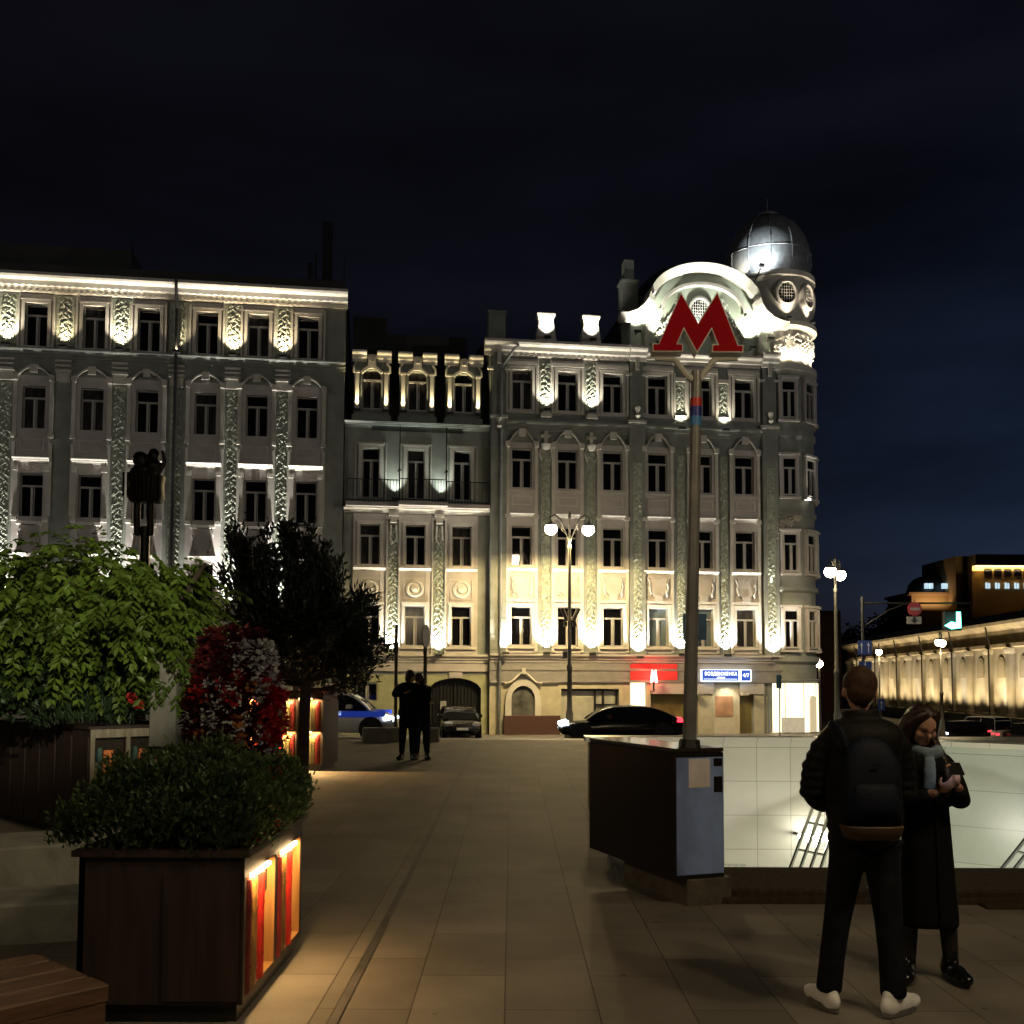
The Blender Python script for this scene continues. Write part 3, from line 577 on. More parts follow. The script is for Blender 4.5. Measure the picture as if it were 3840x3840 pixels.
    f = MB(); f.box(12.45, 12.75, -1.1, -.9, 22.72, 22.85); f.tube([(12.6, -1.0, 22.75), (12.6, 0.1, 22.3)], .04); f.build('floodlight', 'fixture', rt, off)
    # pipe + uplights
    pp = MB(); pp.tube([(.22, -.5, 18.2), (.0, -.5, 18.0), (-.55, -.32, 17.2), (-.62, -.32, 16.8), (-.62, -.32, 2.9), (-.62, -.25, 2.7), (-.62, -.25, -1)], .065, 8); pp.build('drainpipe', 'pipe', rt, off)
    for m in (1.66, 3.96): floodlight(rt, off, m, 15.16, 125, (1, .92, .74), -.32, 100, 2.4, .14)
    for m in (8.57, 10.87): floodlight(rt, off, m, 14.50, 90, (1, .92, .72), -.30, 85, 2.4, .12)
    for m, W, z, d in ((-.38, 650, 3.1, -.6), (1.67, 520, 3.12, -.4), (3.96, 620, 3.12, -.4), (6.3, 620, 2.95, -.6), (8.5, 560, 3.1, -.4), (10.86, 560, 3.1, -.4), (13.28, 620, 2.95, -.6)):
        floodlight(rt, off, m, z, W * .62, (1, .95, .80) if m < 6 else (1, .97, .86), d + .10, 100, 8, .5)
    # ---- ground floor
    gf = MB(); gf.panel(S0, 13.0, -1.2, 1.62, -.05, [(2.45, 5.35, -1.0, 1.30), (5.92, 6.75, -1.0, 1.61), (6.95, 9.4, -1.0, 1.05), (10.2, 11.52, -1.0, 1.61), (11.56, 12.3, -1.0, 1.05), (12.84, 13.0, -1.0, 1.61)], .06)
    gf.build('ground_floor', mat('cream_plaster', (.50, .46, .33), .75, var=.15, scale=2), rt, off)
    pl = MB(); pl.bbox(-.42, 2.36, -.3, -.055, -1.2, .0, .02); pl.build('granite_plinth', 'granite', rt, off)
    ni = MB(); n = 14; cx = .54
    o1 = [(cx + .88, .0), (cx + .88, .7)] + [(cx + .86 * math.cos(math.pi * k / n), .78 + .95 * math.sin(math.pi * k / n)) for k in range(n + 1)] + [(cx - .88, .7), (cx - .88, .0)]
    i1 = [(cx + .58, .0)] + [(cx + .58 * math.cos(math.pi * k / n), .82 + .62 * math.sin(math.pi * k / n)) for k in range(n + 1)] + [(cx - .58, .0)]
    ni.prism(o1 + i1[::-1], -.22, -.052); ni.mould(-1.05, cx - .86, CORN(-.05, 1.5, .14, .16)); ni.mould(cx + .86, 2.3, CORN(-.05, 1.5, .14, .16)); ni.tube([(cx - .9, -.2, 1.55), (cx - .6, -.22, 1.62), (cx - .3, -.22, 1.9), (cx, -.24, 2.15), (cx + .3, -.22, 1.9), (cx + .6, -.22, 1.62), (cx + .9, -.2, 1.55)], .06, 6); ni.box(cx - .1, cx + .1, -.34, -.12, 2.02, 2.3)
    nn = ni.build('niche', 'trim', rt, off)
    ng = MB(); ng.prism(i1, -.07, -.054); ng.build('pane', mat('niche_glass', (.12, .12, .11), .12, var=.5, scale=2.2), nn, off)
    dr = MB(); dr.add([(2.45, .22, -1), (5.35, .22, -1), (5.35, .22, 1.3), (2.45, .22, 1.3)], [(0, 1, 2, 3)]); dr.build('shop_panel', mat('cream_shop_panel', (.45, .44, .36), .5, var=.15), rt, off)
    dfm = MB()
    for x in (4.12, 4.52, 5.2): dfm.box(x, x + .09, .1, .21, -1, 1.3)
    dfm.box(2.45, 5.35, .1, .21, 1.2, 1.3); dfm.box(4.21, 5.2, .1, .21, .5, .56); dfm.build('shop_door_frame', 'metal', rt, off)
    for nm, x0, x1, z1, e in (('lit_doorway', 5.92, 6.75, 1.62, None),):
        lw = MB(); lw.box(x0, x1, .25, .29, -1, z1); lw.build(nm, mat('lit_vestibule_wall', (.8, .76, .62), .6, var=.1, emit=(1, .86, .55), es=1.3), rt, off)
    sh = MB(); sh.add([(6.95, .28, -1), (9.4, .28, -1), (9.4, .28, 1.05), (6.95, .28, 1.05)], [(0, 1, 2, 3)]); sh.add([(11.56, .28, -1), (12.3, .28, -1), (12.3, .28, 1.05), (11.56, .28, 1.05)], [(0, 1, 2, 3)]); sh.build('shop_window', mat('gold_tinted_glazing', (.26, .2, .075), .25, var=.2, scale=1.0), rt, off)
    aw = MB(); aw.box(6.95, 10.2, -.12, -.051, 1.06, 1.6); aw.box(11.54, 12.82, -.12, -.051, 1.06, 1.6); aw.build('blind_box', 'beige', rt, off)
    cmr = MB()
    for x in (9.15, 11.72): cmr.box(x - .16, x + .16, -.5, -.13, 1.0, 1.16)
    cmr.build('wall_spotlight', 'trim', rt, off)
    po = MB(); po.box(10.2, 11.52, -.02, .02, -1, 1.61); pp_ = po.build('poster_panel', mat('cream_poster_board', (.62, .56, .42), .5, var=.1), rt, off)
    ar_ = MB(); ar_.box(10.3, 11.2, -.05, -.022, -.05, .95); ar_.box(10.3, 11.2, -.052, -.0221, -.9, -.06) if False else None
    ar_.build('poster', mat('orange_brown_poster', (.45, .25, .14), .5, var=.35, scale=1.6), pp_, off)
    spot((10.85, -.55, 1.58), (10.85, .0, -.6), 40, (1, .9, .68), 110, .5, rt, off, .1)
    # bright corner shop wrapped round the tower foot
    cs = MB(); cs.lathe([(2.06, -.98), (2.06, 1.6)], 40, (TC[0], TC[1], 0), False, R(-128), R(8)); cs.build('lit_shop_window', mat('lit_shop_interior', (.8, .75, .6), .5, var=.2, scale=.9, emit=(1, .87, .58), es=1.5), rt, off)
    cb = MB()
    for ph in (-38, -12, 16, 44, 75): x, y = tp(ph, 2.09); cb.tube([(x, y, -1), (x, y, 1.6)], .03, 5)
    cb.lathe([(2.10, -1.05), (2.12, -.85)], 40, (TC[0], TC[1], 0), False, R(-128), R(8)); cb.build('shop_mullions', 'trim', rt, off)
    x, y = tp(34, 2.065); a_ = MB(); a_.T = Matrix.Translation((x, y, 0)) @ Matrix.Rotation(R(34), 4, 'Z'); a_.prism([(-.3, -.85), (.3, -.85), (.3, .7)] + [(.3 * math.cos(R(t)), .7 + .3 * math.sin(R(t))) for t in range(15, 180, 15)] + [(-.3, .7)], -.06, 0); a_.T = None
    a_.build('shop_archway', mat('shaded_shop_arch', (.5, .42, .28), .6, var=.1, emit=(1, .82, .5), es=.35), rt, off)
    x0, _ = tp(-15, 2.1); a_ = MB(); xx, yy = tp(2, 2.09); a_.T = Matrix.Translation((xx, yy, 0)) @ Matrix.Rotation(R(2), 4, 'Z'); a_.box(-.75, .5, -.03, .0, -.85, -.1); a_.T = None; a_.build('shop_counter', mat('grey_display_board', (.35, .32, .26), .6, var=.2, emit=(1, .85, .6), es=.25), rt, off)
    # street name signs
    st = MB(); st.box(9.52, 11.42, -.30, -.17, 1.72, 2.26); s1 = st.build('street_name_sign', mat('lit_blue_sign', (.02, .05, .3), .4, var=0, emit=(.03, .09, .55), es=.6), rt, off)
    M['lit_white'] = mat('lit_white_lettering', (.8, .8, .8), .5, var=0, emit=(.8, .9, 1), es=2.2)
    fb = MB()
    for a, c, z0, z1 in ((9.50, 11.44, 2.26, 2.29), (9.50, 11.44, 1.69, 1.72), (9.49, 9.52, 1.72, 2.26), (11.42, 11.45, 1.72, 2.26), (11.54, 12.06, 2.26, 2.29), (11.54, 12.06, 1.69, 1.72), (11.52, 11.55, 1.72, 2.26), (12.04, 12.07, 1.72, 2.26)): fb.box(a, c, -.315, -.16, z0, z1)
    fb.box(9.60, 11.34, -.306, -.3005, 1.80, 1.815)
    fb.build('sign_border', 'lit_white', s1, off)
    ox = Vector(off)
    text('ВОЗДВИЖЕНКА', 'sign_lettering', .25, 'lit_white', s1, Vector((10.5, -.304, 2.06)) - ox, sx=.86); text('улица', 'sign_lettering', .15, 'lit_white', s1, Vector((10.5, -.304, 1.885)) - ox)
    st = MB(); st.box(11.55, 12.04, -.30, -.17, 1.72, 2.26); s2 = st.build('house_number_sign', s1.data.materials[0], rt, off); text('4/7', 'sign_lettering', .27, 'lit_white', s2, Vector((11.8, -.304, 1.99)) - ox)
    # small red hanging M
    hm = MB(); hm.tube([(6.93, -.1, 1.2), (6.93, -.75, 1.2)], .03); hm.tube([(6.93, -.7, 1.2), (6.93, -.7, 1.6)], .05); k = .26
    hs_ = hm.build('hanging_sign_bracket', 'metal', rt, off)
    mm = MB(); poly = [(-.5, 0), (-.3, 0), (-.22, .5), (0, .1), (.22, .5), (.3, 0), (.5, 0), (.3, 1), (.2, 1), (0, .55), (-.2, 1), (-.3, 1)]
    mm.prism([(6.93 + x * .34, 1.62 + z * .62) for x, z in poly], -.80, -.66); mm.build('lit_letter_sign', mat('red_neon_letter', (.8, .2, .2), .4, var=0, emit=(1, .25, .2), es=9), hs_, off)
    rf_ = MB(); rf_.box(5.9, 8.3, -.17, -.101, 1.75, 2.19); rf_.box(5.9, 8.3, -.15, -.101, 2.31, 2.55); rf_.build('red_glow_fascia', mat('red_glow_fascia', (.6, .05, .05), .5, var=.3, scale=.8, emit=(1, .01, .015), es=.09), rt, off)  # red glow of the neon letter on the frieze, put into colour and faint emission
    point((6.93, -.62, 2.05), 20, (1, .02, .015), .08, rt, off)
    return rt
build_right()
#--SPLIT--
# ------------------------------------------------------------------ ground
M['paving'] = None
def paving_mat():
    m = bpy.data.materials.new('granite_slab_paving'); m.use_nodes = True; nt = m.node_tree; b = nt.nodes['Principled BSDF']; L = nt.links
    tc = nt.nodes.new('ShaderNodeTexCoord'); mp = nt.nodes.new('ShaderNodeMapping'); mp.inputs['Rotation'].default_value = (0, 0, R(90)); mp.inputs['Location'].default_value = (.2, .03, 0)
    L.new(tc.outputs['Object'], mp.inputs[0])
    br = nt.nodes.new('ShaderNodeTexBrick'); br.offset = .37; br.inputs['Scale'].default_value = 1; br.inputs['Mortar Size'].default_value = .0045; br.inputs['Mortar Smooth'].default_value = .4
    br.inputs['Brick Width'].default_value = .98; br.inputs['Row Height'].default_value = .49; br.inputs['Color1'].default_value = (.180, .160, .136, 1); br.inputs['Color2'].default_value = (.255, .229, .196, 1); br.inputs['Mortar'].default_value = (.07, .057, .045, 1)
    L.new(mp.outputs[0], br.inputs['Vector'])
    n = nt.nodes.new('ShaderNodeTexNoise'); n.inputs['Scale'].default_value = 1.3; n.inputs['Detail'].default_value = 8; L.new(tc.outputs['Object'], n.inputs['Vector'])
    n3 = nt.nodes.new('ShaderNodeTexNoise'); n3.inputs['Scale'].default_value = 90; L.new(tc.outputs['Object'], n3.inputs['Vector'])
    mx = nt.nodes.new('ShaderNodeMix'); mx.data_type = 'RGBA'; mx.blend_type = 'MULTIPLY'; mx.inputs[0].default_value = .85
    rp = nt.nodes.new('ShaderNodeValToRGB'); rp.color_ramp.elements[0].position = .25; rp.color_ramp.elements[0].color = (.48, .47, .46, 1); rp.color_ramp.elements[1].position = .75; rp.color_ramp.elements[1].color = (1.1, 1.08, 1.05, 1)
    L.new(n.outputs['Fac'], rp.inputs[0]); L.new(br.outputs['Color'], mx.inputs[6]); L.new(rp.outputs[0], mx.inputs[7])
    m2 = nt.nodes.new('ShaderNodeMix'); m2.data_type = 'RGBA'; m2.blend_type = 'MULTIPLY'; m2.inputs[0].default_value = .35; L.new(mx.outputs[2], m2.inputs[6]); L.new(n3.outputs['Color'], m2.inputs[7]); vo = nt.nodes.new('ShaderNodeTexVoronoi'); vo.inputs['Scale'].default_value = 3.2; L.new(tc.outputs['Object'], vo.inputs['Vector']); vr = nt.nodes.new('ShaderNodeValToRGB'); vr.color_ramp.elements[0].position = .045; vr.color_ramp.elements[0].color = (.35, .33, .32, 1); vr.color_ramp.elements[1].position = .075; vr.color_ramp.elements[1].color = (1, 1, 1, 1); L.new(vo.outputs['Distance'], vr.inputs[0])
    m3 = nt.nodes.new('ShaderNodeMix'); m3.data_type = 'RGBA'; m3.blend_type = 'MULTIPLY'; m3.inputs[0].default_value = .8; L.new(m2.outputs[2], m3.inputs[6]); L.new(vr.outputs[0], m3.inputs[7]); L.new(m3.outputs[2], b.inputs['Base Color'])
    b.inputs['Roughness'].default_value = .72; b.inputs['Specular IOR Level'].default_value = .25
    bp = nt.nodes.new('ShaderNodeBump'); bp.inputs['Strength'].default_value = .5; bp.inputs['Distance'].default_value = .012; bp.invert = True
    ad = nt.nodes.new('ShaderNodeMath'); ad.operation = 'MULTIPLY_ADD'; ad.inputs[1].default_value = -.15; L.new(n3.outputs['Fac'], ad.inputs[0]); L.new(br.outputs['Fac'], ad.inputs[2]); L.new(ad.outputs[0], bp.inputs['Height']); L.new(bp.outputs[0], b.inputs['Normal'])
    return m
M['paving'] = paving_mat()
M['asphalt'] = mat('dark_asphalt', (.045, .045, .047), .55, var=.3, scale=2, bump=.3, bscale=60)
M['pavement'] = mat('grey_pavement', (.16, .15, .14), .6, var=.25, scale=3)
def lerp(x, xs, ys): return float(np.interp(x, xs, ys))
def gz(x, y):
    if y <= 27.5: return lerp(y, [-20, 9, 20, 27.5], [0, 0, .12, .12])
    z = lerp(y, [27.5, 34, 39, 47], [-.06, -.2, -.55, -.98])
    if y > 47: z = lerp(y, [47, 52, 89, 135, 200], [-.98, -1.05, -3.5, -4.8, -5.2])
    return z
PIT = (1.75, 9.0, 9.06, 13.2)
def sheet(name, xs, ys, m, dz=0, skip=None, kind='structure'):
    b = MB(); idx = {}
    for j, y in enumerate(ys):
        for i, x in enumerate(xs): idx[i, j] = len(b.v); b.v.append((x, y, gz(x, y) + dz))
    for j in range(len(ys) - 1):
        for i in range(len(xs) - 1):
            cx = (xs[i] + xs[i + 1]) / 2; cy = (ys[j] + ys[j + 1]) / 2
            if skip and skip(cx, cy): continue
            b.f.append((idx[i, j], idx[i + 1, j], idx[i + 1, j + 1], idx[i, j + 1])); b.m.append(0)
    return tag(b.build(name, m), kind=kind)
sheet('plaza', [-60, -20, PIT[0], PIT[1], 40, 60], [-25, 0, PIT[2], PIT[3], 20, 27.5], 'paving', skip=lambda x, y: PIT[0] < x < PIT[1] and PIT[2] < y < PIT[3])
kb = MB(); kb.box(-60, 60, 27.5, 27.72, -.3, .118); tag(kb.build('kerb', 'pavement'), kind='structure')
sheet('road', [-300, -60, 0, 17, 60, 400], [27.72, 34, 39, 44.5, 47, 52, 89, 135, 200, 900], 'asphalt')
pv = MB()
for a, c in ((-28, 16.8),):
    p = [FW(a, -3.2), FW(c, -3.2), FW(c, 12), FW(a, 12)]
    pv.add([(q.x, q.y, -.92) for q in p] + [(q.x, q.y, -1.3) for q in p], [(0, 1, 2, 3), (0, 4, 5, 1), (1, 5, 6, 2)])
tag(pv.build('pavement', 'pavement'), kind='structure')
ln = MB()
for k in range(16): ln.box(-20 + k * 4, -18 + k * 4, 36.4, 36.55, gz(0, 36.5) + .0, gz(0, 36.5) + .012)
tag(ln.build('road_marking', mat('road_paint', (.6, .6, .58), .6, var=.15)), kind='structure')
def strip(name, x0, x1, dz, m):
    b = MB(); ys = [1, 5, 9, 14.5, 20, 27.4]; b.add([(x, y, gz(x, y) + dz) for y in ys for x in (x0, x1)], [(2 * k, 2 * k + 1, 2 * k + 3, 2 * k + 2) for k in range(len(ys) - 1)]); tag(b.build(name, m), kind='structure')
strip('drain_slot', -.915, -.865, .008, mat('dark_drain_iron', (.05, .043, .036), .7, var=.5, scale=3))
strip('border_paving', -1.42, -.92, .004, 'paving')
# ------------------------------------------------------------------ metro pit
px0, px1, py0, py1 = PIT
M['marble'] = None
def tile_mat(name, c1, c2, w, h, rough, spec=.5):
    m = bpy.data.materials.new(name); m.use_nodes = True; nt = m.node_tree; b = nt.nodes['Principled BSDF']; L = nt.links
    tc = nt.nodes.new('ShaderNodeTexCoord'); mp = nt.nodes.new('ShaderNodeMapping'); mp.inputs['Rotation'].default_value = (R(-90), 0, 0); L.new(tc.outputs['Object'], mp.inputs[0])
    br = nt.nodes.new('ShaderNodeTexBrick'); br.offset = 0; br.inputs['Scale'].default_value = 1; br.inputs['Mortar Size'].default_value = .005; br.inputs['Brick Width'].default_value = w; br.inputs['Row Height'].default_value = h
    br.inputs['Color1'].default_value = (*c1, 1); br.inputs['Color2'].default_value = (*c2, 1); br.inputs['Mortar'].default_value = (*[c * .6 for c in c1], 1); L.new(mp.outputs[0], br.inputs['Vector'])
    n = nt.nodes.new('ShaderNodeTexNoise'); n.inputs['Scale'].default_value = 2.5; n.inputs['Detail'].default_value = 6; L.new(tc.outputs['Object'], n.inputs['Vector'])
    rp = nt.nodes.new('ShaderNodeValToRGB'); rp.color_ramp.elements[0].color = (.75, .75, .75, 1); rp.color_ramp.elements[1].color = (1, 1, 1, 1); L.new(n.outputs['Fac'], rp.inputs[0])
    mx = nt.nodes.new('ShaderNodeMix'); mx.data_type = 'RGBA'; mx.blend_type = 'MULTIPLY'; mx.inputs[0].default_value = 1; L.new(br.outputs['Color'], mx.inputs[6]); L.new(rp.outputs[0], mx.inputs[7]); L.new(mx.outputs[2], b.inputs['Base Color'])
    b.inputs['Roughness'].default_value = rough; b.inputs['Specular IOR Level'].default_value = spec
    return m
M['marble'] = tile_mat('pale_marble_panels', (.50, .48, .38), (.54, .52, .42), .43, .43, .35)
M['glaze'] = tile_mat('greenish_glazed_panels', (.38, .41, .335), (.41, .44, .36), 1.2, .43, .22)
WT = 1.0
wall = empty('stairwell_wall', (4, 13.2, -3), 0, 'pale panelled far wall of the metro stairwell behind the two people', 'wall'); wo = (4, 13.2, -3)
b = MB(); b.box(1.0, 4.3, 13.2, 13.5, -3, WT - .06); b.build('marble_panels', 'marble', wall, wo)
b = MB(); b.box(.95, 4.32, 13.14, 13.55, WT - .06, WT); b.build('coping', 'marble', wall, wo)
# angled right part
P0 = Vector((4.3, 13.2, 0)); P1 = Vector((8.6, 9.8, 0)); L_ = (P1 - P0).length; an = math.atan2(P1.y - P0.y, P1.x - P0.x)
b = MB(); b.box(0, L_, 0, .25, -3, WT - .06); o = b.build('glazed_panels', 'glaze', wall); o.location = P0 - Vector(wo); o.rotation_euler = (0, 0, an)
b = MB(); b.box(0, L_, -.05, .32, WT - .06, WT - .002); o = b.build('coping', 'marble', wall); o.location = P0 - Vector(wo); o.rotation_euler = (0, 0, an)
ic = MB()
for x in (1.93, 2.42, 2.55): ic.T = Matrix.Translation((x, 13.195, -.62)) @ Matrix.Rotation(R(90), 4, 'X'); ic.lathe([(.05, 0), (.05, .006), (.001, .007)], 16)
ic.T = None; ic.build('route_disc', mat('blue_route_disc', (.12, .22, .42), .5, var=.1), wall, wo)
ic = MB()
for x0, x1 in ((2.02, 2.32), (2.66, 3.0)):
    for k in range(7): ic.box(x0 + (x1 - x0) * k / 7, x0 + (x1 - x0) * (k + .75) / 7, 13.19, 13.1995, -.635 + .01 * (k % 2), -.605)
ic.build('faded_lettering', mat('faded_sign_ink', (.3, .3, .26), .6, var=.1), wall, wo)
fill = MB(); fill.add([(4.3, 13.5, .02), (8.9, 10.0, .02), (9.05, 10.0, .02), (9.05, 13.3, .02)], [(0, 1, 2, 3)]); tag(fill.build('plaza_infill', 'paving'), kind='structure')
pf = MB(); pf.add([(px0, py0, -3), (px1, py0, -3), (px1, py1, -3), (px0, py1, -3)], [(0, 1, 2, 3)]); pf.add([(px0, py0, -3), (px0, py1, -3), (px0, py1, 0), (px0, py0, 0)], [(0, 1, 2, 3)]); pf.add([(px1, py0, -3), (px1, py0, 0), (px1, py1, 0), (px1, py1, -3)], [(0, 1, 2, 3)]); pf.add([(px0, py0, -3), (px0, py0, 0), (px1, py0, 0), (px1, py0, -3)], [(0, 1, 2, 3)])
tag(pf.build('stairwell_pit', 'marble'), kind='structure')
kerb = MB(); kerb.bbox(1.62, 9.3, 8.1, 9.06, -.05, .10, .02); kerb.bbox(1.62, 9.3, 8.02, 8.095, -.05, .05, .01); kerb.bbox(3.6, 9.3, 7.86, 8.015, -.05, .03, .01)
tag(kerb.build('stairwell_kerb', mat('dark_brown_granite', (.045, .035, .026), .95, var=.35, scale=20, spec=.05)), 'low granite kerb along the near side of the metro stairwell', 'kerb')
def rails(name, p0, p1, lab, grp):
    p0, p1 = Vector(p0), Vector(p1); r = empty(name, p1, 0, lab, 'handrail', grp); d = p1 - p0
    for k in range(4):
        o_ = Vector((.10 * k, -.02 * k, -.02 * k)); b = MB(); b.tube([p0 + o_, p1 + o_ + d * .8], .022, 6); b.build('rail', mat_rail, r, p1)
    b = MB()
    for k in range(5): q = p0 + d * (k / 3); b.tube([q, q + Vector((.32, -.06, -.06))], .015, 5)
    b.build('rail_bracket', mat_rail, r, p1)
mat_rail = mat('polished_steel', (.7, .7, .66), .18, metal=.9, var=.05)
rails('stair_handrail', (3.84, 13.0, .26), (3.02, 11.4, -.45), 'polished steel handrails descending beside the legs of the man with the backpack', 'handrails in the stairwell')
rails('stair_handrail', (5.7, 11.1, .26), (4.97, 10.5, -.17), 'polished steel handrails at the far right end of the stairwell', 'handrails in the stairwell')
M['wall_globe'] = mat('lit_wall_globe', (.9, .9, .85), .3, var=0, emit=(1, .97, .85), es=22)
for u, v, rr, lb in ((3080, 3135, .075, 'large lit globe lamp low on the stairwell wall beside the handrail'), (3035, 3135, .055, 'smaller lit globe lamp just left of the large stairwell globe'), (3000, 3135, .03, 'smallest lit globe lamp between the stairwell handrails')):
    p = at(u, v, 12.95); b = MB(); b.lathe([(.001, -rr)] + [(rr * math.cos(R(a)), rr * math.sin(R(a))) for a in range(-75, 90, 15)] + [(.001, rr)], 16); g = empty('wall_lamp', (p.x, p.y + .1, p.z), 0, lb, 'lamp', 'globe lamps in the stairwell'); go = b.build('lamp_globe', 'wall_globe', g, smooth=True); go.location = (0, -.1, 0)
    b = MB(); b.tube([(0, -.1 + rr * .9, 0), (0, .15, 0)], .02, 6); b.build('bracket', 'metal', g)
# stair lighting: tubes along the near wall, under the kerb
for x in (2.7, 4.4, 6.1, 7.6):
    t = empty('tube_light', (x, 9.12, -.5), 0, 'lit tube light fixed under the near edge of the stairwell', 'lamp', 'tube lights under the stairwell edge'); b = MB(); b.box(-.6, .6, 0, .05, -.04, .04); b.build('tube', mat('lit_tube', (.9, .9, .8), .4, var=0, emit=(1, .97, .80), es=3), t)
    area((x, 9.2, -.5), (x + .1, 13, -.3), 26 if x < 5 else 25, (1, .96, .82) if x < 5 else (.96, 1, .86), 1.2, .08)
# ------------------------------------------------------------------ pedestal block and M pole
blk = empty('pedestal', (1.15, 8.7, 0), R(20), 'dark granite pedestal with a notice on its lit end, carrying the metro pole', 'pedestal')
b = MB(); b.bbox(-.19, .25, -.80, .78, .21, 1.17, .012); b.build('granite_body', 'darkgranite', blk)
b = MB(); b.bbox(-.19, .25, -.80, .78, 1.172, 1.2, .008); b.build('top_slab', mat('polished_top_slab', (.03, .024, .02), .12, var=.3, scale=30), blk)
b = MB(); b.bbox(-.08, .31, -.80, .3, -.02, .205, .01); b.build('plinth', mat('worn_dark_plinth', (.09, .075, .06), .7, var=.4, scale=8), blk)
b = MB(); b.box(-.175, .235, -.808, -.801, .24, 1.13); b.build('end_panel', mat('steel_panel_blue_glow', (.24, .34, .66), .28, metal=.15, var=.4, scale=3, stretch=(1, 1, .5)), blk)  # bluish street reflection on the steel, put into its base colour
b = MB(); b.box(-.07, .115, -.812, -.8085, .90, 1.12); b.build('notice', mat('paper_notice', (.7, .66, .68), .5, var=.12, scale=9), blk)
bm_ = MB()
for k in range(2): bm_.box(.15, .225, -.812, -.8085, .86 + .2 * k, .98 + .14 * k)
bm_.build('reader_panel', 'darkgranite', blk)
pole = empty('metro_sign', (1.40, 8.1, 1.2), 0, 'tall grey metro pole with striped bands and a big red letter M', 'sign')
pb = Vector((1.40, 8.1, 1.2)); pt = at(2612, 1392, 8.1); PO = (1.40, 8.1, 1.2)
def pp(t): return pb + (pt - pb) * t
b = MB(); b.tube([pb, pp(.5), pt], [.056, .048, .042], 20); b.build('pole', mat('grey_pole_paint', (.20, .20, .195), .4, metal=.2, var=.2, scale=6), pole, PO, True, auto=40)
b = MB(); b.tube([pb, pb + (pt - pb) * .02], [.09, .075], 12); 
for k in range(6): a = k * math.pi / 3; b.tube([pb + Vector((.075 * math.cos(a), .075 * math.sin(a), 0)), pb + Vector((.075 * math.cos(a), .075 * math.sin(a), .05))], .01, 6)
b.build('base_flange', 'metal', pole, PO)
tv = lambda v: (pb.z - at(2604, v, 8.1).z) / (pb.z - pt.z)
for (v0, v1, c) in ((1495, 1527, (.55, .03, .02)), (1527, 1562, (.02, .03, .25)), (1562, 1598, (.06, .25, .6))):
    b = MB(); b.tube([pp(tv(v1)), pp(tv(v0))], .0465, 20); b.build('colour_band', mat('band_paint', c, .4, var=.1), pole, PO, True, auto=40)
mp_ = [(290, 1380), (290, 1318), (335, 1318), (505, 928), (635, 1160), (780, 925), (938, 1330), (978, 1330), (978, 1385), (740, 1385), (740, 1325), (783, 1325), (737, 1212), (627, 1392), (527, 1210), (480, 1320), (520, 1320), (520, 1380)]
P3 = [at(2300 + x / 2.033, 650 + y / 2.033, 8.1) for x, y in mp_]; PX = [(p.x, p.z) for p in P3]
def inset(poly, d):
    n = len(poly); out = []; ar = sum(poly[i][0] * poly[(i + 1) % n][1] - poly[(i + 1) % n][0] * poly[i][1] for i in range(n)); sg = 1 if ar > 0 else -1
    for i in range(n):
        p = Vector(poly[i]); a = (p - Vector(poly[i - 1])).normalized(); c = (Vector(poly[(i + 1) % n]) - p).normalized()
        n1 = Vector((-a.y, a.x)) * sg; n2 = Vector((-c.y, c.x)) * sg; k = (n1 + n2); k = k / max(.25, k.dot(n1)); out.append(tuple(p + k * d))
    return out
b = MB(); b.prism(PX, 8.03, 8.17); lt = b.build('letter_body', mat('white_sign_edge', (.55, .52, .47), .4, var=.08), pole, PO)
b = MB(); b.prism(inset(PX, .008), 8.026, 8.0295); b.build('letter_face', mat('red_sign_acrylic', (.32, .003, .010), .6, var=.1, scale=2, spec=.05), lt, PO)
br_ = MB()
for q, u0, u1 in ((-1, 2456, 2530), (1, 2680, 2765)):
    a = at(2604 + q * 26, 1412, 8.1); m_ = at(u1 if q < 0 else u0, 1348, 8.1); e = at(u0 if q < 0 else u1, 1345, 8.1)
    br_.tube([a, m_], .026, 8); br_.tube([m_, e], .02, 8); br_.tube([a, a + Vector((-q * .05, 0, -.03))], .03, 8)
br_.build('sign_bracket', mat('white_bracket_paint', (.5, .5, .46), .4, var=.08), pole, PO)
# sign boards half hidden behind the pole (far street plates)
for u0, u1, v0, v1, c, lb in ((2560, 2648, 2302, 2400, (.05, .10, .17), 'blue grey plate half hidden behind the metro pole in front of the corner building'),):
    a, c_ = at(u0, v1, 46), at(u1, v0, 46); e_ = empty('road_sign', ((a.x + c_.x) / 2, 46, gz(0, 46)), 0, lb, 'sign'); b = MB(); b.box(a.x, c_.x, 45.9, 45.96, a.z, c_.z); b.build('sign_plate', mat('dull_blue_plate', c, .4, var=.2), e_, e_.location); b = MB(); b.tube([(e_.location.x, 46, e_.location.z), (e_.location.x, 46, c_.z)], .04); b.build('post', 'metal', e_, e_.location)
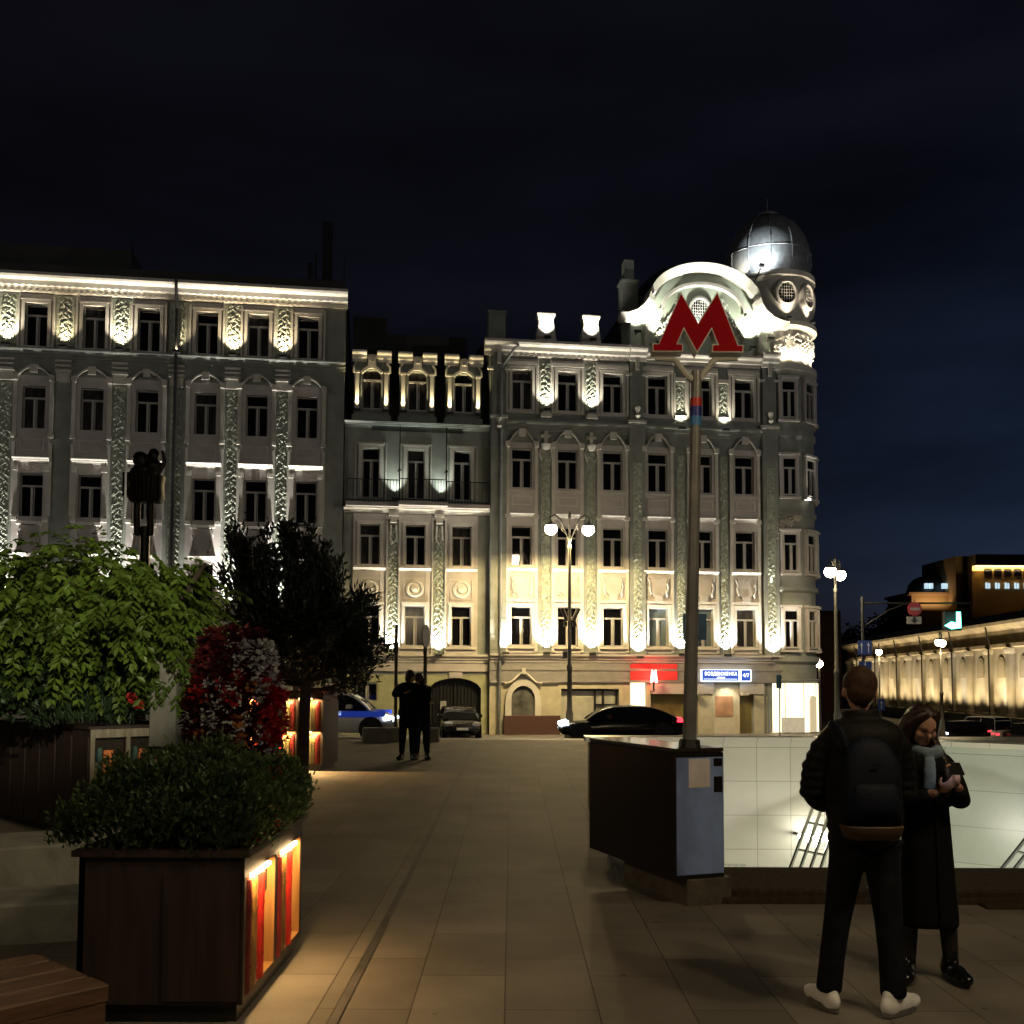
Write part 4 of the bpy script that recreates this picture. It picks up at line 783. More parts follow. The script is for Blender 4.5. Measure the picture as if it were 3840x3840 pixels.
#--SPLIT--
# ------------------------------------------------------------------ street lamps
def lamp_model(name, loc, rz, label, group='double globe street lamps', H=7.9, sep=.84, gr=.27, globe='globe', light=0, lc=(1, .76, .42)):
    r = empty(name, loc, rz, label, 'street lamp', group)
    b = MB(); b.lathe([(.24, 0), (.24, .5), (.17, .6), (.16, 1.2), (.12, 1.3), (.10, 3.0), (.13, 3.05), (.13, 3.2), (.085, 3.3), (.065, H - 1.0), (.09, H - .95), (.09, H - .85), (.05, H - .8), (.04, H + .35), (.08, H + .45), (.02, H + .7)], 12); b.build('post', 'lamp_post', r, smooth=True, auto=40)
    b = MB()
    for q in (-1, 1):
        b.tube([(0, 0, H - .55), (q * .25, 0, H - .05), (q * .5, 0, H + .4), (q * .8, 0, H + .55), (q * 1.02, 0, H + .42), (q * 1.05, 0, H + .2), (q * .95, 0, H + .12), (q * sep, 0, H + .2)] if False else [(0, 0, H - .7), (q * .2, 0, H - .2), (q * .42, 0, H + .32), (q * .66, 0, H + .52), (q * (sep + .06), 0, H + .40), (q * (sep + .02), 0, H + .12)], .035, 6)
        b.tube([(q * .3, 0, H + .1), (q * .36, 0, H - .15), (q * .2, 0, H - .3)], .02, 5)
    b.build('arms', 'lamp_post', r)
    for q in (-1, 1):
        g = MB(); g.lathe([(.001, -gr)] + [(gr * math.cos(R(a)), gr * math.sin(R(a))) for a in range(-75, 35, 10)] + [(gr * .85, gr * .6)], 18, (q * sep, 0, H - .12)); g.build('globe', globe, r, smooth=True)
        g = MB(); g.lathe([(gr * .98, gr * .55), (gr * .75, gr * .85), (gr * .3, gr * 1.05), (.04, gr * 1.3)], 16, (q * sep, 0, H - .12)); g.build('cap', 'lamp_post', r, smooth=True)
        if light: spot((q * sep, 0, H - .12 - gr - .06), (q * sep, 0, 0), light, lc, 180, .22, r, rad=.15)
    return r
p1 = at(2136, 1985, 45.0); z1 = gz(p1.x, 45)
l1 = lamp_model('street_lamp', (p1.x, 45.0, z1), R(8), 'double globe street lamp standing in front of the corner building', H=p1.z - z1 + .12, light=1700, lc=(1, .73, .33))
ex = MB()
for q in (-1, 1): ex.tube([(q * .12, -.1, l1.location.z * 0 + 5.2), (q * .38, -.2, 5.75)], .09, 8); ex.box(q * .2 - .07, q * .2 + .07, -.16, -.02, 4.95, 5.15)
ex.build('spotlight_heads', 'lamp_post', l1)
ex = MB(); ex.box(-.30, -.12, -.1, .1, 3.55, 3.85); ex.build('junction_box', 'lamp_post', l1)
p2 = at(3132, 2150, 47); z2 = gz(p2.x, 47)
l2 = lamp_model('street_lamp', (p2.x, 47, z2), R(58), 'double globe street lamp just right of the round tower', H=p2.z - z2 + .12, light=200)
for (u, v, Y, rz, lb, li) in ((3527, 2410, 70, 62, 'double globe street lamp on the right before the long colonnaded hall', 500), (3296, 2445, 92, 70, 'distant double globe street lamp above the head of the man with the backpack', 500)):
    p = at(u, v, Y); lamp_model('street_lamp', (p.x, Y, gz(p.x, Y)), R(rz), lb, H=p.z - gz(p.x, Y) + .12, globe='globe_far', light=li)
p = at(3072, 2490, 58); z = gz(p.x, 58); r = empty('post_lamp', (p.x, 58, z), 0, 'short lamp post with one lit globe at the foot of the round tower', 'street lamp')
b = MB(); b.tube([(0, 0, 0), (0, 0, p.z - z - .2)], [.09, .05], 10); b.lathe([(.03, .25), (.1, .27), (.02, .5)], 10, (0, 0, p.z - z)); b.build('post', 'lamp_post', r)
b = MB(); b.lathe([(.001, -.21)] + [(.21 * math.cos(R(a)), .21 * math.sin(R(a))) for a in range(-75, 76, 15)] + [(.001, .21)], 14, (0, 0, p.z - z)); b.build('globe', 'globe_far', r, smooth=True)
# off-frame plaza lamps that light the foreground
lamp_model('street_lamp', (4.7, 1.7, 0), R(20), 'double globe street lamp beside the plaza, right of the two people', H=7.6, light=150)
lamp_model('street_lamp', (-20, 26.9, .12), R(10), 'double globe street lamp added out of view to light the police car', H=7.9, light=230)  # lamp added out of view to brighten the police car
lamp_model('street_lamp', (-6.5, -1.5, 0), R(70), 'double globe street lamp added out of view to fill the left foreground', H=7.6, light=60)  # weak lamp added behind the camera to fill the stone blocks and planter
# park floodlight aimed at the green tree
fl = empty('park_floodlight', (1.6, -4.5, 0), 0, 'park floodlight on a tall post at the near edge of the plaza', 'floodlight')
b = MB(); b.tube([(0, 0, 0), (0, 0, 5.4)], [.07, .05], 8); b.build('post', 'metal', fl); b = MB(); b.box(-.2, .2, -.1, .1, 5.4, 5.65); b.build('head', 'fixture', fl)
spot((1.55, -4.3, 5.7), (-4.55, 11.0, 2.3), 5400, (1, .94, .66), 11.8, .7, rad=.1)

for mx_, my_, tg_, lb_, W_ in ((-36, 12, (-10, 47, 12), 'added fill light mast out of view at the left end of the square', 1700), (36, 20, (8, 51, 12), 'added fill light mast out of view at the right end of the square', 3000)):  # unseen masts added as soft fill light for the facades
    e_ = empty('fill_light_mast', (mx_, my_, 0), 0, lb_, 'floodlight', 'added fill light masts round the square'); b = MB(); b.tube([(0, 0, -1), (0, 0, 12)], [.16, .09], 10); b.build('mast', 'metal', e_); b = MB(); b.box(-.5, .5, -.15, .15, 12, 12.4); b.build('lamp_head', 'fixture', e_)
    spot((mx_, my_ + .5, 12.6), tg_, W_, (1, .96, .90), 62, .5, rad=.4)
# ------------------------------------------------------------------ planters
def book_bay(root, y0, y1, z0, z1, x, recs, parent_off):
    pass
def bookcase(name, loc, rz, w, d, h, label, bays, lit, frame='wood_dark', open_m='wood_warm', soil=True, spines=None, shelves=1, W=1.0, faces=('front',)):
    """box planter; local front face at y=0 looking to -y, x from 0 to w; bays cut into the front"""
    r = empty(name, loc, rz, label, 'planter', 'bookcase planters'); z0 = .10
    fr = MB(); t = .045; bw = (w - t * (bays + 1)) / bays; zt = h - .07; zb = z0 + .03
    sh = [(zb + (zt - zb) * k / shelves, zb + (zt - zb) * (k + 1) / shelves - .03) for k in range(shelves)]
    holes = [(t + k * (bw + t), t + k * (bw + t) + bw, a, b_) for k in range(bays) for a, b_ in sh]
    fr.k = 0; fr.panel(0, w, z0, h, 0, holes, 0.005)
    fr.box(0, w, d - .03, d, z0, h); fr.add([(0, 0, z0), (0, d, z0), (0, d, h), (0, 0, h)], [(3, 2, 1, 0)]); fr.add([(w, 0, z0), (w, d, z0), (w, d, h), (w, 0, h)], [(0, 1, 2, 3)])
    for k in range(int(d / .42)): fr.box(-.012, -.001, .02 + k * .42, .40 + k * .42, z0 + .02, h - .08)
    fr.box(-.03, w + .03, -.03, .05, h, h + .03); fr.box(-.03, w + .03, d - .05, d + .03, h, h + .03); fr.box(-.03, .05, .05, d - .05, h, h + .03); fr.box(w - .05, w + .03, .05, d - .05, h, h + .03)
    fr.build('box_frame', frame, r)
    bk = MB(); dp = .17
    for a, b_, c, e in holes: bk.add([(a, .004, c), (b_, .004, c), (b_, .004, e), (a, .004, e), (a, dp, c), (b_, dp, c), (b_, dp, e), (a, dp, e)], [(0, 1, 5, 4), (1, 2, 6, 5), (2, 3, 7, 6), (3, 0, 4, 7), (4, 5, 6, 7)])
    bk.build('shelf_lining', open_m, r)
    for a, b_, c, e in holes:
        x = a + .004
        for q, (mm, ww, hh) in enumerate(spines or [('darkred', .16, 1), ('gold', .2, .93), ('red', .15, .96)]):
            ww *= bw; hh = c + (e - c) * (hh - .05)
            if x + ww > b_: break
            s = MB(); y_ = .012 + .008 * (q % 2)
            pts = [(x + ww * k / 6, y_ - .025 * math.sin(math.pi * k / 6)) for k in range(7)]
            s.loft([[(px, py, zz) for px, py in pts] + [(x + ww, dp - .005, zz), (x, dp - .005, zz)] for zz in (c + .002, hh)], True)
            for zz in (.15, .22, .7, .8): z_ = c + (hh - c) * zz; s.loft([[(px, py - .003, z_ + o_) for px, py in pts] for o_ in (0, .012)], False, False)
            s.build('book_spine', 'book_' + mm, r); x += ww + .006
        if lit:
            g = MB(); g.box(a + .02, a + (b_ - a) * .62, -.03, -.008, e - .016, e + .004); g.build('light_strip', M['led'], r)
            area(((a + b_) / 2, -.022, e - .02), ((a + b_) / 2, .03, c), W, (1, .62, .24), bw * .85, .03, r)
    pl = MB(); pl.box(.05, w - .05, .04, d - .04, -.02, z0); pl.build('plinth', 'metal', r)
    if soil: s = MB(); s.box(.05, w - .05, .05, d - .05, h - .3, h - .015); s.build('soil', 'soil', r)
    return r
M['led'] = mat('warm_led_strip', (.9, .8, .6), .4, var=0, emit=(1, .70, .32), es=7)
# front planter: lit face looks to +X; local x runs from near to far -> rotate so local -y = +X
f1 = bookcase('bookcase_planter', (-1.335, 5.2, 0), R(90), 1.42, .83, .83, 'nearest dark wooden planter whose lit side shows tall book spines', 2, True, W=6.0, spines=[('darkred', .16, 1), ('gold', .26, .96), ('red', .14, .98)])
# second planter, unlit face of pale frame with orange books
f2 = bookcase('bookcase_planter', (-4.38, 10.7, 0), R(46), 1.2, 2.7, 1.19, 'tall unlit planter at the left with grey framed shelves of orange books', 3, False, frame='wood_dark', open_m='teal_dark' if False else 'wood_dark', spines=[('olive', .12, .8), ('teal', .16, .95), ('orange', .30, .92), ('red', .14, .7), ('orange', .16, .85)])
ft = MB(); 
for k in range(4): x = k * (1.2 - .045) / 3; ft.box(x, x + .045, -.02, -.001, .12, 1.1)
ft.box(0, 1.2, -.02, -.001, 1.1, 1.19); ft.build('face_frame', 'wood_grey', f2)
f3 = bookcase('bookcase_planter', (-4.75, 18.35, .1), R(-6), 1.42, 1.0, 1.38, 'distant planter with four glowing shelves of books behind the pine trunk', 3, True, W=20, shelves=2, spines=[('brown', .2, 1), ('red', .2, .95), ('olive', .3, .9), ('darkred', .2, .97)])

# ------------------------------------------------------------------ foliage
def leafmat(name, col, var=.5, scale=6, rough=.5, sub=.3):
    m = mat(name, col, rough, var=var, scale=scale); nt = m.node_tree; b = nt.nodes['Principled BSDF']; out = nt.nodes['Material Output']
    t = nt.nodes.new('ShaderNodeBsdfTranslucent'); t.inputs['Color'].default_value = (*[min(1, c * 1.4) for c in col], 1); mx = nt.nodes.new('ShaderNodeMixShader'); mx.inputs[0].default_value = sub
    nt.links.new(b.outputs[0], mx.inputs[1]); nt.links.new(t.outputs[0], mx.inputs[2]); nt.links.new(mx.outputs[0], out.inputs['Surface']); return m
M['leaf'] = leafmat('bright_green_leaf', (.085, .135, .018), .45, 2.2)
M['leaf_d'] = leafmat('dark_green_leaf', (.025, .048, .018), .5, 8)
M['needle'] = leafmat('pine_needles', (.014, .018, .010), .5, 4, sub=.1)
M['herb'] = leafmat('herb_leaf', (.052, .088, .030), .5, 8)
M['coleus'] = leafmat('dark_red_leaf', (.085, .010, .013), .7, 7)
M['white_petal'] = leafmat('white_petal', (.5, .5, .55), .2, 9); M['red_petal'] = leafmat('red_petal', (.36, .012, .012), .3, 9); M['orange_petal'] = leafmat('orange_petal', (.42, .16, .03), .4, 9)
M['bark'] = mat('rough_bark', (.035, .022, .016), .9, var=.4, scale=8, bump=.6, bscale=15)
def leaf(b, p, d, L, w, fold=.25):
    d = Vector(d).normalized(); s = d.cross(Vector((random.gauss(0, .5), random.gauss(0, .5), 1)))
    s = s.normalized() if s.length > 1e-3 else Vector((1, 0, 0)); n = s.cross(d); p = Vector(p); m = p + d * L * .5
    n0 = len(b.v); b.v += [tuple(p), tuple(m + s * w + n * fold * w), tuple(p + d * L), tuple(m - s * w + n * fold * w)]; b.f += [(n0, n0 + 1, n0 + 2), (n0, n0 + 2, n0 + 3)]; b.m += [b.k] * 2
def frond(b, p, d, L, n=5, ls=.11, lw=.026, droop=.5):
    p = Vector(p); d = Vector(d).normalized()
    for k in range(n):
        p = p + d * (L / n); d = (d + Vector((0, 0, -droop / n))).normalized(); s = d.cross(Vector((0, 0, 1))); s = s.normalized() if s.length > .01 else Vector((1, 0, 0))
        for q in (-1, 1): leaf(b, p, d * .45 + s * q * .8 + Vector((0, 0, -.35)), ls * random.uniform(.8, 1.2), lw)
    leaf(b, p, d, ls, lw)
# weeping green tree standing in the second planter
C0 = Vector((-4.85, 11.35, 2.38)); tr_ = empty('weeping_tree', (-3.75, 11.1, 1.17), 0, 'bushy bright green tree with drooping leaves, lit from the plaza side', 'tree')
clumps = []
for k in range(46):
    a = random.uniform(0, 2 * math.pi); e = random.uniform(-.55, 1); rr = random.uniform(.75, 1.0)
    v = Vector((math.cos(a) * math.sqrt(1 - max(0, e) ** 2) * 1.28, math.sin(a) * math.sqrt(1 - max(0, e) ** 2) * 1.1, e * .72)) * rr; clumps.append(v)
lb = MB()
for c in clumps:
    for k in range(30):
        o_ = Vector((random.gauss(0, .22), random.gauss(0, .22), random.gauss(0, .16))); p = C0 + c + o_; od = (c + o_); od.z = od.z * .4 - .1
        frond(lb, p, od.normalized() + Vector((random.gauss(0, .35), random.gauss(0, .35), random.gauss(-.25, .25))), random.uniform(.22, .38), 5, random.uniform(.09, .13), .028, 1.0)
for k in range(150):   # hanging strands under the crown
    a = random.uniform(0, 6.28); p = C0 + Vector((math.cos(a) * random.uniform(.5, 1.3), math.sin(a) * random.uniform(.5, 1.1), random.uniform(-.72, -.25))); frond(lb, p, (random.gauss(0, .3), random.gauss(0, .3), -1), random.uniform(.2, .4), 5, .10, .028, .3)
for k in range(70):
    p = Vector((random.uniform(-4.0, -3.35), random.uniform(10.9, 11.4), random.uniform(1.6, 2.1))); frond(lb, p, (random.gauss(0, .4), -.3, -.6), .25, 4, .10, .028, .4)
lb.build('crown', 'leaf', tr_, (-3.75, 11.1, 1.17))
b = MB(); b.bbox(-3.86, -3.58, 10.95, 11.2, 1.0, 2.0, .01); b.build('trunk_guard', mat('pale_trunk_boards', (.15, .14, .12), .8, var=.2, scale=5), tr_, (-3.75, 11.1, 1.17))
b = MB(); b.tube([(-3.72, 11.08, 1.95), (-3.9, 11.15, 2.3), (-4.3, 11.3, 2.8)], [.09, .07, .03]); b.tube([(-3.9, 11.15, 2.3), (-3.6, 11.3, 2.7), (-3.4, 11.3, 3.0)], [.05, .04, .02]); b.tube([(-4.0, 11.2, 2.4), (-4.7, 11.5, 2.7), (-5.4, 11.6, 2.9)], [.05, .04, .02]); b.build('trunk', 'bark', tr_, (-3.75, 11.1, 1.17))
def mound(name, cx, cy, z0, rx, ry, rz, n, m, label, ls=.05, lw=.016, up=.7, cat='plant', rot=0, flowers=(), tuft=7):
    r = empty(name, (cx, cy, z0), 0, label, cat); b = MB(); ca, sa = math.cos(rot), math.sin(rot)
    def P(k=1.0):
        while True:
            x, y = random.uniform(-1, 1), random.uniform(-1, 1); q = max(abs(x), abs(y)) ** 3
            h = (1 - .5 * q) * (1 + .2 * math.sin(x * 5 + cx * 3) * math.cos(y * 4.3 + cy) + .16 * math.sin(x * 13 + 1) * math.sin(y * 11 + cx)); t = random.uniform(.05, 1) ** .5 * k
            return Vector((cx + (x * rx * ca - y * ry * sa), cy + (x * rx * sa + y * ry * ca), z0 + rz * h * t)), Vector((x * .5, y * .5, up))
    for k in range(n // tuft):
        p, d = P()
        for j in range(tuft): leaf(b, p + Vector((random.gauss(0, .02), random.gauss(0, .02), random.gauss(0, .02))), d + Vector((random.gauss(0, .5), random.gauss(0, .5), random.gauss(0, .4))), ls * random.uniform(.6, 1.4), lw * random.uniform(.7, 1.3))
    b.build('foliage', m, r, (cx, cy, z0))
    for nm, mm, spots, s in flowers:
        for (fx, fy, fz) in spots:
            f = MB()
            for k in range(34):
                v = Vector((random.gauss(0, 1), random.gauss(0, 1), random.gauss(0, 1))).normalized(); leaf(f, Vector((fx, fy, fz)) + v * s * .3, v + Vector((0, 0, .3)), s, s * .4)
            f.build(nm, mm, r, (cx, cy, z0))
    return r
mound('bedding_plants', -1.80, 5.93, .80, .50, .76, .47, 30000, 'herb', 'low green herbs with a few red blooms in the nearest planter', .04, .010, .8,
      flowers=[('red_flower', 'red_petal', [(-1.46, 6.35, 1.14), (-1.52, 6.2, 1.06), (-1.33, 5.75, .93), (-1.36, 5.55, .87)], .045), ('yellow_flower', 'orange_petal', [(-2.2, 6.2, 1.0)], .03)])
mound('dark_shrub', -5.0, 11.4, 1.17, .85, .7, .95, 9000, 'leaf_d', 'dark green shrub under the bright tree in the left planter', .09, .03, .6, cat='shrub', rot=R(46),
      flowers=[('red_flower', 'red_petal', [(-3.98, 10.75, 1.52), (-3.9, 10.75, 1.44)], .05)])
mound('grass_tuft', -4.55, 10.95, 1.17, .45, .25, .3, 2500, 'leaf_d', 'soft green grasses along the front edge of the left planter', .12, .008, 1.4, rot=R(46))
# red and white flower column on a dark pot
FC = Vector((-2.68, 9.9, 0)); fr_ = empty('flower_column', FC, 0, 'tall column of dark red foliage with white, orange and red flowers between the trees', 'plant')
b = MB(); b.lathe([(.34, 0), (.42, .5), (.46, .8), (.40, .82)], 20); b.build('pot', 'darkgranite', fr_)
b = MB()
def colp(s=1.0):
    z = random.uniform(.75, 2.2); w = .44 * (1 - ((z - 1.35) / 1.05) ** 2 * .75); a = random.uniform(0, 6.28); rr = w * math.sqrt(random.uniform(.35, 1)) * s; return Vector((math.cos(a) * rr, math.sin(a) * rr, z)), Vector((math.cos(a), math.sin(a), .1))
for k in range(1700):
    p, d = colp()
    for j in range(3): leaf(b, p, d + Vector((random.gauss(0, .6), random.gauss(0, .6), random.gauss(0, .5))), random.uniform(.06, .11), .028)
b.build('foliage', 'coleus', fr_)
def bunch(nm, m, n, s, zr, yr, k_):
    f = MB()
    for i in range(n):
        z = random.uniform(*zr); w = .46 * (1 - ((z - 1.35) / 1.05) ** 2 * .75); a = math.radians(random.uniform(*yr)); c = Vector((math.cos(a) * w, math.sin(a) * w, z))
        for j in range(k_): v = Vector((random.gauss(0, 1), random.gauss(0, 1), random.gauss(0, 1))).normalized(); leaf(f, c + v * s * .5, v, s, s * .45)
    tag(f.build(nm, m, fr_), kind=None)
bunch('white_flowers', 'white_petal', 46, .042, (.95, 2.1), (-110, 10), 12); bunch('white_flowers', 'white_petal', 26, .055, (1.55, 2.05), (-60, 10), 16); bunch('orange_flowers', 'orange_petal', 9, .05, (1.0, 1.7), (-130, 0), 14); bunch('red_flowers', 'red_petal', 26, .07, (1.15, 1.65), (-40, 20), 22); bunch('red_flowers', 'red_petal', 8, .055, (1.5, 1.8), (-140, -60), 16)
# pine
PT = Vector((-3.5, 17.2, gz(-3.5, 17.2))); pn = empty('pine_tree', PT, 0, 'dark pine tree silhouetted in front of the glowing shelves', 'tree')
b = MB(); b.tube([(0, 0, -.05), (.02, 0, .9), (.06, .02, 1.7), (-.05, .05, 2.6), (-.3, .1, 3.4)], [.13, .10, .09, .07, .03], 10)
NB = []
for k in range(84):
    z = random.uniform(1.4, 2.75); a = random.uniform(0, 6.28); L = random.uniform(.5, 1.25) * (1.35 - .30 * (z - 1.6)) * (.88 if math.cos(a) > 0 else 1.05); off_ = .25 * math.cos(a); d = Vector((math.cos(a), math.sin(a), random.uniform(-.1, .35))); p0 = Vector((0, 0, z)); p1_ = p0 + d * L * .6; p2_ = p0 + d * L + Vector((0, 0, .12)); b.tube([p0, p1_, p2_], [.035, .02, .008], 5); NB += [(p1_, d), (p2_, d), ((p1_ + p2_) / 2, d)]
for k in range(40):   # upright candles
    x, y = random.uniform(-1.45, .95), random.uniform(-.7, .7); zt_ = 4.3 - 1.15 * max(0, x + .05) - .35 * max(0, -x - .9) - random.uniform(0, 1.0); p0 = Vector((x * .6, y * .5, zt_ - 1.3)); p2_ = Vector((x, y, zt_)); b.tube([p0, (p0 + p2_) / 2 + Vector((x * .15, 0, 0)), p2_], [.03, .02, .008], 5)
    for q in (.35, .5, .65, .8, .95): NB.append((p0 + (p2_ - p0) * q, Vector((x * .3, y * .3, 1.2))))
b.build('trunk', 'bark', pn)
nb_ = MB()
for p, d in NB:
    for k in range(60):
        leaf(nb_, p + Vector((random.gauss(0, .075), random.gauss(0, .075), random.gauss(0, .085))), d.normalized() * .8 + Vector((random.gauss(0, .6), random.gauss(0, .6), random.gauss(.15, .5))), random.uniform(.09, .18), .022)
nb_.build('crown', 'needle', pn)
# ------------------------------------------------------------------ stone blocks and bench at lower left
b = MB(); b.bbox(-1.1, 1.2, -.45, .45, -.02, .34, .02); o = tag(b.build('stone_block', 'concrete', loc=(-4.2, 8.9, 0)), 'large pale stone block below the tall unlit planter', 'block', 'pale stone blocks'); o.rotation_euler = (0, 0, R(28))
b = MB(); b.bbox(-.9, .55, -.3, .3, -.02, .26, .02); o = tag(b.build('stone_block', 'concrete', loc=(-3.35, 7.0, 0)), 'smaller pale stone block between the nearest planter and the wooden bench', 'block', 'pale stone blocks'); o.rotation_euler = (0, 0, R(16))
bn = empty('wooden_bench', (-2.38, 4.2, 0), R(48), 'low slatted wooden bench in the bottom left corner', 'bench')
for k in range(4): b = MB(); b.bbox(-1.5, .62, -.36 + k * .185, -.36 + k * .185 + .165, .36, .43, .008); b.build('slat', 'bench_wood', bn)
for x in (-1.1, .25): b = MB(); b.bbox(x - .15, x + .15, -.33, .33, -.02, .30, .01); b.build('leg', 'concrete', bn)
b = MB(); b.box(-1.45, .6, -.37, -.33, .27, .355); b.box(-1.45, .6, .33, .37, .27, .355); b.build('apron', 'bench_wood', bn)
#--SPLIT--
# ------------------------------------------------------------------ cars
M['tyre'] = mat('tyre_rubber', (.012, .012, .012), .8, var=.1); M['rim'] = mat('alloy_rim', (.35, .36, .38), .3, metal=.8, var=.05); M['cglass'] = mat('car_glass', (.01, .011, .013), .05, var=0, spec=.7)
M['headlamp'] = mat('lit_headlamp', (.9, .9, .9), .2, var=0, emit=(.75, .88, 1), es=7); M['taillamp'] = mat('lit_tail_lamp', (.6, .02, .02), .3, var=0, emit=(1, .03, .05), es=2.6)
def car(name, loc, rz, paint, label, L=4.6, W=1.8, H=1.42, cab=(.20, .36, .66, .80), hood=.86, lit=True, group=None, extra=None, van=False):
    """heading +x, wheels on z=0"""
    r = empty(name, loc, rz, label, 'van' if van else 'car', group); hl = L / 2; hw = W / 2; b = MB()
    belt = .62 * H if not van else .52 * H
    st = [(-hl, .45, .62 * H * .8, .80), (-hl + .06, .30, belt * .97, .92), (-hl + .5, .22, belt + .03, 1), (-hl * .3, .2, belt, 1), (hl * .25, .2, belt * .99, 1), (hl * .45, .2, hood * belt + .05, 1), (hl * .8, .22, hood * belt - .03, .97), (hl - .1, .27, hood * belt - .14, .88), (hl, .36, hood * belt - .24, .74)]
    rings = []
    for x, zb, zt, k in st: w = hw * k; rings.append([(x, -w * .88, zb), (x, -w, zb + .16), (x, -w, zb + (zt - zb) * .62), (x, -w * .94, zt - .03), (x, -w * .6, zt + .015), (x, w * .6, zt + .015), (x, w * .94, zt - .03), (x, w, zb + (zt - zb) * .62), (x, w, zb + .16), (x, w * .88, zb)])
    b.loft([g[::-1] for g in rings], True); b.build('body', paint, r, smooth=True, auto=38)
    xs = [-hl + L * c for c in cab]; zt = H; N = 18; sm = lambda t: t * t * (3 - 2 * t)
    def prof(x):
        if x < xs[1]: k = math.sin(math.pi / 2 * max(0, (x - xs[0]) / (xs[1] - xs[0]))) ** .9
        elif x > xs[2]: k = math.sin(math.pi / 2 * max(0, (xs[3] - x) / (xs[3] - xs[2]))) ** .95
        else: k = 1 + .03 * math.sin(math.pi * (x - xs[1]) / (xs[2] - xs[1]))
        return belt - .03 + (zt - belt) * k
    def sec(x, o): z = prof(x); q = (z - belt) / (zt - belt); w0 = hw * .905 + o; w1 = hw * (.90 - .17 * max(0, q)) + o; return [(x, -w0, belt - .03), (x, -w1, z - .05 * q + o), (x, -w1 * .7, z + o), (x, w1 * .7, z + o), (x, w1, z - .05 * q + o), (x, w0, belt - .03)]
    g = MB(); g.loft([sec(xs[0] + (xs[3] - xs[0]) * k / N, 0) for k in range(N + 1)], False, False); g.build('windows', 'cglass', r, smooth=True, auto=50)
    rf = MB(); rf.loft([sec(xs[1] - .1 + (xs[2] - xs[1] + .2) * k / 8, .006)[1:5] for k in range(9)], False, False)
    for s in (-1, 1):
        rl_ = [(x, s * (hw * (.90 - .17 * max(0, (prof(x) - belt) / (zt - belt))) + .004), prof(x) - .05 * max(0, (prof(x) - belt) / (zt - belt))) for x in [xs[0] + (xs[3] - xs[0]) * k / N for k in range(N + 1)]]; rf.tube(rl_, .028, 5)
        m_ = (xs[1] + xs[2]) / 2; rf.tube([(m_, s * hw * .912, belt - .02), (m_ - .05, s * hw * .74, zt - .04)], .03, 5)
    rf.build('roof', paint, r, smooth=True, auto=40)
    for x in (-hl + L * .19, hl - L * .17):
        for s in (-1, 1):
            w = MB(); w.T = Matrix.Translation((x, s * (hw - .12), .32)) @ Matrix.Rotation(R(90), 4, 'X'); w.lathe([(.2, -.11), (.29, -.11), (.325, -.08), (.325, .08), (.29, .11), (.2, .11)], 24); w.T = None; wo_ = w.build('wheel', 'tyre', r, smooth=True, auto=40)
            w = MB(); w.T = Matrix.Translation((x, s * (hw - .12), .32)) @ Matrix.Rotation(R(90), 4, 'X'); w.lathe([(.21, -.085), (.2, .0), (.21, .085)], 20)
            for k in range(5): a = k * 2 * math.pi / 5; w.tube([(0, 0, -s * .10), (.2 * math.cos(a), .2 * math.sin(a), -s * .09)], .03, 5)
            w.T = None; w.build('rim', 'rim', wo_)
            ar = MB(); ar.T = Matrix.Translation((x, s * (hw + .002), .33)) @ Matrix.Rotation(R(90), 4, 'X'); ar.lathe([(.39, -.01), (.39, .012), (.0, .0125)], 24, a0=0); ar.T = None; ar.build('wheel_arch', 'tyre', r)
    for s in (-1, 1):
        h = MB(); h.loft([[(hl - .34, s * hw * .98, .62), (hl - .34, s * hw * .98, .74), (hl - .32, s * hw * .70, .78), (hl - .32, s * hw * .70, .64)], [(hl - .03, s * hw * .80, .58), (hl - .05, s * hw * .80, .69), (hl + .0, s * hw * .5, .70), (hl + .02, s * hw * .5, .60)]], True); h.build('headlight', 'headlamp' if lit else 'rim', r)
        t = MB(); t.loft([[(-hl + .02, s * hw * .5, .70), (-hl + .02, s * hw * .5, .84), (-hl - .01, s * hw * .6, .84), (-hl - .01, s * hw * .6, .70)], [(-hl + .40, s * hw * .995, .74), (-hl + .38, s * hw * .99, .86), (-hl - .02, s * hw * .88, .86), (-hl - .02, s * hw * .88, .72)]], True); t.build('tail_light', 'taillamp' if lit else 'rim', r)
        m_ = MB(); m_.bbox(xs[2] + .16, xs[2] + .36, min(s * hw * .93, s * (hw + .16)), max(s * hw * .93, s * (hw + .16)), belt + .04, belt + .17, .03); m_.build('mirror', paint, r)
    pl = MB(); pl.box(hl - .02, hl + .03, -.26, .26, .40, .51); pl.build('number_plate', mat('white_plate', (.6, .6, .6), .5, var=.05), r)
    return r
M['white_paint'] = mat('white_car_paint', (.78, .79, .82), .3, var=.04, spec=.6); M['black_paint'] = mat('black_car_paint', (.008, .008, .009), .15, var=0, spec=.7); M['blue_stripe'] = mat('blue_reflective_stripe', (.03, .08, .55), .35, var=.1, emit=(.02, .06, .5), es=.22)
pc = car('police_car', (-6.02, 34, gz(0, 34)), 0, 'white_paint', 'white police car with blue stripe parked beyond the glowing shelves', 4.5, 1.8, 1.52, (.08, .26, .62, .82), .9, True)
b = MB(); b.box(-1.75, 1.95, -.925, -.902, .72, .90); b.build('side_stripe', 'blue_stripe', pc); b = MB(); b.box(-1.75, 1.95, .902, .925, .72, .90); b.build('side_stripe', 'blue_stripe', pc)
text('ПОЛИЦИЯ', 'side_lettering', .17, mat('white_reflective_letters', (.7, .8, .9), .4, var=0, emit=(.5, .7, 1), es=.5), pc, (.15, -.928, .81), sx=.9)
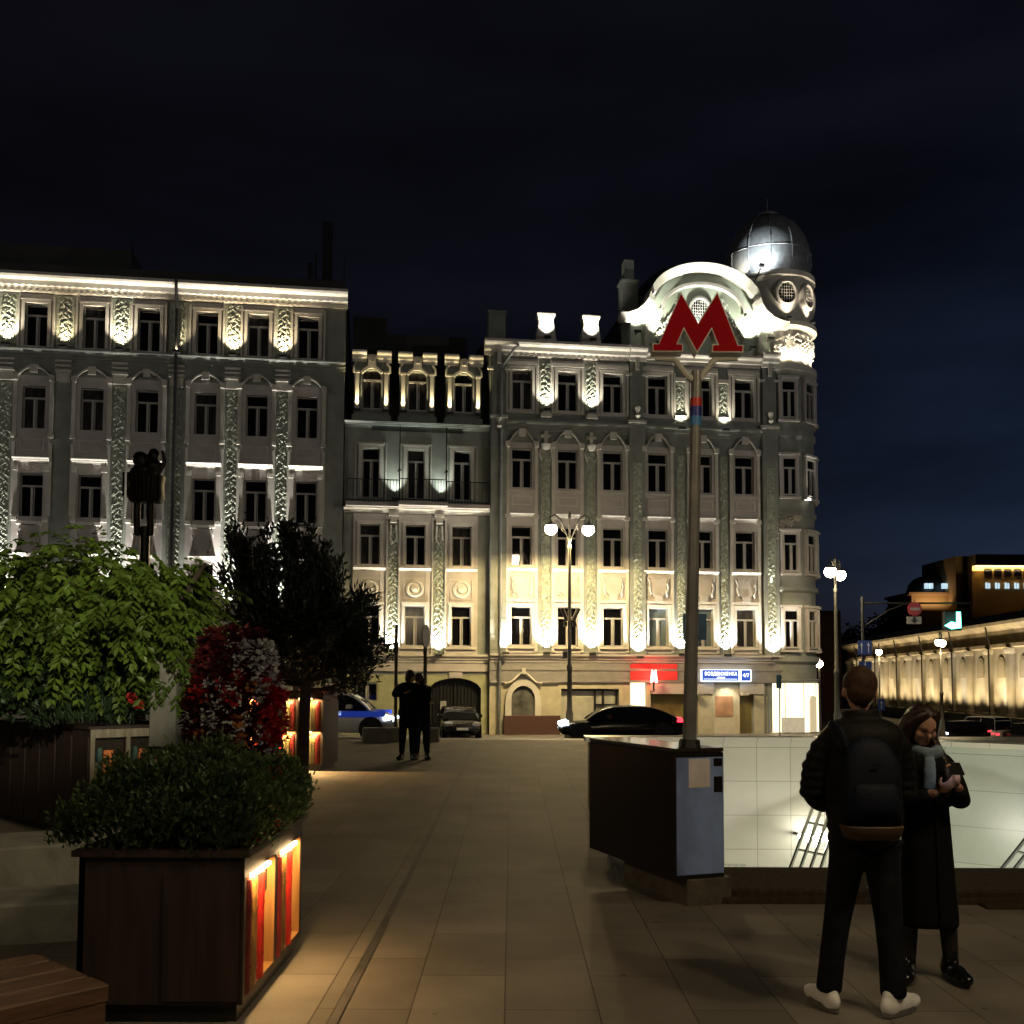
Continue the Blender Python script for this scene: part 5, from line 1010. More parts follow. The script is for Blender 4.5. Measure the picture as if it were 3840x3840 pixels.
b = MB(); b.bbox(-.35, .0, -.5, .5, 1.52, 1.64, .03); b.build('light_bar', mat('dark_blue_light_bar', (.01, .02, .08), .2, var=0), pc)
car('sedan', (4.15, 39, gz(0, 39)), R(180), 'black_paint', 'black low sedan driving past the corner building with red tail lights', 4.75, 1.85, 1.34, (.06, .34, .56, .78), .86, True)
car('hatchback', (FW(-2.75, -1.9).x, FW(-2.75, -1.9).y, -.92), FT + R(-90), 'black_paint', 'dark car standing nose out in the arched gateway', 4.0, 1.75, 1.45, (.05, .2, .6, .8), .9, False)
# right-hand traffic
for (u, v, Y, rz, pn_, lb_, kw) in ((3690, 2776, 86, 105, 'white_paint', 'pale delivery van seen from behind on the far right of the road', dict(L=5.0, W=2.0, H=2.15, cab=(.02, .06, .7, .84), van=True)),
                                    (3600, 2768, 80, 200, 'black_paint', 'dark estate car left of the pale van on the right hand road', dict(L=4.6, W=1.8, H=1.6, cab=(.04, .2, .66, .8))),
                                    (3850, 2772, 82, 100, 'black_paint', 'dark car at the right edge of the picture beside the pale van', dict(L=4.5, W=1.8, H=1.5)),
                                    (3330, 2742, 95, 100, 'black_paint', 'dark car with red tail lights between the man and the woman', dict(L=4.5, W=1.8, H=1.5))):
    p = at(u, v, Y); car('delivery_van' if kw.get('van') else 'car', (p.x, Y, gz(p.x, Y)), R(rz), pn_, lb_, group='vehicles on the right hand road', **kw)
# flower tubs / bollards by the plaza edge
for u, lb_ in ((1385, 'left stone tub'), (1430, 'second stone tub'), (1478, 'third stone tub'), (1622, 'stone tub standing apart right of the embracing couple')):
    p = at(u, 2760, 26.6); b = MB(); b.bbox(-.17, .17, -.17, .17, 0, .36, .03); tag(b.build('stone_tub', 'concrete', loc=(p.x, 26.6, .12)), lb_ + ' in the row at the kerb before the police car' if 'apart' not in lb_ else lb_, 'tub', 'stone tubs along the plaza kerb')
ib = empty('low_barrier', (-5.3, 26.4, .12), 0, 'low dark barrier bench at the kerb behind the glowing shelves', 'barrier'); b = MB(); b.box(-1.2, .55, -.15, .15, .36, .44); b.build('rail', 'metal', ib); b = MB(); b.box(.45, .53, -.12, .12, 0, .36); b.box(-1.15, -1.07, -.12, .12, 0, .36); b.build('legs', 'metal', ib)
# plain sign posts near the couple
s1 = empty('sign_post', (-3.07, 27.2, .12), 0, 'thin bare post left of the round road sign', 'post'); b = MB(); b.tube([(0, 0, 0), (0, 0, 3.05)], .045); b.build('post', 'lamp_post', s1); b = MB(); b.box(-.06, .06, -.07, .05, 2.3, 2.6); b.build('clamp_box', 'lamp_post', s1)
s2 = empty('round_road_sign', (-2.30, 27.2, .12), 0, 'round road sign seen almost edge on, on a post behind the embracing couple', 'sign'); b = MB(); b.tube([(0, 0, 0), (0, 0, 3.05)], .05); b.build('post', 'lamp_post', s2)
b = MB(); b.T = Matrix.Translation((0, -.06, 2.75)) @ Matrix.Rotation(R(76), 4, 'Z') @ Matrix.Rotation(R(90), 4, 'X'); b.lathe([(.30, 0), (.31, .01), (.31, .03), (.29, .03), (.01, .031)], 24); b.T = None; b.build('sign_disc', 'metal', s2)
# ------------------------------------------------------------------ overhead signs + traffic light
GY = 48.0; gp0 = at(3238, 2560, GY); gpz = gz(gp0.x, GY); gnt = empty('gantry', (gp0.x, GY, gpz), 0, 'thin dark gantry post with an arm reaching over the road at right', 'gantry')
GO = (gp0.x, GY, gpz); tz = at(3238, 2262, GY).z; b = MB(); b.tube([(gp0.x, GY, gpz), (gp0.x, GY, tz + .3)], [.10, .06], 8); b.build('post', 'metal', gnt, GO)
ae = at(3640, 2262, GY); b = MB(); b.tube([(gp0.x, GY, tz), (ae.x, GY, ae.z)], .05, 6); q = at(3300, 2318, GY); b.tube([(gp0.x, GY, at(3238, 2352, GY).z), tuple(at(3330, 2290, GY)), tuple(at(3400, 2262, GY))], .035, 5); b.build('arm', 'metal', gnt, GO)
def disc_sign(name, u, v, Y, rr, label):
    p = at(u, v, Y); r = empty(name, p, 0, label, 'sign'); b = MB(); b.T = Matrix.Rotation(R(90), 4, 'X'); b.lathe([(rr, -.02), (rr, .015), (.001, .016)], 28); b.T = None; b.build('sign_disc', mat('red_sign_face', (.36, .02, .02), .4, var=.1), r); b = MB(); b.box(-rr * .72, rr * .72, -.026, -.018, -rr * .22, rr * .18); b.build('white_bar', mat('white_sign_bar', (.35, .3, .28), .5, var=.1), r); b = MB(); b.tube([(0, .03, rr), (0, .03, rr + .12)], .02); b.build('hanger', 'metal', r)
disc_sign('no_entry_sign', 3430, 2283, GY - .1, .33, 'round red no entry sign with white bar above the road')
pa = at(3428, 2326, GY - .1); r = empty('lane_arrow_plate', pa, 0, 'white plate with a black down arrow under the no entry sign', 'sign'); b = MB(); b.box(-.34, .34, -.015, .015, -.17, .17); b.build('plate', mat('white_plate_face', (.35, .34, .33), .5, var=.1), r); b = MB(); b.prism([(0, -.14), (.2, .02), (.08, .0), (.05, .15), (-.05, .15), (-.08, .0), (-.2, .02)], -.022, -.0151); b.build('arrow', 'iron', r)
def arrow(b, x, z, s, y0, y1, flip=1): b.prism([(x - .035 * s, z - .5 * s), (x + .035 * s, z - .5 * s), (x + .035 * s, z + .2 * s), (x + .14 * s, z + .15 * s), (x, z + .5 * s), (x - .14 * s, z + .15 * s), (x - .035 * s, z + .2 * s)], y0, y1)
for u0, u1, v0, v1, lb_, n in ((3218, 3269, 2402, 2455, 'blue lane direction sign with white arrows high on the gantry post', 2), (3221, 3268, 2480, 2512, 'lower blue sign with one white arrow on the gantry post', 1), (3292, 3318, 2622, 2665, 'small blue pedestrian sign behind the shoulder of the man', 1)):
    a, c = at(u0, v1, GY - .15 if v0 < 2600 else 60), at(u1, v0, GY - .15 if v0 < 2600 else 60); cc = (a + c) / 2; hw_, hh_ = (c.x - a.x) / 2, (c.z - a.z) / 2; r = empty('lane_sign', cc, 0, lb_, 'sign', 'blue road signs by the tower'); b = MB(); b.box(-hw_, hw_, -.015, .015, -hh_, hh_); b.build('plate', mat('blue_sign_face', (.02, .05, .22), .35, var=.1), r)
    b = MB()
    for k in range(n): arrow(b, (k - (n - 1) / 2) * hw_, 0, hh_ * 1.5, -.021, -.0151)
    b.build('arrow_symbol', mat('white_sign_symbol', (.5, .52, .6), .4, var=.05), r)
    if v0 > 2600: b = MB(); b.tube([(0, .03, -hh_ - 2.4), (0, .03, hh_)], .04); b.build('post', 'metal', r)
tp_ = at(3580, 2330, GY); tl = empty('traffic_light', tp_, 0, 'traffic light with a glowing green turn arrow over the road', 'traffic light'); b = MB(); b.bbox(-.5, .36, .02, .3, -.42, .5, .05); b.build('housing', 'iron', tl)
b = MB(); b.prism([(.10, .44), (.28, .44), (.30, -.30), (.02, -.34), (-.16, -.36), (-.46, -.20), (-.16, -.02), (.02, -.06), (.09, -.04)], -.01, .02); b.build('green_arrow', mat('lit_green_arrow', (.1, .8, .5), .3, var=0, emit=(.10, 1, .70), es=9), tl); b = MB(); b.tube([(-.0, .15, .85), (-.0, .15, at(3580, 2262, GY).z - tp_.z)], .03); b.build('hanger', 'metal', tl)
point((tp_.x - .05, GY - .4, tp_.z + .05), 3, (.1, 1, .7), .1)
ts = at(3272, 2600, 66); r = empty('pedestrian_light', (ts.x, 66, gz(ts.x, 66)), 0, 'small green pedestrian light beside the ear of the man with the backpack', 'traffic light'); b = MB(); b.tube([(0, 0, 0), (0, 0, ts.z - gz(ts.x, 66) + .5)], .05); b.bbox(-.16, .16, -.2, -.05, ts.z - gz(ts.x, 66) - .35, ts.z - gz(ts.x, 66) + .35, .03); b.build('post', 'iron', r); b = MB(); b.box(-.08, .08, -.22, -.205, ts.z - gz(ts.x, 66) - .28, ts.z - gz(ts.x, 66) + .05); b.build('green_lens', mat('lit_green_lens', (.1, .6, .4), .3, var=0, emit=(.1, .8, .5), es=.8), r)
bp_ = at(2922, 2555, 43); r = empty('info_post', (bp_.x, 43, gz(bp_.x, 43)), 0, 'slim post with a small blue green plate before the lit corner shop', 'sign'); zz = bp_.z - gz(bp_.x, 43); b = MB(); b.tube([(0, 0, 0), (.02, 0, zz)], .03); b.build('post', 'iron', r); b = MB(); b.bbox(-.13, .10, -.03, .03, zz - .3, zz + .28, .02); b.build('plate', mat('blue_green_plate', (.12, .24, .28), .4, var=.2), r)

# ------------------------------------------------------------------ long colonnaded hall at right
def hall():
    YA, YB = 108.0, 284.0; k = .0977; f = lambda Y: Vector((54.7 + k * Y, Y, 0)); A, B = f(YA), f(YB); Ln = (B - A).length; ang = math.atan2(B.y - A.y, B.x - A.x)
    zg = -5.2; rt = empty('exhibition_hall', (A.x, A.y, zg), ang, 'long cream hall with half columns and arched windows receding at the right', 'building'); z = lambda v: v - zg
    # local: x along facade away from camera, +y = to the left of travel = towards the street (-X)
    wm = mat('cream_hall_plaster', (.44, .40, .31), .8, var=.3, scale=.25, bump=.1); b = MB(); bay = 8.0; n = int(Ln / bay)
    b.box(0, Ln, -22, 0, 0, z(6.4)); b.build('wall', wm, rt)
    b = MB(); b.loft([[(x, 0.0, z(6.4)), (x, .55, z(6.55)), (x, .55, z(7.0)), (x, .2, z(7.1)), (x, .3, z(8.9)), (x, 1.5, z(9.6)), (x, 1.6, z(10.0)), (x, -10, z(13.0)), (x, -22, z(10))] for x in (-1, Ln + 1)], True); b.build('roof', mat('hall_eaves_plaster', (.36, .30, .19), .8, var=.35, scale=.4), rt)
    b = MB(); b.box(0, Ln, .004, 1.3, 0, z(-3.1)); b.build('plinth', wm, rt)
    for i in range(n + 1):
        x = i * bay; c = MB(); c.lathe([(1.05, z(-3.1)), (1.05, z(-2.7)), (.85, z(-2.6)), (.75, z(5.6)), (.95, z(5.8)), (1.0, z(6.39))], 14, (x, .15, 0)); c.build('half_column', wm, rt, smooth=True, auto=40)
        if i < n:
            xm = x + bay / 2; wdt = 1.45; w = MB(); w.prism([(xm - wdt, z(2.3)), (xm + wdt, z(2.3))] + [(xm + wdt * math.cos(R(a)), z(3.8) + wdt * math.sin(R(a))) for a in range(0, 181, 18)], .001, .12)
            wo_ = w.build('arched_window', mat_hw, rt); w = MB(); w.prism([(xm - wdt * .72, z(2.5)), (xm + wdt * .72, z(2.5))] + [(xm + wdt * .72 * math.cos(R(a)), z(3.8) + wdt * .72 * math.sin(R(a))) for a in range(0, 181, 18)], .121, .14); w.build('pane', mat_hp, wo_)
            if 1 <= i <= 14: spot((xm - 1.9, 2.6, z(-3.0)), (xm - 1.9, .9, z(5)), 3600 if i in (3, 4, 8) else 2000, (1, .80, .50) if i % 3 else (1, .88, .70), 110, 1, rt, rad=.3); spot((xm + 1.9, 2.6, z(-3.0)), (xm + 1.9, .9, z(5)), 2000, (1, .76, .42), 110, 1, rt, rad=.3)
            if i % 2 == 0: d = MB(); d.tube([(xm + 2, 1.45, z(9.8)), (xm + 2.6, 1.0, z(8.2)), (xm + 3.0, .35, z(6.9)), (xm + 3.0, .7, z(6.3)), (xm + 3.0, .7, z(-3))], .12, 6); d.build('drainpipe', 'metal', rt)
mat_hw = mat('hall_window_surround', (.30, .26, .17), .8, var=.15); mat_hp = mat('hall_window_niche', (.36, .31, .22), .7, var=.1)
hall()
# hill, trees and far houses
HB = MB()
pts = [at(u, v, 330) for u, v in ((3000, 2420), (3160, 2390), (3350, 2300), (3550, 2240), (3700, 2190), (3900, 2130), (4200, 2100), (4600, 2100))]
HB.add([(p.x, p.y, -6) for p in pts] + [tuple(p - Vector((0, 0, 5))) for p in pts] + [(p.x + 40, p.y + 120, p.z - 5) for p in pts], [(i, i + 1, i + 9, i + 8) for i in range(7)] + [(i + 8, i + 9, i + 17, i + 16) for i in range(7)])
tag(HB.build('hill', mat('dark_hill_ground', (.02, .022, .015), .9, var=.3, scale=.1)), kind='structure')
M['far_leaf'] = leafmat('distant_dark_foliage', (.022, .030, .012), .6, .3, sub=.1)
fb_ = MB()
for i in range(700):
    t = random.uniform(0, 6.99); k_ = int(t); p = pts[k_].lerp(pts[k_ + 1], t - k_); p = p + Vector((random.uniform(-2, 2), random.uniform(-14, 4), random.uniform(-9, .2)))
    for j in range(16): leaf(fb_, p + Vector((random.gauss(0, 1.3), random.gauss(0, 1.3), random.gauss(0, 1.0))), (random.gauss(0, 1), random.gauss(0, 1), random.gauss(.2, .7)), random.uniform(.9, 1.9), .6)
tag(fb_.build('wood', 'far_leaf'), 'dark wooded slope behind the long colonnaded hall', 'wood', kind='stuff')
M['gold_wall'] = mat('ochre_far_wall', (.30, .20, .08), .8, var=.15, scale=.2); M['cold_win'] = mat('lit_cold_window', (.5, .6, .7), .4, var=0, emit=(.6, .85, 1), es=.6)
def farbox(u0, u1, v0, v1, Y, D=14): a, c = at(u0, v1, Y), at(u1, v0, Y); return a.x, c.x, Y, Y + D, a.z, c.z
x0, x1, y0, y1, z0, z1 = farbox(3650, 4150, 2090, 2330, 300, 30)
g = empty('palace', ((x0 + x1) / 2, y0, z0 - 8), 0, 'big ochre palace on the hill with a glowing frieze under its cornice', 'building'); GO_ = (g.location.x, g.location.y, g.location.z)
b = MB(); b.box(x0, x1, y0, y1, z0 - 8, z1); b.build('wall', 'gold_wall', g, GO_)
xa = at(3652, 2080, 299).x; b = MB(); b.box(xa, x1, y0 - 2.2, y1, at(3652, 2122, 299).z - 0, at(3652, 2080, 299).z); 
for k in range(40): b.box(xa + .5 + k, xa + 1.1 + k, y0 - 2.5, y0 - 2.2, at(3652, 2105, 299).z, at(3652, 2095, 299).z)
b.build('cornice', mat('ochre_cornice', (.5, .38, .2), .8, var=.1), g, GO_)
zz0 = at(3652, 2132, 299).z; area((xa + 18, y0 - .9, zz0 - .5), (xa + 18, y0 - .3, zz0 + 4), 5200, (1, .76, .36), 36, .3)
x2, x3, y2, y3, z2_, z3 = farbox(3588, 3652, 2086, 2330, 304, 25); b = MB(); b.box(x2, x3, y2, y3, z2_ - 8, z3); b.build('side_wing', 'gold_wall', g, GO_)
for k in range(5): wx = at(3692 + k * 37, 2190, 299.8).x; b = MB(); b.box(wx, wx + 2.2, 299.6, 299.9, at(3700, 2160, 299).z, at(3700, 2133, 299).z); b.build('window', 'glass', g, GO_)
for k in range(5): wx = at(3696 + k * 36, 2190, 299.8).x; b = MB(); b.box(wx, wx + .5, 299.6, 299.9, at(3700, 2206, 299).z, at(3700, 2184, 299).z); b.box(wx + .8, wx + 1.25, 299.6, 299.9, at(3700, 2206, 299).z, at(3700, 2186, 299).z); b.build('lit_window', 'cold_win', g, GO_)
x0, x1, y0, y1, z0, z1 = farbox(3420, 3590, 2222, 2330, 310, 20); g = empty('mansion', ((x0 + x1) / 2, y0, z0 - 5), 0, 'smaller mansion on the hill with a dark dome roof and two cold lit windows', 'building'); GO_ = tuple(g.location)
b = MB(); b.box(x0, x1, y0, y1, z0 - 5, z1 - .4); b.build('wall', 'gold_wall', g, GO_); b = MB(); b.box(x0 - 1, x1 + .2, y0 - 1, y1, z1 - .8, z1); b.build('cornice', mat('lit_ochre_cornice', (.5, .33, .18), .8, var=.1), g, GO_); area((x0 + 5, y0 - 2.5, z1 - 4), (x0 + 5, y0, z1), 320, (1, .66, .38), 10, .3)
cx_ = (x0 + x1) / 2 + .5; b = MB(); b.lathe([(6.2, 0), (5.8, 1.6), (5.2, 3.2), (3.9, 4.6), (2.2, 5.4), (.3, 5.7)], 20, (cx_, y0 + 7, z1)); b.build('dome', 'roof', g, GO_)
for dx, w_ in ((-3.2, .9), (-1.8, .9), (2.0, 1.5)): b = MB(); b.box(cx_ + dx, cx_ + dx + w_, y0 - .2, y0 + .9, z1 + 1.2, z1 + 2.8); b.build('lit_window', 'cold_win', g, GO_)
a = at(3062, 2290, 170); b = MB(); b.box(a.x, a.x + 4, 170, 185, -5, a.z); g = b.build('brick_house', mat('dark_red_brick', (.05, .022, .018), .9, var=.3, scale=1)); tag(g, 'dim reddish house in the gap between round tower and lamp', 'building')
#--SPLIT--
# ------------------------------------------------------------------ people
def skin_mesh(J, E, root=None, levels=1):
    """J: name -> (x,y,z,r[,r2]); E: list of (a,b). Returns list of (verts, faces) evaluated from a Skin modifier."""
    names = list(J); me = bpy.data.meshes.new('sk'); me.from_pydata([J[n][:3] for n in names], [(names.index(a), names.index(b)) for a, b in E], [])
    o = bpy.data.objects.new('sk', me); COL.objects.link(o); md = o.modifiers.new('s', 'SKIN'); md.use_smooth_shade = True; md.branch_smoothing = .6
    for i, n in enumerate(names):
        v = me.skin_vertices[0].data[i]; r = J[n][3]; r2 = J[n][4] if len(J[n]) > 4 else r; v.radius = (r, r2); v.use_root = (n == root)
    if levels: sb = o.modifiers.new('ss', 'SUBSURF'); sb.levels = levels; sb.render_levels = levels
    dg = bpy.context.evaluated_depsgraph_get(); m2 = bpy.data.meshes.new_from_object(o.evaluated_get(dg)); vs = [tuple(v.co) for v in m2.vertices]; fs = [tuple(p.vertices) for p in m2.polygons]
    bpy.data.objects.remove(o); bpy.data.meshes.remove(me); bpy.data.meshes.remove(m2); return vs, fs
def remesh(name, parts, m, parent, off, voxel=.012, smooth_it=4):
    b = MB()
    for vs, fs in parts: b.add(vs, fs)
    o = b.build('tmp', m); md = o.modifiers.new('r', 'REMESH'); md.mode = 'VOXEL'; md.voxel_size = voxel; md.use_smooth_shade = True
    if smooth_it: sm = o.modifiers.new('sm', 'SMOOTH'); sm.factor = .5; sm.iterations = smooth_it
    me = bpy.data.meshes.new_from_object(o.evaluated_get(bpy.context.evaluated_depsgraph_get())); bpy.data.objects.remove(o); me.name = name
    me.transform(Matrix.Translation(-Vector(off))); me.polygons.foreach_set('use_smooth', [True] * len(me.polygons))
    me.materials.clear(); me.materials.append(M[m] if isinstance(m, str) else m); ob = bpy.data.objects.new(name, me); COL.objects.link(ob); ob.parent = parent; return ob
def ell(c, r, seg=20, rings=14, rot=None):
    b = MB(); pr = [(math.cos(R(-90 + 180 * k / rings)), math.sin(R(-90 + 180 * k / rings))) for k in range(rings + 1)]; pr[0] = (.001, -1); pr[-1] = (.001, 1)
    b.T = Matrix.Translation(c) @ (rot or Matrix.Identity(4)) @ Matrix.Diagonal((r[0], r[1], r[2], 1)); b.lathe(pr, seg); return b.v, b.f
def head_parts(c, s, yaw, tilt):
    """c: head centre, s: half height. local -y is the face"""
    T = Matrix.Translation(c) @ Matrix.Rotation(yaw, 4, 'Z') @ Matrix.Rotation(tilt, 4, 'X'); P = []
    def E(x, y, z, a, b_, c_): P.append(ell(T @ Vector((x * s, y * s, z * s)), (a * s, b_ * s, c_ * s), 16, 12, Matrix.Rotation(yaw, 4, 'Z') @ Matrix.Rotation(tilt, 4, 'X')))
    E(0, .08, .18, .66, .80, .80); E(0, -.14, -.28, .50, .56, .66); E(0, -.44, -.74, .26, .24, .22); E(0, -.62, .18, .44, .12, .12)
    for q in (-1, 1): E(q * .36, -.48, -.24, .22, .22, .24); E(q * .68, .10, -.06, .07, .17, .25)
    E(0, -.80, -.20, .12, .16, .12); E(0, -.72, -.02, .085, .11, .26); E(0, -.655, -.50, .15, .09, .05); E(0, -.635, -.575, .13, .09, .05)
    return P, T
def face_marks(T, s, parent, off, mats):
    b = MB(); e = MB(); l = MB()
    for q in (-1, 1):
        for v in (ell(T @ Vector((q * .25 * s, -.60 * s, .03 * s)), (.09 * s, .06 * s, .05 * s), 10, 8),): e.add(*v)
        b.tube([T @ Vector((q * .13 * s, -.70 * s, .19 * s)), T @ Vector((q * .26 * s, -.69 * s, .235 * s)), T @ Vector((q * .42 * s, -.58 * s, .19 * s))], .02 * s, 5)
    for v in (ell(T @ Vector((0, -.72 * s, -.515 * s)), (.135 * s, .04 * s, .03 * s), 10, 8), ell(T @ Vector((0, -.70 * s, -.575 * s)), (.115 * s, .04 * s, .032 * s), 10, 8)): l.add(*v)
    e.build('eyes', mats[0], parent, off, True); b.build('eyebrows', mats[1], parent, off); l.build('lips', mats[2], parent, off, True)
def torso(o, rings, sc=1.0, lean=0, rip=0, per=.062, step=.02):
    zs = [q[2] for q in rings]; b = MB(); R_ = []; z = zs[0]; n = 28
    while z < zs[-1] + 1e-6:
        x, y, a, c = [float(np.interp(z, zs, [q[k] for q in rings])) for k in (0, 1, 3, 4)]; m = rip * abs(math.sin(math.pi * z / per)) if z < zs[-1] - .12 else rip * .6
        R_.append([(o[0] + sc * (x + lean * z + (a + m) * math.copysign(abs(math.cos(t)) ** .8, math.cos(t))), o[1] + sc * (y + (c + m) * math.copysign(abs(math.sin(t)) ** .8, math.sin(t))), o[2] + sc * z) for t in [2 * math.pi * k / n for k in range(n)]]); z += step
    b.loft(R_, True); return b.v, b.f
def hand(wr, d, up, s=1.0, curl=.5, thumb=1):
    """five-finger hand: wrist, direction, palm-normal"""
    wr = Vector(wr); d = Vector(d).normalized(); up = Vector(up).normalized(); side = d.cross(up).normalized() * thumb; parts = []
    pm = wr + d * .05 * s; parts.append(ell(pm, (.038 * s, .048 * s, .018 * s), 12, 8, Matrix((side.to_4d(), d.to_4d(), up.to_4d(), (0, 0, 0, 1))).transposed().to_3x3().to_4x4()))
    for k, Lf in enumerate((.072, .080, .074, .058)):
        base = wr + d * .085 * s + side * (.027 - .018 * k) * s; J = {}; p = base - d * .02; dd = d.copy(); J['a'] = (*p, .0085 * s); p = base; J['b'] = (*p, .009 * s)
        for q, nm in enumerate('cde'):
            dd = (dd * math.cos(curl * .8) + up * math.sin(curl * .8)).normalized(); p = p + dd * Lf * s * (.42, .32, .26)[q]; J[nm] = (*p, (.0082, .0075, .006)[q] * s)
        parts.append(skin_mesh(J, [('a', 'b'), ('b', 'c'), ('c', 'd'), ('d', 'e')], 'a', 1))
    p = wr + d * .025 * s + side * .03 * s; J = {'a': (*p, .011 * s)}; dd = (d * .6 + side * .8 + up * .3).normalized(); p2 = p + dd * .035 * s; p3 = p2 + (d * .9 + side * .25 + up * .5).normalized() * .032 * s; J['b'] = (*p2, .0105 * s); J['c'] = (*p3, .0085 * s)
    parts.append(skin_mesh(J, [('a', 'b'), ('b', 'c')], 'a', 1)); return parts
M['skin'] = mat('skin', (.42, .24, .17), .5, var=.08, scale=12); M['hair_brown'] = mat('short_brown_hair', (.05, .026, .016), .7, var=.4, scale=30, bump=.2, bscale=160, spec=.2); M['hair_dark'] = mat('long_dark_brown_hair', (.022, .009, .007), .38, var=.4, scale=20, stretch=(8, 8, .6), bump=.3, bscale=30)
M['jacket'] = mat('black_puffer_fabric', (.010, .009, .008), .6, spec=.12, var=.3, scale=6, bump=.4, bscale=14); M['jeans'] = mat('dark_jeans', (.010, .011, .014), .8, spec=.12, var=.4, scale=14, bump=.2, bscale=60); M['coat'] = mat('black_wool_coat', (.006, .006, .006), .85, spec=.12, var=.3, scale=12, bump=.2, bscale=40); M['scarf'] = mat('pale_blue_scarf', (.17, .24, .31), .8, var=.25, scale=14, bump=.4, bscale=25); M['sneaker'] = mat('white_sneaker_leather', (.82, .81, .82), .5, var=.06, scale=10); M['sole'] = mat('grey_shoe_sole', (.12, .12, .12), .6, var=.15); M['boot'] = mat('black_boot_leather', (.008, .008, .008), .22, var=.1); M['tights'] = mat('black_tights', (.014, .012, .012), .6, var=.2, scale=20)
M['dark_cloth'] = mat('dark_cloth', (.006, .006, .007), .8, spec=.12, var=.3, scale=8); M['dark_denim'] = mat('blue_denim', (.014, .018, .028), .8, spec=.12, var=.3, scale=10); M['lips'] = mat('lips', (.30, .12, .10), .5, var=.05); M['eye'] = mat('lowered_eyelid', (.10, .05, .04), .4, var=.05)
MIRE = [('pel', 'waist'), ('waist', 'chest'), ('chest', 'neck'), ('chest', 'shL'), ('shL', 'elL'), ('elL', 'wrL'), ('chest', 'shR'), ('shR', 'elR'), ('elR', 'wrR'), ('pel', 'hipL'), ('hipL', 'knL'), ('knL', 'anL'), ('pel', 'hipR'), ('hipR', 'knR'), ('knR', 'anR')]
def full_body(J, head, yaw, tilt, hs, hands, parent, off, skin='skin', vox=.011):
    parts = [skin_mesh(J, MIRE + [('anL', 'toL'), ('anR', 'toR')], 'pel', 1)]; hp, T = head_parts(head, hs, yaw, tilt); parts += hp
    nk = J['neck']; parts.append(skin_mesh({'a': (*nk[:3], .055), 'b': (*(Vector(nk[:3]).lerp(Vector(head), .6)), .052)}, [('a', 'b')], 'a', 1))
    for h in hands: parts += h
    return remesh('body', parts, skin, parent, off, vox, 3), T
# ---- man with backpack, back to the camera
MO = Vector((1.845, 5.42, 0)); man = empty('person', MO, 0, 'man seen from behind in black puffer jacket, dark jeans and white sneakers', 'person')
def V(*a): return (MO.x + a[0] * .84, MO.y + a[1], a[2]) + tuple(a[3:])
J = dict(pel=V(0, .0, .96, .12, .10), waist=V(0, 0, 1.12, .125, .10), chest=V(0, .0, 1.34, .14, .11), neck=V(.0, .02, 1.52, .06), shL=V(-.19, 0, 1.44, .065), elL=V(-.25, .06, 1.15, .045), wrL=V(-.10, .27, 1.05, .03), shR=V(.19, 0, 1.44, .065), elR=V(.25, .06, 1.15, .045), wrR=V(.12, .27, 1.07, .03),
         hipL=V(-.09, 0, .90, .085), knL=V(-.15, .03, .50, .06), anL=V(-.21, .07, .09, .04), hipR=V(.10, 0, .90, .085), knR=V(.14, .0, .50, .06), anR=V(.155, -.03, .09, .04), toL=V(-.235, .15, .045, .024), toR=V(.235, .03, .045, .024))
hd = Vector((MO.x + .005, MO.y + .04, 1.665))
full_body(J, hd, R(180 - 22), R(8), .122, [hand(J['wrL'][:3], (.5, .6, .1), (.3, -.3, 1), 1, .7, 1), hand(J['wrR'][:3], (-.5, .6, .1), (-.3, -.3, 1), 1, .7, -1)], man, MO)
hr = [ell(hd + Vector((.0, -.012, .042)), (.088, .106, .098)), ell(hd + Vector((-.012, -.055, .0)), (.074, .06, .075))]
remesh('hair', hr, 'hair_brown', man, MO, .008, 2)
jk = dict(pel=V(0, 0, .92, .18, .15), w1=V(0, -.005, 1.05, .185, .15), waist=V(0, 0, 1.18, .18, .15), chest=V(0, .0, 1.34, .185, .15), nk=V(0, .015, 1.49, .09, .085), col=V(0, .02, 1.555, .078, .08), shL=V(-.20, 0, 1.425, .09), eL=V(-.265, .05, 1.27, .088), elL=V(-.275, .07, 1.13, .082), fL=V(-.19, .19, 1.07, .068), wrL=V(-.12, .26, 1.05, .055), shR=V(.20, 0, 1.425, .09), eR=V(.265, .05, 1.27, .088), elR=V(.275, .07, 1.13, .082), fR=V(.20, .19, 1.08, .068), wrR=V(.13, .26, 1.065, .055))
js = skin_mesh({k: jk[k] for k in ('chest', 'shL', 'eL', 'elL', 'fL', 'wrL', 'shR', 'eR', 'elR', 'fR', 'wrR')}, [('chest', 'shL'), ('shL', 'eL'), ('eL', 'elL'), ('elL', 'fL'), ('fL', 'wrL'), ('chest', 'shR'), ('shR', 'eR'), ('eR', 'elR'), ('elR', 'fR'), ('fR', 'wrR')], 'chest', 2)
jr = [js, torso(MO, [(0, 0, .87, .155, .13), (0, 0, .90, .168, .145), (0, 0, 1.0, .175, .155), (0, 0, 1.2, .175, .15), (0, 0, 1.34, .182, .14), (0, .005, 1.42, .175, .125), (0, .012, 1.47, .135, .105), (0, .018, 1.505, .10, .092), (0, .022, 1.53, .084, .086), (0, .03, 1.575, .088, .09)], rip=.012)]
for q in (-1, 1):   # padded sleeve rolls
    for k in range(6):
        a = Vector(jk['shL' if q < 0 else 'shR'][:3]); e = Vector(jk['elL' if q < 0 else 'elR'][:3]); m_ = Vector(jk['eL' if q < 0 else 'eR'][:3]); t = .15 + k * .17; c = a.lerp(m_, t * 2) if t < .5 else m_.lerp(e, t * 2 - 1); jr.append(ell(c, (.083, .088, .045), 18, 10))
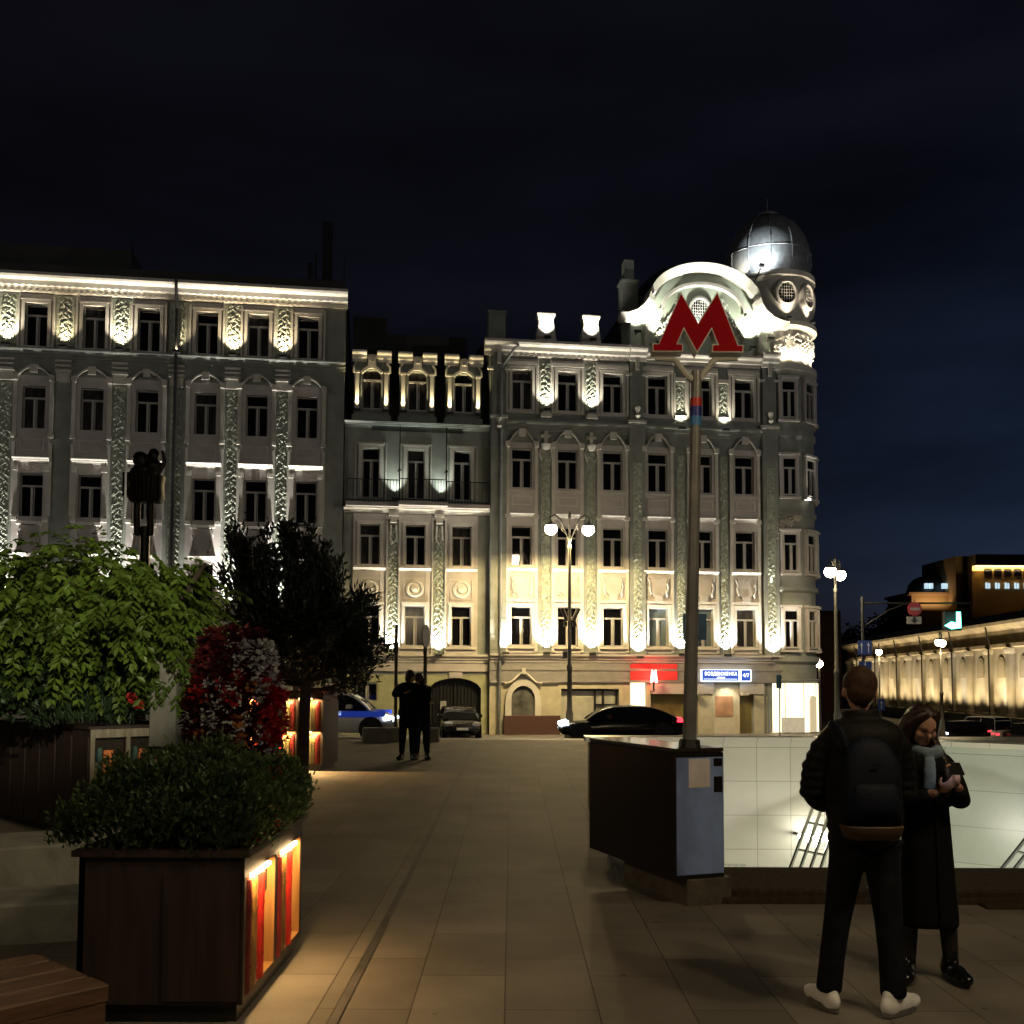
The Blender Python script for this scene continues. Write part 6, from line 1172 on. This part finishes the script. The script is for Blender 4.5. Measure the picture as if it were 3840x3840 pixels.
remesh('jacket', jr, 'jacket', man, MO, .010, 3)
tj = dict(pel=V(0, 0, .95, .15, .13), hipL=V(-.09, 0, .86, .105), thL=V(-.125, .015, .68, .092), knL=V(-.155, .03, .50, .076), caL=V(-.185, .05, .30, .07), anL=V(-.205, .065, .12, .072), hemL=V(-.207, .065, .085, .074), hipR=V(.10, 0, .86, .105), thR=V(.125, .0, .68, .094), knR=V(.145, -.0, .50, .078), caR=V(.155, -.015, .30, .072), anR=V(.158, -.025, .12, .072), hemR=V(.16, -.025, .085, .074))
remesh('trousers', [skin_mesh(tj, [('pel', 'hipL'), ('hipL', 'thL'), ('thL', 'knL'), ('knL', 'caL'), ('caL', 'anL'), ('anL', 'hemL'), ('pel', 'hipR'), ('hipR', 'thR'), ('thR', 'knR'), ('knR', 'caR'), ('caR', 'anR'), ('anR', 'hemR')], 'pel', 2)], 'jeans', man, MO, .010, 2)
def shoe(an, ang, L=.275, w=.043, m='sneaker', nm='sneaker', par=None, off=None, hs=.13):
    T = Matrix.Translation((an[0], an[1], 0)) @ Matrix.Rotation(ang, 4, 'Z'); P = []   # toe towards local +y
    def E(x, y, z, a, b_, c): P.append(ell(T @ Vector((x, y, z)), (a, b_, c), 16, 12, Matrix.Rotation(ang, 4, 'Z')))
    k_ = 1.08 if m == 'sneaker' else 1.1
    E(0, -.02, .06, w * .98, .078, .06 * k_); E(0, .07, .052, w, .115, .05 * k_); E(0, L - .12, .045, w * .97, .078, .038 * k_); E(0, -.01, .10, w * .98, .066, .055 * k_)
    if m == 'boot': E(0, -.01, .15, w * .9, .055, .07)
    b = MB(); n = 20; rg = lambda z, k: [tuple(T @ Vector((k * w * 1.05 * math.cos(2 * math.pi * i / n) * (1 if math.sin(2 * math.pi * i / n) > 0 else .88), .05 + k * L * .5 * math.sin(2 * math.pi * i / n), z))) for i in range(n)]
    b.loft([rg(.0, .99), rg(.010, 1.06), rg(.030, 1.05), rg(.034, 1.0)], True); o = remesh(nm, P, m, par, off, .006, 2); b.build('sole', 'sole', o, off); return o
shoe((J['anL'][0], J['anL'][1]), R(12), par=man, off=MO); shoe((J['anR'][0], J['anR'][1]), R(-52), par=man, off=MO)
# backpack
BO = Vector((MO.x - .03, MO.y - .20, 1.0)); bpk = empty('backpack', BO, 0, 'navy backpack with a brown base worn on the back of the man', 'backpack')
M['navy'] = mat('navy_canvas', (.007, .009, .018), .6, spec=.12, var=.25, scale=8, bump=.2, bscale=60); M['brown_leather'] = mat('brown_leather_base', (.06, .03, .014), .55, var=.25, scale=10)
def rsq(cx, cy, z, a, b_, n=24, p=3.2): return [(cx + a * math.copysign(abs(math.cos(2 * math.pi * i / n)) ** (2 / p), math.cos(2 * math.pi * i / n)), cy + b_ * math.copysign(abs(math.sin(2 * math.pi * i / n)) ** (2 / p), math.sin(2 * math.pi * i / n)), z) for i in range(n)]
b = MB(); b.loft([rsq(0, 0, -.0, .145, .085), rsq(0, -.01, .08, .15, .095), rsq(0, -.005, .22, .148, .085), rsq(0, 0, .32, .135, .072), rsq(0, .01, .39, .105, .055), rsq(0, .015, .43, .06, .035), rsq(0, .018, .44, .01, .01)], True); b.build('bag', 'navy', bpk, smooth=True)
b = MB(); b.loft([rsq(0, -.08, .04, .10, .035), rsq(0, -.085, .10, .115, .04), rsq(0, -.075, .18, .11, .035), rsq(0, -.065, .22, .095, .02)], True); b.build('front_pocket', 'navy', bpk, smooth=True)
b = MB(); b.loft([rsq(0, 0, -.075, .11, .06), rsq(0, -.005, -.06, .135, .085), rsq(0, -.005, -.01, .152, .10), rsq(0, -.005, .0, .151, .098)], True); b.build('base', 'brown_leather', bpk, smooth=True)
b = MB(); b.box(-.02, .02, -.1, -.094, .30, .31); b.build('label_patch', 'jeans', bpk)
for q in (-1, 1): b = MB(); b.tube([(q * .09, .05, .38), (q * .12, .09, .47), (q * .13, .18, .50), (q * .14, .28, .44), (q * .14, .34, .3)], .018, 6); b.build('strap', 'navy', bpk)
# ---- woman with phone
WO = Vector((2.43, 6.06, 0)); wmn = empty('person', WO, 0, 'long haired woman in long black coat and pale blue scarf looking at her phone', 'person')
def V(*a): return (WO.x + a[0] * .90, WO.y + a[1], a[2]) + tuple(a[3:])
J = dict(pel=V(0, 0, .86, .11, .09), waist=V(0, 0, 1.0, .095, .08), chest=V(0, 0, 1.18, .11, .09), neck=V(-.015, -.01, 1.34, .045), shL=V(-.155, 0, 1.26, .05), elL=V(-.19, -.05, 1.02, .038), wrL=V(-.02, -.24, 1.10, .026), shR=V(.145, 0, 1.26, .05), elR=V(.195, -.06, 1.03, .038), wrR=V(.095, -.25, 1.14, .026),
         hipL=V(-.08, 0, .80, .08), knL=V(-.11, 0, .46, .05), anL=V(-.135, 0, .10, .034), hipR=V(.08, 0, .80, .08), knR=V(.11, -.01, .46, .05), anR=V(.135, -.02, .10, .034), toL=V(-.17, -.11, .04, .03), toR=V(.145, -.14, .04, .03))
hd = Vector((WO.x - .03, WO.y - .045, 1.462)); hR = hand(J['wrR'][:3], (-.25, -.3, .75), (-.75, .55, .1), .92, .75, -1); hL = hand(J['wrL'][:3], (.55, -.25, .45), (.1, .8, .5), .92, .6, 1)
bd, T = full_body(J, hd, R(12), R(27), .112, [hR, hL], wmn, WO, vox=.007)
face_marks(T, .112, wmn, WO, ('eye', 'hair_dark', 'lips'))
# hair: cap + two long curtains
hp = []
RT = lambda v: T @ (Vector(v) * .112)
hp.append(ell(RT((0, .22, .30)), (.084, .092, .088), 20, 14, Matrix.Rotation(R(10), 4, 'Z')))
hp.append(ell(RT((0, .5, -.2)), (.083, .06, .11)))
for q in (-1, 1):
    J2 = {'a': (*RT((q * .12, -.36, .93)), .020, .026), 'b': (*RT((q * .56, -.30, .62)), .024, .034), 'c': (*RT((q * .80, -.10, .05)), .022, .040), 'd': (*(RT((q * .88, .02, -.75))), .024, .042), 'e': (hd.x + q * .108, hd.y - .03, 1.27, .030, .036), 'f': (hd.x + q * .115, hd.y - .075, 1.17, .026, .026), 'g': (hd.x + q * .11, hd.y - .085, 1.09, .012, .012)}
    hp.append(skin_mesh(J2, [('a', 'b'), ('b', 'c'), ('c', 'd'), ('d', 'e'), ('e', 'f'), ('f', 'g')], 'a', 2))
    hp.append(skin_mesh({'a': (*RT((q * .5, .4, .5)), .04), 'b': (*RT((q * .75, .4, -.3)), .042), 'c': (hd.x + q * .085, hd.y + .06, 1.30, .05), 'd': (hd.x + q * .09, hd.y + .05, 1.18, .035)}, [('a', 'b'), ('b', 'c'), ('c', 'd')], 'a', 2))
remesh('hair', hp, 'hair_dark', wmn, WO, .007, 3)
ct = dict(neck=V(-.01, .01, 1.30, .075, .07), chest=V(0, 0, 1.17, .145, .11), waist=V(0, 0, 1.0, .145, .11), hip=V(0, 0, .82, .155, .125), thigh=V(0, 0, .60, .165, .13), hem=V(0, .0, .36, .175, .14), hem2=V(0, 0, .32, .175, .14), shL=V(-.15, 0, 1.245, .066), eL=V(-.185, -.02, 1.13, .066), elL=V(-.20, -.05, 1.01, .064), fL=V(-.11, -.15, 1.05, .056), wrL=V(-.045, -.215, 1.085, .046), shR=V(.145, 0, 1.245, .066), eR=V(.185, -.03, 1.13, .066), elR=V(.20, -.06, 1.02, .064), fR=V(.15, -.16, 1.07, .056), wrR=V(.105, -.225, 1.115, .046))
cs_ = skin_mesh({k: ct[k] for k in ('chest', 'shL', 'eL', 'elL', 'fL', 'wrL', 'shR', 'eR', 'elR', 'fR', 'wrR')}, [('chest', 'shL'), ('shL', 'eL'), ('eL', 'elL'), ('elL', 'fL'), ('fL', 'wrL'), ('chest', 'shR'), ('shR', 'eR'), ('eR', 'elR'), ('elR', 'fR'), ('fR', 'wrR')], 'chest', 2)
remesh('coat', [cs_, torso(WO, [(0, 0, .31, .165, .14), (0, 0, .34, .167, .142), (0, 0, .6, .15, .125), (0, 0, .82, .136, .114), (0, 0, 1.0, .125, .105), (0, 0, 1.17, .135, .108), (0, 0, 1.25, .125, .095), (0, 0, 1.29, .09, .078), (-.01, .0, 1.325, .064, .064)])], 'coat', wmn, WO, .010, 3)
b = MB(); b.tube([(WO.x + .012, WO.y - .152, .33), (WO.x + .012, WO.y - .137, .6), (WO.x + .012, WO.y - .124, .82), (WO.x + .012, WO.y - .113, 1.0), (WO.x + .0, WO.y - .115, 1.16)], .006, 5); b.build('coat_edge', 'coat', wmn, WO)
sp = [skin_mesh({'a': V(-.09, .02, 1.325, .034), 'b': V(-.07, -.075, 1.315, .04), 'c': V(0, -.105, 1.295, .042), 'd': V(.06, -.08, 1.315, .04), 'e': V(.075, .02, 1.33, .034), 'f': V(0, .07, 1.34, .034)}, [('a', 'b'), ('b', 'c'), ('c', 'd'), ('d', 'e'), ('e', 'f'), ('f', 'a')], 'c', 1), skin_mesh({'a': V(-.02, -.115, 1.29, .035, .02), 'b': V(-.03, -.135, 1.2, .04, .018), 'c': V(-.035, -.13, 1.09, .038, .014)}, [('a', 'b'), ('b', 'c')], 'a', 2)]
remesh('scarf', sp, 'scarf', wmn, WO, .008, 2)
tg = dict(a=V(-.10, 0, .5, .06), b=V(-.125, .0, .3, .056), c=V(-.135, .0, .08, .046)); tg2 = dict(a=V(.10, 0, .5, .06), b=V(.125, -.01, .3, .056), c=V(.135, -.02, .08, .046))
remesh('tights', [skin_mesh(tg, [('a', 'b'), ('b', 'c')], 'a', 2), skin_mesh(tg2, [('a', 'b'), ('b', 'c')], 'a', 2)], 'tights', wmn, WO, .008, 1)
shoe((J['anL'][0], J['anL'][1]), R(180 - 24), .26, .046, 'boot', 'boot', wmn, WO); shoe((J['anR'][0], J['anR'][1]), R(180 + 4), .26, .046, 'boot', 'boot', wmn, WO)
ph = empty('phone', (WO.x + .05, WO.y - .30, 1.235), R(-14), 'dark smartphone held up in the hand of the woman', 'phone'); ph.rotation_euler = (R(-70), 0, R(-14)); b = MB(); b.bbox(-.037, .037, -.004, .004, -.075, .075, .003); b.build('case', 'iron', ph); b = MB(); b.box(-.033, .033, .0042, .0052, -.068, .068); b.build('screen', mat('dim_phone_screen', (.1, .1, .1), .2, var=0, emit=(.8, .85, 1), es=2), ph); b = MB(); b.box(-.037, .037, -.0042, .0042, .0755, .0775); b.build('rim', 'rim', ph)
# ---- embracing couple, far away
def figure(o, label, sc_, arms, col, legs, lean=0, hair='hair_dark'):
    e = empty('person', o, 0, label, 'person', 'embracing couple'); 
    def V(*a): return (o.x + (a[0] + lean * a[2]) * sc_, o.y + a[1] * sc_, o.z + a[2] * sc_) + tuple(x * sc_ for x in a[3:])
    J = dict(pel=V(0, 0, .95, .13, .11), waist=V(0, 0, 1.12, .13, .11), chest=V(0, 0, 1.34, .15, .12), neck=V(.01, 0, 1.52, .06), hipL=V(-.09, 0, .9, .09), knL=V(-.1, 0, .5, .065), anL=V(-.11, 0, .09, .045), hipR=V(.09, 0, .9, .09), knR=V(.10, 0, .5, .065), anR=V(.11, 0, .09, .045), toL=V(-.10, -.14, .04, .04), toR=V(.17, -.14, .04, .04), **{k: V(*v) for k, v in arms.items()})
    hd = Vector(V(.03 if lean >= 0 else -.03, 0, 1.66)); full_body(J, hd, R(90 if lean >= 0 else -90), R(5), .115 * sc_, [hand(J['wrL'][:3], Vector(J['wrL'][:3]) - Vector(J['elL'][:3]), (0, -.5, 1), 1, .4), hand(J['wrR'][:3], Vector(J['wrR'][:3]) - Vector(J['elR'][:3]), (0, -.5, 1), 1, .4)], e, o, vox=.016)
    hr = [ell(hd + Vector((-.015, 0, .04)), (.10, .095, .10)), ell(hd + Vector((-.05 if lean >= 0 else .05, 0, -.03)), (.07, .085, .10))]; remesh('hair', hr, hair, e, o, .014, 1)
    K = {k: (*v[:3], *[q * 1.28 + .01 for q in v[3:]]) for k, v in J.items() if k not in ('toL', 'toR', 'anL', 'anR', 'knL', 'knR')}; remesh('coat', [skin_mesh({k: v for k, v in K.items() if k[:2] in ('ch', 'sh', 'el', 'wr')}, [q for q in MIRE if q[1][:2] in ('sh', 'el', 'wr')], 'chest', 1), torso(o, [(0, 0, .78, .185, .15), (0, 0, .95, .19, .155), (0, 0, 1.12, .185, .15), (0, 0, 1.34, .2, .15), (0, 0, 1.44, .17, .12), (0, 0, 1.54, .09, .085)], sc_, lean)], col, e, o, .016, 2)
    K = {k: (*v[:3], *[q * 1.22 + .008 for q in v[3:]]) for k, v in J.items() if k in ('pel', 'hipL', 'hipR', 'knL', 'knR', 'anL', 'anR')}; remesh('trousers', [skin_mesh(K, [q for q in MIRE if q[1] in K and q[0] in K], 'pel', 1)], legs, e, o, .016, 1)
    shoe((J['anL'][0], J['anL'][1]), R(165), .28, .05, 'boot', 'shoe', e, o).location.z += 0; shoe((J['anR'][0], J['anR'][1]), R(195), .28, .05, 'boot', 'shoe', e, o); return e
g0_ = gz(0, 20.6)
figure(Vector((-2.09, 20.6, 0)), 'dark clad man embracing his partner on the plaza, left of the couple', 1.0, dict(shL=(-.2, 0, 1.44, .065), elL=(-.30, -.10, 1.28, .05), wrL=(-.06, -.2, 1.34, .035), shR=(.2, .05, 1.44, .065), elR=(.30, .15, 1.2, .05), wrR=(.42, .02, 1.15, .035)), 'dark_cloth', 'dark_cloth', .02)
figure(Vector((-1.80, 20.72, 0)), 'person in dark coat and jeans held by the man, right of the couple', .965, dict(shL=(-.18, 0, 1.43, .06), elL=(-.34, -.12, 1.35, .045), wrL=(-.48, .0, 1.45, .033), shR=(.16, 0, 1.43, .06), elR=(.16, -.12, 1.15, .045), wrR=(-.12, -.2, 1.18, .033)), 'dark_cloth', 'dark_denim', -.02)
for o in bpy.data.objects:
    if o.type == 'EMPTY' and o.get('group') == 'embracing couple': o.location.z = g0_
# ---- street sculpture behind the tree
SO = Vector((at(545, 1970, 19.5).x, 19.5, .12)); stt = empty('sculpture', SO, 0, 'dark sculpture of two figures in a basket, high on a post behind the green tree', 'sculpture'); zb_ = at(545, 1965, 19.5).z - .12
M['bronze'] = mat('dark_bronze', (.014, .011, .009), .45, metal=.3, var=.3, scale=8)
b = MB(); b.tube([(0, 0, 0), (0, 0, zb_ - .05)], [.12, .09], 10); b.build('post', 'bronze', stt)
sk = []
for x, hh in ((-.13, 1.38), (.13, 1.46)):
    sk.append(skin_mesh({k: (v[0] + x, v[1], v[2] + zb_, *v[3:]) for k, v in dict(pel=(0, 0, .55, .10), waist=(0, 0, .75, .12), chest=(0, 0, 1.0, .13), neck=(0, 0, hh - .22, .06), hipL=(-.03, 0, .5, .09), knL=(-.05, .02, .25, .085), anL=(-.02, 0, -.25, .07), shL=(-.14, 0, 1.06, .06), elL=(-.2, -.05, .85, .05), wrL=(-.08, -.16, .75, .04), shR=(.14, 0, 1.06, .06), elR=(.22, -.02, .9 if x < 0 else 1.2, .05), wrR=(.1 if x < 0 else .2, -.12, .8 if x < 0 else 1.42, .03)).items()}, [('pel', 'waist'), ('waist', 'chest'), ('chest', 'neck'), ('pel', 'hipL'), ('hipL', 'knL'), ('knL', 'anL'), ('chest', 'shL'), ('shL', 'elL'), ('elL', 'wrL'), ('chest', 'shR'), ('shR', 'elR'), ('elR', 'wrR')], 'pel', 1)); sk.append(ell(Vector((x, 0, zb_ + hh - .12)), (.15, .13, .15) if x < 0 else (.105, .11, .13))); sk.append(ell(Vector((x * .8, .02, zb_ + hh - .33)), (.19, .13, .13)))
remesh('figures', sk, 'bronze', stt, (0, 0, 0), .02, 2)
b = MB(); b.loft([rsq(0, 0, zb_ + .42, .28, .2), rsq(0, 0, zb_ + .5, .34, .25), rsq(0, 0, zb_ + .75, .32, .24), rsq(0, 0, zb_ + .92, .35, .26), rsq(0, 0, zb_ + .92, .31, .22)], True)
for k in range(9): b.tube([(-.34 + k * .085, -.27, zb_ + .5), (-.34 + k * .085, -.28, zb_ + .95)], .02, 5)
b.build('basket', 'bronze', stt, smooth=True, auto=50)

# ------------------------------------------------------------------ sky and moonless night light
w = bpy.data.worlds.new('World'); sc.world = w; w.use_nodes = True; nt = w.node_tree; bg = nt.nodes['Background']
sk = nt.nodes.new('ShaderNodeTexSky'); sk.sky_type = 'NISHITA'; sk.sun_disc = False; sk.sun_elevation = R(-5.2); sk.sun_rotation = R(40); sk.air_density = 1.2; sk.dust_density = .6; sk.ozone_density = 2.5
tc = nt.nodes.new('ShaderNodeTexCoord'); mp = nt.nodes.new('ShaderNodeMapping'); mp.inputs['Scale'].default_value = (1.2, 1.2, 5); ns = nt.nodes.new('ShaderNodeTexNoise'); ns.inputs['Scale'].default_value = 1.6; ns.inputs['Detail'].default_value = 7
nt.links.new(tc.outputs['Generated'], mp.inputs[0]); nt.links.new(mp.outputs[0], ns.inputs['Vector'])
rp = nt.nodes.new('ShaderNodeValToRGB'); rp.color_ramp.elements[0].position = .38; rp.color_ramp.elements[0].color = (.60, .58, .55, 1); rp.color_ramp.elements[1].position = .68; rp.color_ramp.elements[1].color = (1.45, 1.42, 1.42, 1); nt.links.new(ns.outputs['Fac'], rp.inputs[0])
mx = nt.nodes.new('ShaderNodeMix'); mx.data_type = 'RGBA'; mx.blend_type = 'MULTIPLY'; mx.inputs[0].default_value = 1; nt.links.new(rp.outputs[0], mx.inputs[7])
ad = nt.nodes.new('ShaderNodeMix'); ad.data_type = 'RGBA'; ad.blend_type = 'ADD'; ad.inputs[0].default_value = 1; ad.inputs[7].default_value = (.0168, .0165, .0240, 1)
sp_ = nt.nodes.new('ShaderNodeVectorMath'); sp_.operation = 'NORMALIZE'; nt.links.new(tc.outputs['Generated'], sp_.inputs[0]); dt_ = nt.nodes.new('ShaderNodeVectorMath'); dt_.operation = 'DOT_PRODUCT'; dt_.inputs[1].default_value = Vector((.62, .78, .02)).normalized(); nt.links.new(sp_.outputs[0], dt_.inputs[0])
gr_ = nt.nodes.new('ShaderNodeValToRGB'); gr_.color_ramp.interpolation = 'EASE'; gr_.color_ramp.elements[0].position = .86; gr_.color_ramp.elements[0].color = (0, 0, 0, 1); gr_.color_ramp.elements[1].position = 1.0; gr_.color_ramp.elements[1].color = (.028, .066, .165, 1); nt.links.new(dt_.outputs['Value'], gr_.inputs[0])
a2 = nt.nodes.new('ShaderNodeMix'); a2.data_type = 'RGBA'; a2.blend_type = 'ADD'; a2.inputs[0].default_value = 1; nt.links.new(sk.outputs[0], a2.inputs[6]); nt.links.new(gr_.outputs[0], a2.inputs[7]); nt.links.new(a2.outputs[2], ad.inputs[6]); nt.links.new(ad.outputs[2], mx.inputs[6])
nt.links.new(mx.outputs[2], bg.inputs['Color']); bg.inputs['Strength'].default_value = SKY_S
vs = sc.view_settings; vs.view_transform = 'Standard'; vs.look = 'None'; vs.exposure = .55; vs.gamma = 1
sc.cycles.use_denoising = True; sc.cycles.max_bounces = 6; sc.cycles.diffuse_bounces = 2; sc.cycles.glossy_bounces = 3; sc.cycles.transmission_bounces = 4; sc.cycles.sample_clamp_indirect = 3; sc.cycles.sample_clamp_direct = 0; sc.cycles.use_light_tree = True; sc.cycles.caustics_reflective = False; sc.cycles.caustics_refractive = False
